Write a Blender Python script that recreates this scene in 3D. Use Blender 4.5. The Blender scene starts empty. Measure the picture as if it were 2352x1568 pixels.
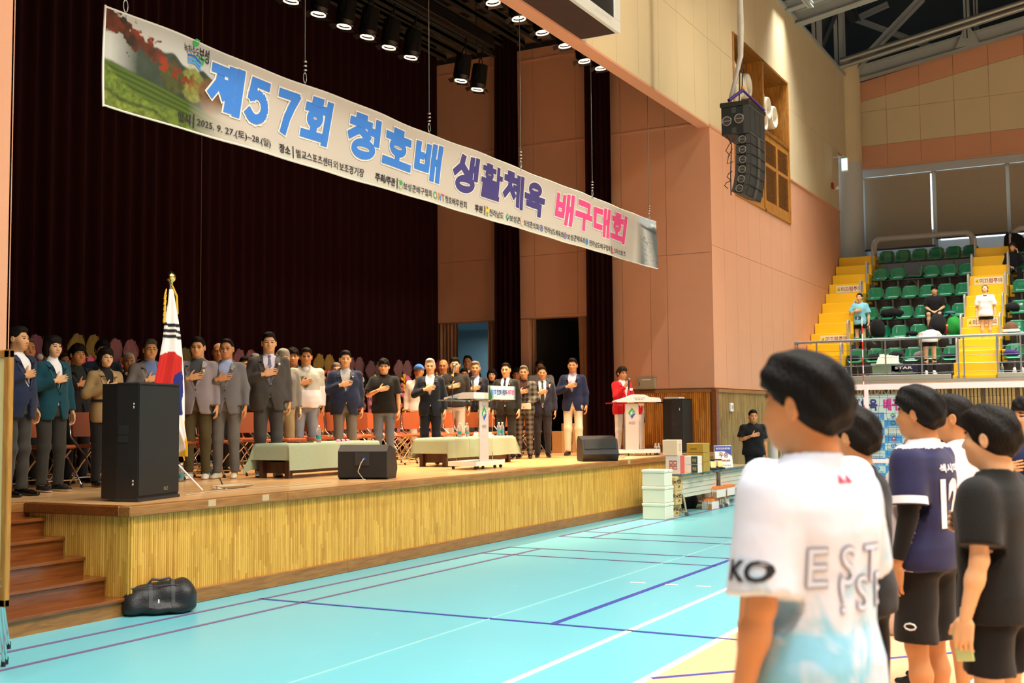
import bpy, math, random
import numpy as np
from mathutils import Matrix, Vector
from mathutils.bvhtree import BVHTree

random.seed(7)
rng = np.random.default_rng(7)
SC = bpy.context.scene
COL = SC.collection

# ---------------------------------------------------------------- camera
F_PX = 2655.0
_yaw, _pit, _rol = math.radians(28.43), math.radians(3.75), math.radians(-0.49)
CAM = np.array([0.0, 0.0, 1.67])
_f = np.array([math.cos(_pit) * math.cos(_yaw), math.cos(_pit) * math.sin(_yaw), math.sin(_pit)])
_r0 = np.cross(_f, [0, 0, 1.0]); _r0 /= np.linalg.norm(_r0); _u0 = np.cross(_r0, _f)
_r = _r0 * math.cos(_rol) + _u0 * math.sin(_rol)
_u = -_r0 * math.sin(_rol) + _u0 * math.cos(_rol)
cam_data = bpy.data.cameras.new('camera')
cam_data.sensor_width = 36.0
cam_data.lens = 36.0 * F_PX / 2352.0
cam_data.clip_start = 0.05
cam_data.clip_end = 200
cam_data.dof.use_dof = True
cam_data.dof.focus_distance = 14.0
cam_data.dof.aperture_fstop = 2.8
cam = bpy.data.objects.new('camera', cam_data)
COL.objects.link(cam)
cam.matrix_world = Matrix(((_r[0], _u[0], -_f[0], CAM[0]), (_r[1], _u[1], -_f[1], CAM[1]), (_r[2], _u[2], -_f[2], CAM[2]), (0, 0, 0, 1)))
SC.camera = cam

def P(px, py, ax, val):
    """Point of the place seen at a photograph pixel, on the plane x|y|z = val."""
    d = _f + _r * (px - 1176) / F_PX - _u * (py - 784) / F_PX
    i = 'xyz'.index(ax)
    return CAM + d * ((val - CAM[i]) / d[i])

# ---------------------------------------------------------------- world, lights, exposure
SC.view_settings.view_transform = 'Standard'
SC.view_settings.look = 'None'
SC.view_settings.exposure = 0.0
SC.view_settings.gamma = 1.0
SC.view_settings.use_curve_mapping = False
w = bpy.data.worlds.new('hall_fill'); SC.world = w; w.use_nodes = True  # even ambient fill added around the hall, not a seen source
w.node_tree.nodes['Background'].inputs[0].default_value = (0.90, 0.95, 1.0, 1)
w.node_tree.nodes['Background'].inputs[1].default_value = 0.30

def area(name, loc, rot, sx, sy, power, col, spread=180):
    l = bpy.data.lights.new(name, 'AREA'); l.shape = 'RECTANGLE'; l.size = sx; l.size_y = sy
    l.energy = power; l.color = col; l.spread = math.radians(spread)
    o = bpy.data.objects.new(name, l); COL.objects.link(o); o.location = loc; o.rotation_euler = rot
    return o

def spot(name, loc, target, power, col, ang=50, blend=.6, rad=.08):
    l = bpy.data.lights.new(name, 'SPOT'); l.energy = power; l.color = col
    l.spot_size = math.radians(ang); l.spot_blend = blend; l.shadow_soft_size = rad
    o = bpy.data.objects.new(name, l); COL.objects.link(o); o.location = loc
    o.rotation_euler = (Vector(target) - Vector(loc)).to_track_quat('-Z', 'Y').to_euler()
    return o

# rows of high-bay lamps of the hall
WARM = (1.0, 0.94, 0.85)
area('hall_lamp_row', (4, 4.4, 12.4), (0, 0, 0), 12, .3, 1100, WARM)
area('hall_lamp_row', (12, -1.0, 12.6), (0, 0, 0), 28, 1.6, 3000, WARM, 122)
area('hall_lamp_row', (12, -7.0, 12.6), (0, 0, 0), 28, 1.6, 3000, WARM, 122)
area('stand_fill_light', (28.5, 1.5, 12.0), (0, 0, 0), 1.0, 12, 1000, WARM, 95)  # unseen fill light added to brighten the spectator stand
# unseen spots added in the hall to light the people on stage from the front
for bx in (7.5, 9.5, 11.5, 13.5, 15.5, 17.5, 19.5, 21.5):
    spot('front_fill_spot', (bx, -3.0, 11.2), (bx + .5, 10.4, 1.5), 1500, (1.0, .82, .60), 21, .8, .2)
for bx in (15, 19, 23):  # unseen spots added to brighten the cream wall above the opening
    spot('wall_fill_spot', (bx, 1.0, 11.0), (bx + .5, 7.66, 8.2), 1100, (1.0, .90, .70), 62, 1, .3)
# ---------------------------------------------------------------- materials
_M = {}
def mat(name, col, rough=.6, metal=0.0, noise=0.0, nscale=6.0, bump=0.0, bscale=80.0, spec=.5, emit=None, estr=0.0, trans=0.0, ior=1.45, alpha=1.0, coat=0.0, stretch=None, sheen=0.0):
    if name in _M: return _M[name]
    m = bpy.data.materials.new(name); m.use_nodes = True; _M[name] = m
    nt = m.node_tree; b = nt.nodes['Principled BSDF']
    c = (*col, 1)
    b.inputs['Base Color'].default_value = c; b.inputs['Roughness'].default_value = rough
    b.inputs['Metallic'].default_value = metal; b.inputs['Specular IOR Level'].default_value = spec
    b.inputs['Transmission Weight'].default_value = trans; b.inputs['IOR'].default_value = ior
    b.inputs['Alpha'].default_value = alpha; b.inputs['Coat Weight'].default_value = coat
    b.inputs['Sheen Weight'].default_value = sheen
    if emit: b.inputs['Emission Color'].default_value = (*emit, 1); b.inputs['Emission Strength'].default_value = estr
    if noise or bump:
        tc = nt.nodes.new('ShaderNodeTexCoord'); src = tc.outputs['Object']
        if stretch:
            mp = nt.nodes.new('ShaderNodeMapping'); mp.inputs['Scale'].default_value = stretch
            nt.links.new(src, mp.inputs[0]); src = mp.outputs[0]
    if noise:
        n = nt.nodes.new('ShaderNodeTexNoise'); n.inputs['Scale'].default_value = nscale; n.inputs['Detail'].default_value = 4
        nt.links.new(src, n.inputs['Vector'])
        mx = nt.nodes.new('ShaderNodeMix'); mx.data_type = 'RGBA'
        mx.inputs[6].default_value = tuple(max(0, v * (1 - noise)) for v in col) + (1,)
        mx.inputs[7].default_value = tuple(min(1, v * (1 + noise)) for v in col) + (1,)
        nt.links.new(n.outputs[0], mx.inputs[0]); nt.links.new(mx.outputs[2], b.inputs['Base Color'])
    if bump:
        n2 = nt.nodes.new('ShaderNodeTexNoise'); n2.inputs['Scale'].default_value = bscale; n2.inputs['Detail'].default_value = 3
        nt.links.new(src, n2.inputs['Vector'])
        bp = nt.nodes.new('ShaderNodeBump'); bp.inputs['Strength'].default_value = bump; bp.inputs['Distance'].default_value = .01
        nt.links.new(n2.outputs[0], bp.inputs['Height']); nt.links.new(bp.outputs[0], b.inputs['Normal'])
    return m

def s2l(h):
    """'#rrggbb' display colour to linear."""
    v = [int(h[i:i + 2], 16) / 255 for i in (1, 3, 5)]
    return tuple(x / 12.92 if x <= .04045 else ((x + .055) / 1.055) ** 2.4 for x in v)

def cloth(h, rough=.85, noise=.12):
    return mat('cloth_' + h[1:], s2l(h), rough, noise=noise, nscale=9, bump=.25, bscale=160, spec=.25, sheen=.1)

def attr_mat(name, rough=.6, spec=.4):
    m = bpy.data.materials.new(name); m.use_nodes = True; nt = m.node_tree; b = nt.nodes['Principled BSDF']
    a = nt.nodes.new('ShaderNodeAttribute'); a.attribute_name = 'col'
    nt.links.new(a.outputs['Color'], b.inputs['Base Color']); b.inputs['Roughness'].default_value = rough
    b.inputs['Specular IOR Level'].default_value = spec
    return m

def wood(name, c1, c2, scale=(1, 1, 12), rough=.4, cell=None, coat=0.0, dist=3.0):
    """wood grain stretched along an axis; cell = (pitch x, pitch y, pitch z) gives each strip its own tone"""
    if name in _M: return _M[name]
    m = bpy.data.materials.new(name); m.use_nodes = True; _M[name] = m; nt = m.node_tree; b = nt.nodes['Principled BSDF']
    tc = nt.nodes.new('ShaderNodeTexCoord')
    mp = nt.nodes.new('ShaderNodeMapping'); mp.inputs['Scale'].default_value = scale; nt.links.new(tc.outputs['Object'], mp.inputs[0])
    n = nt.nodes.new('ShaderNodeTexNoise'); n.inputs['Scale'].default_value = 3; n.inputs['Detail'].default_value = 6; n.inputs['Distortion'].default_value = .6
    nt.links.new(mp.outputs[0], n.inputs['Vector'])
    fac = n.outputs[0]
    if cell:
        dv = nt.nodes.new('ShaderNodeVectorMath'); dv.operation = 'DIVIDE'; dv.inputs[1].default_value = cell
        nt.links.new(tc.outputs['Object'], dv.inputs[0])
        sx = nt.nodes.new('ShaderNodeSeparateXYZ'); nt.links.new(dv.outputs[0], sx.inputs[0])
        cmb = nt.nodes.new('ShaderNodeCombineXYZ'); flo = []
        for i in range(3):
            fl = nt.nodes.new('ShaderNodeMath'); fl.operation = 'FLOOR'; nt.links.new(sx.outputs[i], fl.inputs[0]); flo.append(fl)
        # shift the z cells per strip so that the joints are staggered
        wn0 = nt.nodes.new('ShaderNodeTexWhiteNoise'); wn0.noise_dimensions = '2D'
        c0 = nt.nodes.new('ShaderNodeCombineXYZ'); nt.links.new(flo[0].outputs[0], c0.inputs[0]); nt.links.new(flo[1].outputs[0], c0.inputs[1])
        nt.links.new(c0.outputs[0], wn0.inputs['Vector'])
        ad = nt.nodes.new('ShaderNodeMath'); ad.operation = 'MULTIPLY_ADD'; ad.inputs[1].default_value = 9; nt.links.new(wn0.outputs[0], ad.inputs[0]); nt.links.new(sx.outputs[2], ad.inputs[2])
        nt.links.new(ad.outputs[0], flo[2].inputs[0])
        for i in range(3): nt.links.new(flo[i].outputs[0], cmb.inputs[i])
        wn = nt.nodes.new('ShaderNodeTexWhiteNoise'); wn.noise_dimensions = '3D'; nt.links.new(cmb.outputs[0], wn.inputs['Vector'])
        mm = nt.nodes.new('ShaderNodeMix'); mm.inputs[0].default_value = .45
        nt.links.new(n.outputs[0], mm.inputs[2]); nt.links.new(wn.outputs[0], mm.inputs[3]); fac = mm.outputs[0]
    rp = nt.nodes.new('ShaderNodeValToRGB'); rp.color_ramp.elements[0].color = (*c1, 1); rp.color_ramp.elements[1].color = (*c2, 1)
    rp.color_ramp.elements[0].position = .22; rp.color_ramp.elements[1].position = .78
    nt.links.new(fac, rp.inputs[0]); nt.links.new(rp.outputs[0], b.inputs['Base Color'])
    b.inputs['Roughness'].default_value = rough; b.inputs['Coat Weight'].default_value = coat; b.inputs['Coat Roughness'].default_value = .15
    return m

# ---------------------------------------------------------------- mesh building
def frame(d):
    d = np.asarray(d, float); d = d / np.linalg.norm(d)
    a = np.array([0, 0, 1.0]) if abs(d[2]) < .9 else np.array([1.0, 0, 0])
    x = np.cross(a, d); x /= np.linalg.norm(x); return x, np.cross(d, x), d

class MB:
    def __init__(s): s.v = []; s.f = []; s.m = []; s.n = 0; s.sm = []
    def add(s, v, f, m=0, smooth=False, T=None):
        v = np.asarray(v, float).reshape(-1, 3)
        if T is not None:
            T = np.asarray(T); v = v @ T[:3, :3].T + T[:3, 3]
        s.v.append(v); b = s.n
        s.f.extend([tuple(i + b for i in q) for q in f]); s.m.extend([m] * len(f)); s.sm.extend([smooth] * len(f)); s.n += len(v); return s
    def box(s, x0, x1, y0, y1, z0, z1, m=0, T=None):
        if x0 > x1: x0, x1 = x1, x0
        if y0 > y1: y0, y1 = y1, y0
        if z0 > z1: z0, z1 = z1, z0
        v = [(x, y, z) for z in (z0, z1) for y in (y0, y1) for x in (x0, x1)]
        return s.add(v, [(0, 2, 3, 1), (4, 5, 7, 6), (0, 1, 5, 4), (2, 6, 7, 3), (0, 4, 6, 2), (1, 3, 7, 5)], m, False, T)
    def bbox(s, x0, x1, y0, y1, z0, z1, b=.01, m=0, T=None):
        """box with chamfered edges"""
        v = []; X = (x0, x1); Y = (y0, y1); Z = (z0, z1); idx = {}
        for i in (0, 1):
            for j in (0, 1):
                for k in (0, 1):
                    sx = b if i == 0 else -b; sy = b if j == 0 else -b; sz = b if k == 0 else -b
                    for a, q in enumerate(((X[i], Y[j] + sy, Z[k] + sz), (X[i] + sx, Y[j], Z[k] + sz), (X[i] + sx, Y[j] + sy, Z[k]))):
                        idx[i, j, k, a] = len(v); v.append(q)
        F = []
        for i in (0, 1):
            q = [idx[i, 0, 0, 0], idx[i, 1, 0, 0], idx[i, 1, 1, 0], idx[i, 0, 1, 0]]; F.append(q if i else q[::-1])
            q = [idx[0, i, 0, 1], idx[0, i, 1, 1], idx[1, i, 1, 1], idx[1, i, 0, 1]]; F.append(q if i else q[::-1])
            q = [idx[0, 0, i, 2], idx[1, 0, i, 2], idx[1, 1, i, 2], idx[0, 1, i, 2]]; F.append(q if i else q[::-1])
        for i in (0, 1):
            for j in (0, 1):
                q = [idx[i, j, 0, 0], idx[i, j, 1, 0], idx[i, j, 1, 1], idx[i, j, 0, 1]]; F.append(q if (i + j) % 2 else q[::-1])
                q = [idx[i, 0, j, 0], idx[i, 0, j, 2], idx[i, 1, j, 2], idx[i, 1, j, 0]]; F.append(q if (i + j) % 2 else q[::-1])
                q = [idx[0, i, j, 1], idx[0, i, j, 2], idx[1, i, j, 2], idx[1, i, j, 1]]; F.append(q[::-1] if (i + j) % 2 else q)
        for i in (0, 1):
            for j in (0, 1):
                for k in (0, 1):
                    q = [idx[i, j, k, 0], idx[i, j, k, 1], idx[i, j, k, 2]]; F.append(q if (i + j + k) % 2 else q[::-1])
        return s.add(v, F, m, False, T)
    def cyl(s, a, b, ra, rb=None, n=12, m=0, cap=True, smooth=True, T=None):
        rb = ra if rb is None else rb; a = np.array(a, float); b = np.array(b, float); x, y, d = frame(b - a)
        t = np.arange(n) * 2 * math.pi / n; c = np.cos(t)[:, None] * x + np.sin(t)[:, None] * y
        v = np.vstack([a + c * ra, b + c * rb]); f = [(i, (i + 1) % n, n + (i + 1) % n, n + i) for i in range(n)]
        s.add(v, f, m, smooth, T)
        if cap: s.add(a + c * ra, [tuple(range(n))[::-1]], m, False, T); s.add(b + c * rb, [tuple(range(n))], m, False, T)
        return s
    def tube(s, pts, r, n=8, m=0, closed=False, cap=True, T=None):
        p = np.array(pts, float); k = len(p); r = np.broadcast_to(r, (k,)); V = []
        tang = np.gradient(p, axis=0) if not closed else np.roll(p, -1, 0) - np.roll(p, 1, 0)
        x = None
        for i in range(k):
            d = tang[i] / (np.linalg.norm(tang[i]) + 1e-12)
            if x is None: x, y, _ = frame(d)
            else:
                x = x - d * (x @ d); x /= np.linalg.norm(x); y = np.cross(d, x)
            t = np.arange(n) * 2 * math.pi / n
            V.append(p[i] + r[i] * (np.cos(t)[:, None] * x + np.sin(t)[:, None] * y))
        f = []
        for i in range(k if closed else k - 1):
            j = (i + 1) % k
            f += [(i * n + a, i * n + (a + 1) % n, j * n + (a + 1) % n, j * n + a) for a in range(n)]
        s.add(np.vstack(V), f, m, True, T)
        if cap and not closed: s.add(V[0], [tuple(range(n))[::-1]], m, False, T); s.add(V[-1], [tuple(range(n))], m, False, T)
        return s
    def lathe(s, prof, n=16, m=0, T=None, smooth=True):
        t = np.arange(n) * 2 * math.pi / n; V = np.vstack([np.stack([r * np.cos(t), r * np.sin(t), np.full(n, z)], 1) for r, z in prof])
        f = []
        for i in range(len(prof) - 1): f += [(i * n + a, i * n + (a + 1) % n, (i + 1) * n + (a + 1) % n, (i + 1) * n + a) for a in range(n)]
        return s.add(V, f, m, smooth, T)
    def prism(s, poly, y0, y1, m=0, T=None, axis='y'):
        """poly of (x,z) extruded along y (or (x,y) along z, (y,z) along x)"""
        k = len(poly); V = []
        for y in (y0, y1):
            for a, b in poly: V.append({'y': (a, y, b), 'z': (a, b, y), 'x': (y, a, b)}[axis])
        f = [tuple(range(k)), tuple(range(k, 2 * k))[::-1]] + [(i, k + i, k + (i + 1) % k, (i + 1) % k) for i in range(k)]
        return s.add(V, f, m, False, T)
    def sheet(s, G, m=0, smooth=True, T=None):
        G = np.asarray(G, float); a, b = G.shape[:2]
        f = [(i * b + j, i * b + j + 1, (i + 1) * b + j + 1, (i + 1) * b + j) for i in range(a - 1) for j in range(b - 1)]
        return s.add(G.reshape(-1, 3), f, m, smooth, T)
    def mesh(s, name, mats):
        me = bpy.data.meshes.new(name); v = np.vstack(s.v) if s.v else np.zeros((0, 3))
        me.from_pydata(v.tolist(), [], s.f)
        for mm in (mats if isinstance(mats, (list, tuple)) else [mats]): me.materials.append(mm)
        me.polygons.foreach_set('material_index', s.m); me.polygons.foreach_set('use_smooth', s.sm); me.update(); return me
    def obj(s, name, mats, parent=None, **k):
        return link(name, s.mesh(name, mats), parent, **k)

def link(name, me, parent=None, label=None, cat=None, group=None, kind=None, loc=None, rotz=None):
    o = bpy.data.objects.new(name, me); COL.objects.link(o)
    if parent: o.parent = parent
    if label: o['label'] = label
    if cat: o['category'] = cat
    if group: o['group'] = group
    if kind: o['kind'] = kind
    if loc is not None: o.location = [float(v) for v in loc]
    if rotz is not None: o.rotation_euler = (0, 0, rotz)
    return o

def thing(name, label, cat, loc=(0, 0, 0), rotz=0.0, group=None, kind=None):
    return link(name, None, None, label, cat, group, kind, loc, rotz)

def dup(root, loc=None, rotz=None, label=None):
    c = root.copy(); COL.objects.link(c)
    if loc is not None: c.location = [float(v) for v in loc]
    if rotz is not None: c.rotation_euler = (0, 0, rotz)
    if label: c['label'] = label
    for ch in list(root.children):
        d = ch.copy(); COL.objects.link(d); d.parent = c
        for g in list(ch.children):
            e = g.copy(); COL.objects.link(e); e.parent = d
    return c

def TM(loc=(0, 0, 0), rz=0.0, s=1.0, rx=0.0, ry=0.0):
    return np.array(Matrix.Translation(loc) @ Matrix.Rotation(rz, 4, 'Z') @ Matrix.Rotation(ry, 4, 'Y') @ Matrix.Rotation(rx, 4, 'X') @ Matrix.Scale(s, 4))

# lettering: flat meshes of the font's outlines, in the unit of their own box
_TX = {}
def glyphs(s, bold=0.0, res=2):
    k = (s, bold, res)
    if k in _TX: return _TX[k]
    c = bpy.data.curves.new('lettering', 'FONT'); c.body = s; c.size = 1; c.offset = bold; c.resolution_u = res
    o = bpy.data.objects.new('lettering', c); COL.objects.link(o)
    dg = bpy.context.evaluated_depsgraph_get(); me = bpy.data.meshes.new_from_object(o.evaluated_get(dg))
    v = np.array([tuple(q.co) for q in me.vertices])[:, :2]; f = [tuple(p.vertices) for p in me.polygons]
    bpy.data.objects.remove(o); bpy.data.curves.remove(c); bpy.data.meshes.remove(me)
    if not bold: _TX[k] = (v, f, v.min(0), v.max(0))
    else:
        g = glyphs(s, 0.0, res); _TX[k] = (v, f, g[2], g[3])
    return _TX[k]

def letter(mb, s, x0, x1, z0, z1, m=0, bold=0.0, shear=0.0, fn=None, T=None, y=0.0):
    """lettering into the box x0..x1, z0..z1 of the plane y (facing -y), or mapped with fn(x,z)->point"""
    v, f, lo, hi = glyphs(s, bold)
    q = (v - lo) / (hi - lo)
    X = x0 + q[:, 0] * (x1 - x0) + shear * (q[:, 1] - .5) * (z1 - z0); Z = z0 + q[:, 1] * (z1 - z0)
    V = np.stack([X, np.full(len(X), y), Z], 1) if fn is None else np.array([fn(a, b) for a, b in zip(X, Z)])
    mb.add(V, f, m, False, T)

def colour_grid(name, G, C, parent=None, rough=.6, **k):
    """a sheet of points G (a,b,3) with a printed colour C (a,b,3) per point"""
    mb = MB(); mb.sheet(G); me = mb.mesh(name, attr_mat(name + '_print', rough))
    at = me.color_attributes.new('col', 'FLOAT_COLOR', 'POINT')
    at.data.foreach_set('color', np.concatenate([C.reshape(-1, 3), np.ones((C.shape[0] * C.shape[1], 1))], 1).astype('f').ravel())
    return link(name, me, parent, **k)

def vnoise(x, y, seed=0):
    """smooth value noise on arrays"""
    r = np.random.default_rng(seed).random((64, 64)); xi = np.floor(x).astype(int); yi = np.floor(y).astype(int); fx = x - xi; fy = y - yi
    fx = fx * fx * (3 - 2 * fx); fy = fy * fy * (3 - 2 * fy); g = lambda a, b: r[a % 64, b % 64]
    return (g(xi, yi) * (1 - fx) + g(xi + 1, yi) * fx) * (1 - fy) + (g(xi, yi + 1) * (1 - fx) + g(xi + 1, yi + 1) * fx) * fy
def fbm(x, y, seed=0, o=4): return sum(vnoise(x * 2 ** i, y * 2 ** i, seed + i) / 2 ** (i + 1) for i in range(o))

MET = mat('brushed_steel', (.55, .55, .54), .3, 1.0, noise=.1)
CHR = mat('chrome', (.75, .74, .72), .14, 1.0, noise=.05)
BLK = mat('black_plastic', (.018, .018, .02), .5, noise=.2, bump=.1)
WHT = mat('white_plastic', (.8, .8, .78), .4, noise=.03)
GRYP = mat('grey_paint', (.36, .36, .34), .45, noise=.06)
# ================================================================= SETTING
YS = 7.66            # plane of the stage front and of the hall wall
XS = 22.87           # plane of the stage side wall
ZS = 0.93            # stage deck
PINK = mat('wall_salmon_paint', (.60, .300, .175), .7, noise=.05, nscale=1.2, bump=.15, bscale=220)
CREAM = mat('wall_cream_paint', (.60, .50, .31), .7, noise=.05, nscale=1.2, bump=.15, bscale=220)
GROOVE = mat('wall_joint', (.36, .2, .12), .8, noise=.1)
GRYW = mat('wall_grey_paint', (.42, .46, .48), .7, noise=.05, nscale=2)
SLATW = wood('slat_wood', s2l('#bd8a30'), s2l('#e4b552'), (9, 9, 1.2), .42, cell=(.026, .026, .42))
SLATH = wood('slat_wood_hall', s2l('#86683a'), s2l('#b9975a'), (9, 9, 1.2), .5, cell=(.045, .045, .6))
SLATO = wood('slat_wood_orange_lit', s2l('#a55c12'), s2l('#dc9236'), (9, 9, 1.2), .42, cell=(.045, .045, .42))  # orange of the stage lighting is put into this wood colour
BRN = wood('brown_trim_wood', s2l('#7a4c22'), s2l('#a87438'), (1.5, 14, 14), .45, coat=.1)
BRNY = wood('brown_tread_wood', s2l('#5e2d10'), s2l('#8a4f20'), (1.0, 12, 12), .28, coat=.4)
DECK = wood('stage_deck_wood', s2l('#dca668'), s2l('#efbe82'), (.6, 9, 9), .3, cell=(1.1, .09, 9), coat=.35)

# ---- floor
def make_floor():
    m = mat('court_vinyl', (.145, .49, .565), .32, noise=.06, nscale=.7, spec=.5)
    nt = m.node_tree; b = nt.nodes['Principled BSDF']
    # faint pale scuffs
    tc = nt.nodes.new('ShaderNodeTexCoord'); mp = nt.nodes.new('ShaderNodeMapping'); mp.inputs['Scale'].default_value = (2.2, 5.5, 1)
    mp.inputs['Rotation'].default_value = (0, 0, .5)
    nt.links.new(tc.outputs['Object'], mp.inputs[0])
    n = nt.nodes.new('ShaderNodeTexNoise'); n.inputs['Scale'].default_value = 1.3; n.inputs['Detail'].default_value = 5
    nt.links.new(mp.outputs[0], n.inputs['Vector'])
    rp = nt.nodes.new('ShaderNodeValToRGB'); rp.color_ramp.elements[0].position = .66; rp.color_ramp.elements[1].position = .80
    rp.color_ramp.elements[0].color = (0, 0, 0, 1); rp.color_ramp.elements[1].color = (.35, .35, .35, 1)
    nt.links.new(n.outputs[0], rp.inputs[0])
    mx = nt.nodes.new('ShaderNodeMix'); mx.data_type = 'RGBA'; old = b.inputs['Base Color'].links[0].from_socket
    nt.links.new(rp.outputs[0], mx.inputs[0]); nt.links.new(old, mx.inputs[6]); mx.inputs[7].default_value = (.42, .72, .72, 1)
    nt.links.new(mx.outputs[2], b.inputs['Base Color'])
    mb = MB(); mb.box(-8, 37.5, -12, 8.2, -.2, 0)
    fl = mb.obj('floor', m, kind='structure')
    mb = MB(); mb.box(-6, 27, -12, 2.80, .001, .0035)
    mb.obj('orange_court', mat('court_vinyl_orange', (.80, .47, .25), .3, noise=.05, nscale=.8), fl)
    def line(a, b, wd, m_, nm='court_line'):
        a = np.array(a[:2]); b = np.array(b[:2]); d = (b - a) / np.linalg.norm(b - a); nn = np.array([-d[1], d[0]]) * wd / 2
        q = [(*(a - nn), .005), (*(b - nn), .005), (*(b + nn), .005), (*(a + nn), .005)]
        q2 = [(x, y, .001) for x, y, z in q]
        mb = MB(); mb.add(q + q2, [(0, 1, 2, 3), (0, 4, 5, 1), (1, 5, 6, 2), (2, 6, 7, 3), (3, 7, 4, 0)]); mb.obj(nm, m_, fl)
    W = mat('line_white', (.82, .82, .74), .4, noise=.04); V = mat('line_purple', (.17, .10, .22), .4, noise=.1); BL = mat('line_blue', (.05, .06, .33), .4, noise=.1)
    PW = mat('line_pale', (.35, .68, .62), .4, noise=.1)
    line((-3, 3.565), (26, 3.565), .05, W); line((-3, 2.825), (27, 2.825), .06, W)
    line((8.47, 7.29), (8.47, 2.2), .04, BL); line((8.49, 4.235), (26, 4.235), .055, BL)
    g = lambda *p: P(*p, 'z', 0)
    line((2, g(0, 1500)[1] + .02), g(1172.6, 1256.3), .04, V); line((2, 6.81), g(1241.7, 1260), .04, V)
    a = g(1172.6, 1256.3); line(a, (a[0] + .0, 2.9), .035, V)
    a = g(1108.6, 1270); line(a, (a[0] + .0, 4.2), .035, V)
    a = g(1285.7, 1231.8); line(a, (a[0], 2.9), .035, V); line(a, (26, a[1]), .04, V)
    a = g(1343.8, 1220.8); line(a, (a[0], 2.9), .035, V)
    a = g(1355.7, 1235.4); line(a, (26, a[1]), .04, V)
    a = g(1000, 1464); line((3, a[1]), (24, a[1] + .1), .015, PW)
    for p, q in (((1448, 1337.5), (1482, 1338.7)), ((1525.3, 1342), (1556.5, 1343.5)), ((1598, 1346), (1632.5, 1347.6))):
        line(g(*p), g(*q), .04, W, 'dash_mark')
    a = g(2200, 1420); 
    for yy in (1.9, .6): line((5, yy), (16, yy - .0), .04, V)
    line((7.0, 2.8), (11.5, -1.5), .05, BL)
    # tape marks / scuffs pieces left to the material
    return fl
make_floor()

# ---- stage
st = thing('stage', 'raised wooden stage with a ribbed yellow slat front and brown edge', 'stage', (7.23, YS, 0))
X0, Y0 = 7.23, YS
L = 22.865 - X0
mb = MB(); mb.box(.05, L, .05, 1.34, .0, ZS - .03); mb.box(-4.2, L, 1.34, 7.2, .0, ZS - .03)
mb.obj('stage_core', mat('stage_underside', (.1, .06, .03), .8, noise=.1), st)
mb = MB(); mb.box(.0, L, .0, 1.34, ZS - .03, ZS); mb.box(-4.2, L, 1.34, 7.2, ZS - .03, ZS)
mb.obj('deck', DECK, st)
# edge nosing pieces, butt-jointed
xs = [-.04, 2.05, 4.1, 6.2, 8.3, 10.4, 12.5, 14.2, L]
for a, b in zip(xs[:-1], xs[1:]):
    mb = MB(); mb.bbox(a + .002, b - .002, -.04, .09, ZS - .085, ZS + .004, .008); mb.obj('edge_board', BRN, st)
mb = MB(); mb.bbox(-.04, .06, .092, 1.30, ZS - .085, ZS + .004, .008); mb.obj('edge_board', BRNY, st)
mb = MB(); mb.bbox(-4.2, .05, 1.30, 1.42, ZS - .085, ZS + .004, .008); mb.obj('edge_board', BRN, st)
# ribbed slat facing (thin slats, far under ten pixels each)
def slat_face(a, b, pitch, fn, z0, z1, depth=.009):
    """trapezoid ribs between a and b; fn(t, d)->(x,y) with d outward"""
    n = int(round((b - a) / pitch)); V = []; Fc = []
    for i in range(n):
        t = a + i * pitch; k = pitch
        dd = depth * random.uniform(.75, 1.25)
        pr = [(t, 0), (t + .2 * k, dd), (t + .78 * k, dd), (t + .97 * k, 0), (t + k, -.004)]
        b0 = len(V)
        for z in (z0, z1):
            for u, d in pr: V.append((*fn(u, d), z))
        m = len(pr)
        for j in range(m - 1): Fc.append((b0 + j, b0 + j + 1, b0 + m + j + 1, b0 + m + j))
    mb = MB(); mb.add(V, Fc); return mb
slat_face(0.0, L, .026, lambda t, d: (t, .02 - d), .135, ZS - .085).obj('front_slats', SLATW, st, kind='stuff')
mb = slat_face(0.0, 1.34, .026, lambda t, d: (.02 - d, 1.34 - t), .02, ZS - .085); mb.obj('return_slats', SLATW, st, kind='stuff')
xs = [0, 3.1, 6.2, 9.3, 12.4, L]
for a, b in zip(xs[:-1], xs[1:]):
    mb = MB(); mb.bbox(a, b - .003, -.012, .03, 0, .135, .006); mb.obj('base_board', BRN, st)
# marks of tape on the edge board
for px in (480, 603, 1440): 
    a = P(px, 1140 if px < 1000 else 1064, 'y', YS)
    mb = MB(); mb.box(a[0] - X0 - .05, a[0] - X0 + .05, -.0415, -.040, ZS - .06, ZS + .0); mb.obj('tape_mark', mat('old_tape', (.5, .36, .2), .6, noise=.1), st)

# ---- stage stairs
sg = thing('stage_stairs', 'dark brown wooden stairs climbing to the stage beside the ribbed return wall', 'stairs', (X0, YS, 0))
zs = [.155, .32, .48, .645, .805]; ys = [.03, .27, .53, .79, 1.05, 1.32]
for k in range(5):
    mb = MB(); mb.bbox(-1.25, -.0, ys[k], ys[k + 1] + .05, zs[k] - .032, zs[k], .006); mb.obj('tread', BRNY, sg)
    mb = MB(); mb.box(-1.25, -.0, ys[k] + .025, ys[k] + .05, (zs[k - 1] if k else 0), zs[k] - .032); mb.obj('riser', BRN if k == 0 else BRNY, sg)
mb = MB(); mb.box(-1.25, -.0, 1.30, 1.33, zs[4], ZS - .085); mb.obj('riser', BRNY, sg)

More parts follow.
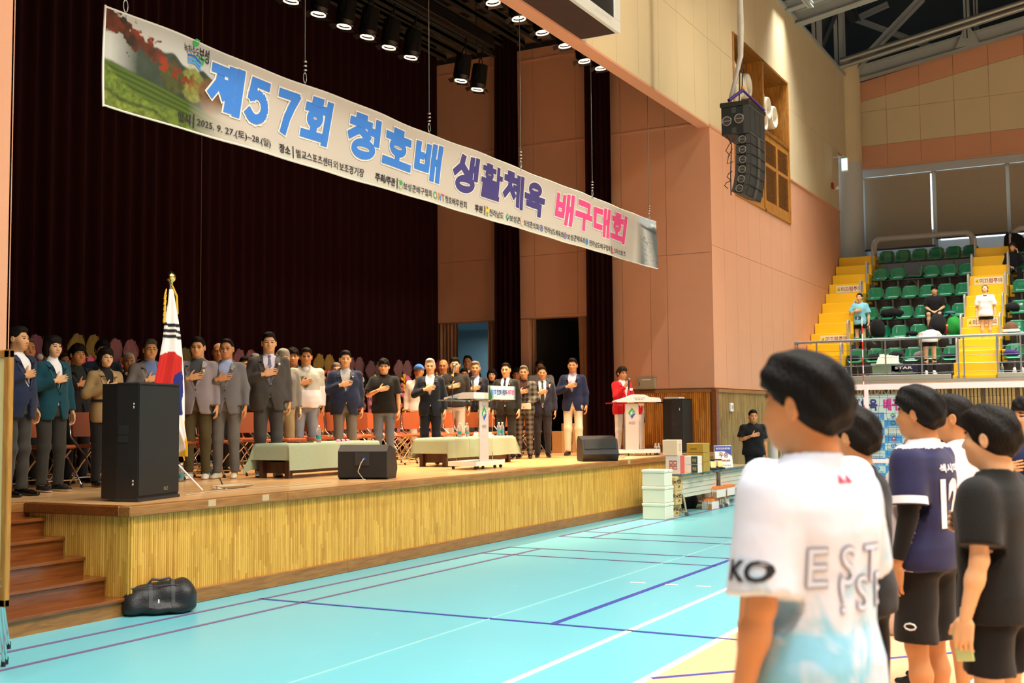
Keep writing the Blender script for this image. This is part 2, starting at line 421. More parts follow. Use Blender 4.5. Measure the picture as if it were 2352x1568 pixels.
# ---- hall wall with the proscenium opening
ZO = 7.71
XL = P(28, 350, 'y', YS)[0]
def panels(parent, cells, m_, fn, gap=.004):
    """cells: (u0,u1,z0,z1); fn(u,d,z) maps to the world, d = outward; wall panels with joints"""
    for u0, u1, z0, z1 in cells:
        mb = MB(); g = gap; q = [(u0 + g, z0 + g), (u1 - g, z0 + g), (u1 - g, z1 - g), (u0 + g, z1 - g)]
        V = [fn(u, .012, z) for u, z in q] + [fn(u, -.01, z) for u, z in q]
        mb.add(V, [(0, 1, 2, 3), (0, 4, 5, 1), (1, 5, 6, 2), (2, 6, 7, 3), (3, 7, 4, 0)]); mb.obj('panel', m_, parent)
VX0, VX1, VZ0, VZ1 = 24.56, 29.15, 6.52, 10.2
wl = thing('wall_hall', None, None, kind='structure') if False else None
mb = MB()
mb.box(XL - 6, XL, YS + .02, YS + .22, 0, 12.14)                           # left jamb wall
mb.box(XL, XS, YS + .02, YS + .21, ZO, 12.14)                             # over the opening
mb.box(XS + .03, VX0, YS + .02, YS + .22, 0, 12.14); mb.box(VX1, 34.8, YS + .02, YS + .22, 0, 12.14)
mb.box(VX0, VX1, YS + .02, YS + .22, 0, VZ0); mb.box(VX0, VX1, YS + .02, YS + .22, VZ1, 12.14)
mb.box(34.8, 37.5, YS + .02, YS + .22, 9.45, 12.14)
wall = mb.obj('wall_stage_side', GROOVE, kind='structure')
hf = lambda u, d, z: (u, YS + .012 - d, z)
us = list(np.arange(12.0, 37.01, 1.0)); cells_c = []; cells_p = []
for u in np.arange(13.0, 22.0, 1.0):
    cells_c += [(u, u + 1, ZO, 9.55), (u, u + 1, 9.55, 12.13)]
cells_c += [(22.0, XS, ZO, 9.55), (22.0, XS, 9.55, 12.13), (XS, 23.7, ZO, 9.55), (XS, 23.7, 9.55, 12.13), (23.7, VX0, ZO, 9.55), (23.7, VX0, 9.55, 12.13)]
cells_p += [(XS, 23.7, 5.2, ZO), (23.7, VX0, 5.2, ZO), (XS, 23.7, 2.24, 5.2), (23.7, VX0, 2.24, 5.2)]
for i in range(5):
    a = VX0 + i * (VX1 - VX0) / 5; b = a + (VX1 - VX0) / 5
    cells_c.append((a, b, VZ1, 12.13)); cells_p += [(a, b, 2.24, 5.2), (a, b, 5.2, VZ0)]
for u in (29.15, 30.1, 31.05, 32.0, 33.0, 34.0):
    e = 30.1 if u < 29.2 else (u + .95 if u < 32 else min(u + 1.0, 34.8))
    cells_c += [(u, e, ZO, 9.55), (u, e, 9.55, 12.13)]; cells_p += [(u, e, 2.24, 5.2), (u, e, 5.2, ZO)]
cells_c += [(34.8, 36, 9.55, 12.13), (36, 37, 9.55, 12.13)]
panels(wall, cells_c, CREAM, hf); panels(wall, cells_p, PINK, hf)
panels(wall, [(XL - 3, XL - .16, .0, 7.5), (XL - .16, XL, 0, 7.5)], PINK, hf)
for u0, u1 in ((XS, VX0), (VX0, VX1), (VX1, 34.8)):
    mb = MB(); mb.bbox(u0, u1, YS - .03, YS + .01, 7.68, 7.73, .006)
    if u0 != VX0: mb.obj('seam_strip', PINK, wall)
# jamb and soffit of the opening
mb = MB(); mb.box(XL - .02, XL + .004, YS + .0, YS + .30, ZS, ZO); mb.obj('trim_1', PINK, kind='structure')
mb = MB(); mb.box(XL, XS, YS - .002, YS + .25, ZO - .03, ZO + .01); mb.obj('trim_2', PINK, kind='structure')

# lower slats of the hall wall
hs = thing('wall_slats_hall', None, None, kind='structure')
mb = MB(); mb.box(XS + .11, 29.35, YS - .0, YS + .02, 0, 2.18); mb.obj('backing', mat('slat_shadow', (.09, .06, .03), .8, noise=.1), hs)
n = int((29.3 - XS - .12) / .06)
mb = MB()
for i in range(n): 
    a = XS + .13 + i * .06; mb.box(a, a + .036, YS - .026, YS, .12, 2.15)
mb.obj('wall_slats', SLATH, hs, kind='stuff')
for a, b in ((XS + .1, 24.0), (24.0, 26.6), (26.6, 29.3)):
    mb = MB(); mb.bbox(a, b - .003, YS - .06, YS + .01, 2.15, 2.22, .006); mb.obj('cap_rail', BRN, hs)
mb = MB(); mb.bbox(XS - .04, XS + .12, YS - .05, YS + .06, 0, 2.22, .008); mb.obj('corner_post', BRNY, hs)
mb = MB(); mb.bbox(XS + .12, 29.3, YS - .03, YS, 0, .12, .006); mb.obj('base_board', BRN, hs)

# ---- stage side wall (two wing openings)
sw = thing('wall_stage_right', None, None, kind='structure')
sf = lambda u, d, z: (XS + .012 - d, u, z)
D1a, D1b, DZ = 12.62, 14.5, 3.86
D2a, D2b = 10.43, 11.95
mb = MB()
mb.box(XS + .03, XS + .2, YS + .22, D2a, 0, 12); mb.box(XS + .03, XS + .2, D2a, D2b, DZ, 12)
mb.box(XS + .03, XS + .2, D2b, D1a, 0, 12); mb.box(XS + .03, XS + .2, D1a, 15.0, DZ, 12)
mb.obj('backing', GROOVE, sw)
cs = [YS + .02, 8.65, 9.03, 9.67, D2a]
for a, b in zip(cs[:-1], cs[1:]):
    panels(sw, [(a, b, 2.24, 5.05), (a, b, 5.05, 7.78), (a, b, 7.78, 10.05)], PINK, sf)
for a, b in ((D2a, 10.73), (10.73, 11.79), (11.79, D1a), (D1a, 12.88), (12.88, 13.93), (13.93, 15)):
    z0 = DZ + .04 if not (D2b - .2 < a < D1a - .1) else DZ + .04
    panels(sw, [(a, b, z0, 5.28), (a, b, 5.28, 9.75), (a, b, 9.75, 10.05)], PINK, sf)
panels(sw, [(D2b, D1a, ZS, DZ)], PINK, sf)
for z in (7.78, DZ + .05, 9.75):
    mb = MB(); mb.bbox(XS - .012, XS + .01, (D2a if z < 7 else YS + .1), 15, z - .03, z + .02, .004); mb.obj('seam_strip', PINK, sw)
mb = MB()
n = int((D2a - .1 - YS) / .045)
for i in range(n): 
    a = YS + .1 + i * .045; mb.box(XS - .014, XS + .02, a, a + .034, 1.06, 2.15)
mb.obj('wall_slats', SLATO, sw, kind='stuff')
mb = MB(); mb.box(XS + .0, XS + .03, YS + .05, D2a, ZS, 2.18); mb.obj('slat_backing', mat('slat_shadow2', (.16, .07, .02), .8, noise=.1), sw)
mb = MB(); mb.bbox(XS - .035, XS + .02, YS + .04, 8.95, 2.15, 2.21, .005); mb.obj('cap_rail', BRN, sw)
mb = MB(); mb.bbox(XS - .035, XS + .02, 8.95, D2a, 2.15, 2.21, .005); mb.obj('cap_rail', BRNY, sw)
mb = MB(); mb.bbox(XS - .03, XS + .02, YS + .04, D2a, ZS, 1.06, .005); mb.obj('base_board', BRNY, sw)

# wing rooms behind the openings
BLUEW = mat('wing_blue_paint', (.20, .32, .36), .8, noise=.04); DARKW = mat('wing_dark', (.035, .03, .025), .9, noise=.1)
def wing(nm, y0, y1, m_, dp):
    mb = MB(); x0, x1 = XS + .2, XS + .2 + dp
    mb.box(x0, x1, y0 - .1, y0, 0, 4.2); mb.box(x0, x1, y1, y1 + .1, 0, 4.2); mb.box(x1, x1 + .1, y0, y1, 0, 4.2)
    mb.box(x0, x1, y0, y1, ZS - .05, ZS - .001); mb.box(x0, x1, y0, y1, DZ + .1, DZ + .2)
    mb.obj(nm, m_, kind='structure')
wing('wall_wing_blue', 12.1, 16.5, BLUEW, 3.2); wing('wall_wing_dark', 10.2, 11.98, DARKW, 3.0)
area('wing_room_lamp', (XS + 1.9, 14.2, 3.8), (0, 0, 0), 1.2, .8, 42, (.75, .9, 1.0))

# ---- stage shell behind: back, left and grid ceiling
DK = mat('stage_black_paint', (.012, .010, .009), .85, noise=.2)
mb = MB(); mb.box(1.5, XS + .5, 14.9, 15.1, 0, 12); mb.obj('wall_stage_back', DK, kind='structure')
mb = MB(); mb.box(2.6, 2.8, YS + .22, 15, 0, 12); mb.obj('wall_stage_left', DK, kind='structure')
ce = MB().box(2.8, XS + .4, YS + .22, 15, 11.4, 11.6).obj('ceiling_stage', DK, kind='structure')
GD = mat('grid_steel_dark', (.06, .055, .045), .6, .3, noise=.2)
for i in range(16):
    y = 8.2 + i * .42
    mb = MB(); mb.box(3, XS, y, y + .07, 10.12, 10.2); mb.box(3, XS, y, y + .012, 10.05, 10.25); mb.obj('grid_beam', GD, ce)
for x in (6, 9, 12, 15, 18, 21):
    mb = MB(); mb.box(x, x + .12, 8, 14.8, 10.25, 10.4); mb.obj('grid_girder', GD, ce)
mb = MB(); mb.box(XS - .01, XS + .03, YS + .2, 15, 10.0, 10.12); mb.obj('grid_girder', DK, ce)

# ---- curtains
def curtain(name, pts, z0, z1, m_, label, cat='curtain', amp=.07, per=.16, group=None, flare=0.0, seed=1, nz=14, kind=None, thick=True):
    """folded cloth hanging along the ground polyline pts"""
    p = np.array(pts, float); seg = np.linalg.norm(np.diff(p, axis=0), axis=1); Lc = seg.sum(); n = int(Lc / per * 8) + 2
    s = np.linspace(0, Lc, n); cum = np.concatenate([[0], np.cumsum(seg)])
    x = np.interp(s, cum, p[:, 0]); y = np.interp(s, cum, p[:, 1]); d = p[-1] - p[0]; d = d / np.linalg.norm(d); nn = np.array([-d[1], d[0]])
    r = np.random.default_rng(seed); ph = np.cumsum(r.uniform(.75, 1.3, n)) * 2 * math.pi * (Lc / per) / n
    G = np.zeros((nz, n, 3))
    for i, t in enumerate(np.linspace(0, 1, nz)):
        a = amp * (.75 + .4 * (1 - t)) * (np.sin(ph + .25 * math.sin(3 * t)) + .35 * np.sin(ph * .37 + 1 + t))
        k = 1 + flare * (1 - t)
        mx = p.mean(0); G[i, :, 0] = mx[0] + (x - mx[0]) * k + nn[0] * a; G[i, :, 1] = mx[1] + (y - mx[1]) * k + nn[1] * a; G[i, :, 2] = z0 + (z1 - z0) * t
    mb = MB(); mb.sheet(G)
    return mb.obj(name, m_, label=label, cat=cat, group=group, kind=kind)
VELV = mat('maroon_velvet', (.016, .0022, .0026), .9, noise=.15, nscale=3, bump=.1, sheen=.03, spec=.08)
curtain('stage_curtain', [(2.9, 14.35), (XS - .05, 14.35)], ZS + .03, 10.6, VELV, 'dark maroon velvet back curtain hanging the full width of the stage', amp=.06, per=.30, nz=6)
curtain('leg_curtain', [(XS - .35, 11.98), (XS - .3, 12.58)], ZS + .03, 10.4, VELV, 'narrow maroon leg curtain between the two wing openings', amp=.05, per=.12, flare=.22, seed=2, group='maroon leg curtains')
curtain('leg_curtain', [(XS - .3, 9.75), (XS - .25, 10.38)], ZS + .03, 9.6, VELV, 'narrow maroon leg curtain next to the box on the salmon side wall', amp=.05, per=.12, flare=.05, seed=3, group='maroon leg curtains')
TAN = mat('tan_curtain_cloth', (.36, .19, .10), .8, noise=.08, sheen=.1)
curtain('wing_curtain', [(XS + .12, 13.85), (XS + .12, 14.5)], ZS + .02, DZ + .06, TAN, 'tan curtain drawn aside on the far edge of the blue-lit wing opening', amp=.04, per=.1, seed=4, group='tan wing curtains')
curtain('wing_curtain', [(XS + .12, 12.6), (XS + .12, 13.05)], ZS + .02, DZ + .06, TAN, 'tan curtain gathered between the blue-lit opening and the maroon leg', amp=.04, per=.09, seed=5, flare=.1, group='tan wing curtains')
curtain('wing_curtain', [(XS + .12, 11.82), (XS + .12, 11.95)], ZS + .02, DZ + .06, TAN, 'thin strip of tan curtain on the far edge of the dark wing opening', amp=.02, per=.07, seed=6, group='tan wing curtains')
curtain('wing_curtain', [(XS + .12, 10.42), (XS + .12, 10.78)], ZS + .02, DZ + .06, TAN, 'tan curtain behind the man in navy blazer and cream trousers', amp=.035, per=.09, seed=7, flare=-.35, group='tan wing curtains')
mb = MB(); mb.box(XS - .55, XS - .45, 11.2, 13.2, 10.3, 10.36); mb.obj('curtain_track', GD, label='short metal track above the narrow maroon leg curtain', cat='curtain track')

# ---- electric box on the side wall
eb = thing('electric_box', 'grey-green metal box mounted on the salmon wall above the slats', 'electric box', (XS - .01, 9.13, 2.36))
mb = MB(); mb.bbox(-.05, .0, -.2, .2, -.12, .12, .006); mb.obj('case', mat('box_grey_green', (.33, .29, .19), .5, noise=.05), eb)
mb = MB(); mb.bbox(-.06, -.05, -.18, .18, -.1, .1, .004); mb.obj('door', mat('box_grey_green', (.33, .29, .19)), eb)
mb = MB(); mb.box(-.066, -.06, .14, .16, -.05, .03); mb.obj('latch', MET, eb)
mb = MB(); mb.box(-.0615, -.06, -.1, .1, .07, .085); mb.obj('name_strip', WHT, eb)

# ---- vent recess in the hall wall
va = thing('air_vent_bay', 'tall wooden bay with round white air nozzles above louvred doors', 'air vent', (VX0, YS, VZ0))
WY, HY = VX1 - VX0, VZ1 - VZ0
WD = wood('vent_wood', s2l('#7a4a14'), s2l('#c4893a'), (10, 10, 1.2), .4); WDD = wood('vent_wood_dark', s2l('#5a3410'), s2l('#9a6526'), (1.5, 10, 10), .4)
VB = mat('vent_black', (.006, .006, .006), .9, noise=.1)
MID = WY * .5; ZM = 1.75 + .2
mb = MB(); mb.box(0, WY, .95, 1.0, 0, HY); mb.obj('back', VB, va)
for nm, q in (('frame_side', (0, .07, -.03, .95, 0, HY)), ('frame_side', (WY - .07, WY, -.03, .95, 0, HY)), ('frame_top', (.07, WY - .07, -.03, .95, HY - .07, HY)), ('frame_bottom', (.07, WY - .07, -.03, .3, 0, .06)), ('mullion', (MID - .05, MID + .05, -.03, .95, 0, HY)), ('cross_rail', (.07, WY - .07, -.03, .12, ZM - .05, ZM + .05))):
    mb = MB(); mb.bbox(*q, .008); mb.obj(nm, WDD if 'top' in nm or 'cross' in nm else WD, va)
for c in (0, 1):
    for h in (0, 1):
        x0 = (.07 if c == 0 else MID + .05) + h * (MID - .12) / 2; x1 = x0 + (MID - .12) / 2
        dr = thing('louvre_door', None, None); dr.parent = va
        mb = MB(); mb.box(x0, x0 + .09, -.005, .05, .06, ZM - .05); mb.box(x1 - .09, x1, -.005, .05, .06, ZM - .05)
        mb.box(x0 + .09, x1 - .09, -.005, .05, .06, .28); mb.box(x0 + .09, x1 - .09, -.005, .05, ZM - .2, ZM - .05); mb.box(x0 + .09, x1 - .09, -.005, .05, 1.12, 1.2)
        mb.obj('door_frame', WD, dr)
        mb = MB()
        for z in list(np.arange(.3, 1.11, .035)) + list(np.arange(1.22, ZM - .21, .035)):
            mb.add([(x0 + .09, .0, z), (x1 - .09, .0, z), (x1 - .09, .03, z + .028), (x0 + .09, .03, z + .028), (x0 + .09, .001, z - .014), (x1 - .09, .001, z - .014), (x1 - .09, .034, z + .022), (x0 + .09, .034, z + .022)], [(0, 1, 2, 3), (5, 4, 7, 6), (0, 4, 5, 1)])
        mb.obj('louvre_slats', WDD, dr, kind='stuff')
        mb = MB(); mb.box(x0, x1, .05, .06, .06, ZM - .05); mb.obj('door_backing', VB, dr)
NZ = mat('nozzle_white', (.74, .70, .56), .45, noise=.03)
def nozzle(x, z):
    nz = thing('air_nozzle', None, None, (x, .42, z)); nz.parent = va
    R = np.array(Matrix.Rotation(math.radians(90), 4, 'X'))
    mb = MB(); mb.lathe([(.20, -.35), (.26, -.25), (.285, 0), (.29, .25), (.275, .30), (.235, .31), (.21, .27), (.19, .0)], 28, 0, R); mb.obj('nozzle_ring', NZ, nz)
    mb = MB()
    mb.lathe([(.19, .02), (.0, .02)], 24, 1, R)
    for k in range(4):
        a = k * math.pi / 2 + .4; mb.add([(math.cos(a) * .19, -.10, math.sin(a) * .19), (math.cos(a + .5) * .19, -.04, math.sin(a + .5) * .19), (0, -.09, 0), (math.cos(a + .25) * .1, -.14, math.sin(a + .25) * .1)], [(0, 1, 3), (0, 3, 2), (1, 2, 3)])
    mb.obj('swirl_vanes', [mat('vane_grey', (.2, .2, .18), .5, noise=.1), VB], nz)
for x, z in ((.42, 2.95), (1.02, 2.75), (1.62, 2.88), (.7, 2.45), (MID + .35, 2.85), (MID + .95, 2.72), (MID + 1.5, 2.62), (MID + .6, 2.35)):
    nozzle(x, z)
# ================================================================= FAR END: window wall, bleachers, roof
XF = 37.0
zf = lambda px, py: P(px, py, 'x', XF)[2]
fw = MB().prism([(-12, 9.45), (YS + .2, 9.45), (YS + .2, 12.1), (-12, 12.1 + (7.6 + 12) * .0)], XF + .02, XF + .25, axis='x').obj('wall_far', GROOVE, kind='structure')
ff = lambda u, d, z: (XF + .012 - d, u, z)
def rise(y): return 12.12 + (7.6 - y) * (P(2352, 72, 'x', XF)[2] - 12.12) / (7.6 - P(2352, 72, 'x', XF)[1])
def rise2(y): return 11.5 + (7.6 - y) * (P(2352, 124, 'x', XF)[2] - 11.5) / (7.6 - P(2352, 124, 'x', XF)[1])
for i in range(14):
    u1 = 7.62 - i * 1.0; u0 = u1 - 1.0
    def cell(z00, z01, z10, z11, m_):
        g = .005; V = [ff(u0 + g, .012, z00 + g), ff(u1 - g, .012, z10 + g), ff(u1 - g, .012, z11 - g), ff(u0 + g, .012, z01 - g)]
        V += [ff(u0 + g, -.01, z00 + g), ff(u1 - g, -.01, z10 + g), ff(u1 - g, -.01, z11 - g), ff(u0 + g, -.01, z01 - g)]
        mb = MB(); mb.add(V, [(3, 2, 1, 0), (1, 5, 4, 0), (2, 6, 5, 1), (3, 7, 6, 2), (0, 4, 7, 3)]); mb.obj('panel', m_, fw)
    cell(9.40, 10.10, 9.40, 10.10, PINK); cell(10.10, 11.2, 10.10, 11.2, CREAM)
    cell(11.2, rise2(u0), 11.2, rise2(u1), CREAM); cell(rise2(u0), rise(u0), rise2(u1), rise(u1), PINK)
mb = MB(); mb.box(XF - .03, XF + .02, -8, YS, 9.36, 9.42); mb.obj('seam_strip', PINK, fw)
# window wall below: grey head, mullions, blinds, daylight panes
mb = MB(); mb.box(XF + .3, XF + .4, -8, YS + 1.2, 9.12, 9.45); mb.box(XF + .1, XF + .4, -8, YS + 1.2, 9.12, 9.40); mb.obj('window_head', GRYW, fw)
mb = MB(); mb.box(XF + .1, XF + .5, -8, YS + 1.6, 2, 6.6); mb.obj('wall_window_sill', GRYW, kind='structure')
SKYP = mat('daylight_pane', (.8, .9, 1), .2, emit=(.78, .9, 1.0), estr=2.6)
yb = [P(px, 470, 'x', XF + .1)[1] for px in (1983, 2147, 2316, 2480, 2640)]
yb = [YS + .4] + yb
BLD = mat('roller_blind_cloth', (.34, .29, .21), .85, noise=.04, trans=.0)
for i in range(5):
    y1, y0 = yb[i], yb[i + 1]
    wn = thing('window_%d' % (i + 1), None, None, kind='structure')
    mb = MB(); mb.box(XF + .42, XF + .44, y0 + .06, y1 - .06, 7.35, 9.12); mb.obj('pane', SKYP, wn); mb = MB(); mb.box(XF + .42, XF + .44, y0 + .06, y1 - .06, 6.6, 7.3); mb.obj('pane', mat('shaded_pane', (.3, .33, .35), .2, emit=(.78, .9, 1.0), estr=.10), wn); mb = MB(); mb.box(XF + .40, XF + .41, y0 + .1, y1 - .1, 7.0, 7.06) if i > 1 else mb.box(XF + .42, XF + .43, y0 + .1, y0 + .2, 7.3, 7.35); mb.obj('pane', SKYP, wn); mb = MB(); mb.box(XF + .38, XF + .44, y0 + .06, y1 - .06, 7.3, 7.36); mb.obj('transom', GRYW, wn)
    mb = MB(); mb.bbox(XF + .12, XF + .42, y0 - .07, y0 + .07, 6.6, 9.12, .01); mb.obj('mullion', GRYW, wn)
for i in range(1, 5):
    y1, y0 = yb[i], yb[i + 1]
    b = thing('roller_blind', ['', 'beige roller blind nearest the round column', 'beige roller blind in the second window bay from the round column', 'beige roller blind in the third window bay from the round column', 'beige roller blind in the fourth window bay from the round column'][i], 'blind', (XF + .05, (y0 + y1) / 2, 9.05), group='roller blinds of the end window')
    hw = (y1 - y0) / 2
    yy = np.linspace(-hw + (.10 if i == 1 else .04), hw - .06, 24); zz = np.linspace(0, -2.22 if i == 1 else -2.0, 18)
    G = np.array([[(.03 * math.sin(y * 2.2 + z) * (-z / 2), y, z) for y in yy] for z in zz]); MB().sheet(G).obj('blind_cloth', BLD, b)
    mb = MB(); mb.cyl((.03, -hw + .03, .02), (.03, hw - .03, .02), .03, n=10); mb.obj('roller', BLD, b)
    mb = MB(); mb.bbox(-.03, .03, -hw + .02, hw - .02, zz[-1] - .06, zz[-1], .006); mb.obj('bottom_bar', mat('dark_bar', (.05, .05, .06), .5, noise=.1), b)
# lower clear strip of the window behind the rail
# round column
mb = MB(); mb.cyl((36.35, 7.75, 5.8), (36.35, 7.75, 9.45), .47, n=40); mb.obj('column_round', mat('column_grey', (.50, .50, .46), .6, noise=.04), kind='structure')
mb = MB(); mb.cyl((36.35, 7.75, 9.45), (36.35, 7.75, 12.6), .475, n=40); mb.obj('column_round', CREAM, kind='structure')
mb = MB(); mb.box(34.8, 37.6, 9.0, 9.2, 4, 9.6); mb.box(34.8, 37.5, YS, 9.1, 9.43, 9.47); mb.obj('wall_alcove', mat('alcove_paint', (.5, .56, .58), .7, noise=.04), kind='structure')
area('alcove_daylight', (36.2, 8.9, 8.9), (math.radians(-60), 0, 0), 1.0, .6, 26, (.72, .87, 1.0))
# exit sign, alarm, small camera
ex = thing('exit_sign', 'lit pale green sign on a bracket where the cream wall ends', 'exit sign', P(1940, 374, 'y', YS - .35))
mb = MB(); mb.bbox(-.03, .03, -.10, .10, -.26, .16, .01); mb.obj('case', WHT, ex)
mb = MB(); mb.box(-.04, -.03, -.08, .08, -.22, .12); mb.obj('lit_face', mat('exit_glow', (.6, .9, .8), .4, emit=(.55, 1.0, .85), estr=1.5), ex)
mb = MB(); mb.tube([(0, 0, .14), (0, 0, .2), (0, .34, .2)], .012); mb.obj('bracket', WHT, ex)
al = thing('fire_alarm', 'small red and white alarm unit on the cream wall by the column', 'alarm', P(1913, 428, 'y', YS - .03))
mb = MB(); mb.bbox(-.1, .04, -.03, .02, -.08, .1, .01); mb.obj('housing', mat('alarm_red', (.3, .01, .01), .4, noise=.1), al)
mb = MB(); mb.lathe([(.0, .1), (.05, .08), (.07, .0), (.0, -.02)], 12, 0, TM((.12, -.06, -.03), rx=math.pi / 2)); mb.obj('strobe', WHT, al)
sc = thing('wall_camera', 'little dark red camera on an arm at the top corner of cream wall', 'camera', P(1950, 196, 'y', YS - .1))
mb = MB(); mb.tube([(-.25, .1, 0), (.1, .0, 0)], .012); mb.obj('arm', WHT, sc)
mb = MB(); mb.bbox(.05, .25, -.06, .06, -.06, .06, .01); mb.obj('camera_body', mat('dark_red', (.1, .01, .015), .4, noise=.1), sc)

# ---- bleachers
RX = [34.6 - .88 * k for k in range(6)]; RZ = [6.13, 5.51, 4.88, 4.25, 3.67, 3.03]   # seat front x and seat height, top row first
PZ = [z - .45 for z in RZ]
CONC = mat('bleacher_grey', (.115, .10, .09), .8, noise=.1, nscale=3); KERB = mat('bleacher_kerb', (.33, .32, .27), .7, noise=.06)
YEL = mat('yellow_step_paint', (.86, .52, .01), .45, noise=.05, nscale=2, coat=.1)
bl = thing('bleacher_stand', 'stepped grey spectator stand behind the railing at the hall end', 'bleachers', (29.3, 0, 0))
def prof_rows():
    p = [(0, 2.35), (0, 2.58), (.55, 2.58)]
    for k in range(4, -1, -1):
        xk = RX[k] - 29.3 - .32; p += [(xk, PZ[k + 1] if k < 5 else 2.58), (xk, PZ[k])]
    p += [(6.1, PZ[0]), (6.1, 2.35)]; return p
for y0, y1 in ((3.93, 6.60), (-3.0, 2.90)):
    mb = MB(); mb.prism(prof_rows(), y0, y1); mb.obj('terrace', CONC, bl)
    mb = MB(); mb.bbox(-.02, .06, y0, y1, 2.5, 2.62, .01); mb.obj('kerb', KERB, bl)
mb = MB(); mb.box(-.05, .1, -3, YS - .05, 2.36, 2.5); mb.obj('slab_edge', KERB, bl)
mb = MB(); mb.bbox(-.1, .02, -3, YS - .05, 2.36, 2.42, .01); mb.obj('front_trim', BRN, bl)
# small grey ledge steps behind the seats
for k in range(6):
    for y0, y1 in ((3.93, 6.60),):
        pass
def stair(nm, label, y0, y1, nst=12):
    t = thing(nm, label, 'stairs', (29.3, (y0 + y1) / 2, 2.5), group='yellow bleacher stairs'); h = (y1 - y0) / 2
    for i in range(nst):
        x = .25 + i * .443; z = .08 + i * .308
        mb = MB(); mb.bbox(x, x + .50 if i < nst - 1 else x + 1.2, -h, h, z + .0, z + .308, .008); mb.obj('step', YEL, t)
    mb = MB(); mb.bbox(.02, .3, -h - .0, h, -.1, .08, .008); mb.obj('step', YEL, t)
    return t
s1 = stair('yellow_stairs', 'yellow painted stairs running up along the salmon wall', 6.62, YS - .02)
s2 = stair('yellow_stairs', 'yellow painted stairs between the two blocks of green seats', 2.93, 3.90)
# yellow edge blocks beside the stairs
for y in (6.56, 2.86):
    for k in range(6):
        mb = MB(); x = RX[k] - 29.3 - .35; mb.bbox(x, x + .3, y - .05, y + .07, PZ[k] - .3, PZ[k] + .02, .01); mb.obj('edge_block', YEL, bl)
# slip warning stickers on risers
def sticker(stair_o, i, h, t):
    x = .25 + i * .443 - .004; z = .08 + i * .308
    w_ = .36; s = thing('warning_sticker', t, 'sticker', (29.3 + x, stair_o.location[1] + h, 2.5 + z + .16), group='slip warning stickers on the yellow steps')
    mb = MB(); mb.box(-.003, 0, -w_, w_, -.1, .1); mb.obj('sticker_sheet', mat('sticker_cream', (.75, .70, .52), .5, noise=.03), s)
    mb = MB(); R = TM(rz=-math.pi / 2)
    letter(mb, '미끄럼주의', -.22, .33, -.06, .06, 0, .02, T=R @ TM((0, -.004, 0))); mb.obj('sticker_lettering', mat('sticker_red', (.25, .03, .02), .5), s)
    mb = MB(); mb.box(-.004, -.003, .245, .34, -.06, .06, 0); mb.obj('sticker_symbol', mat('sticker_yellow', (.85, .7, .02), .5), s)
    mb = MB(); mb.tube([(-.006, .32, -.03), (-.006, .29, .01), (-.006, .27, .04)], .006, 5); mb.tube([(-.006, .29, .01), (-.006, .26, -.04)], .006, 5); mb.obj('sticker_figure', BLK, s)
sticker(s1, 8, -.05, 'slip warning sticker high on the wall-side yellow stairs'); sticker(s1, 3, -.1, 'slip warning sticker low on the wall-side yellow stairs')
sticker(s2, 8, 0, 'slip warning sticker on the middle stairs above the girl in white'); sticker(s2, 4, 0, 'slip warning sticker behind the legs of the girl in white')

# seats
GRN = mat('seat_green_plastic', (.008, .17, .075), .22, noise=.04, spec=.6, coat=.3)
def seat_mesh():
    """bucket shell, facing -x, origin at the front edge of the pan"""
    prof = [(.0, -.03), (.02, .0), (.1, .012), (.2, .0), (.3, -.01), (.36, .01), (.385, .06), (.40, .14), (.412, .24), (.42, .31), (.43, .335), (.445, .33)]
    W = [.19, .205, .21, .21, .205, .205, .21, .212, .21, .19, .165, .16]
    n = 13; G = np.zeros((len(prof), n, 3))
    for i, ((x, z), hw) in enumerate(zip(prof, W)):
        for j in range(n):
            t = -1 + 2 * j / (n - 1); up = (.035 if i < 6 else 0) * max(0, abs(t) - .75) / .25; fw_ = (-.05 if i >= 6 else 0) * max(0, abs(t) - .6) / .4
            G[i, j] = (x + fw_, t * hw, z + up - (.03 * max(0, abs(t) - .7) / .3 if i in (9, 10, 11) else 0))
    mb = MB(); mb.sheet(G); H = G.copy(); H[:6, :, 2] -= .02; H[6:, :, 0] += .02; mb.sheet(H[:, ::-1])
    for e in (0, n - 1):
        E_ = np.stack([G[:, e], H[:, e]], 1); mb.sheet(E_ if e == 0 else E_[:, ::-1])
    mb.sheet(np.stack([G[0], H[0]], 0)[::-1]); return mb.mesh('shell', GRN)
seat_me = seat_mesh()
mb = MB(); mb.box(.12, .30, -.02, .02, -.045, -.02); mb.box(.26, .30, -.02, .02, -.40, -.04); mb.tube([(.12, 0, -.04), (.2, 0, -.12), (.27, 0, -.25)], .014, 6); mb.box(.22, .34, -.05, .05, -.45, -.43)
br_me = mb.mesh('bracket', GRYP)
seat0 = None
rown = ['top', 'second', 'third', 'fourth', 'fifth', 'front']
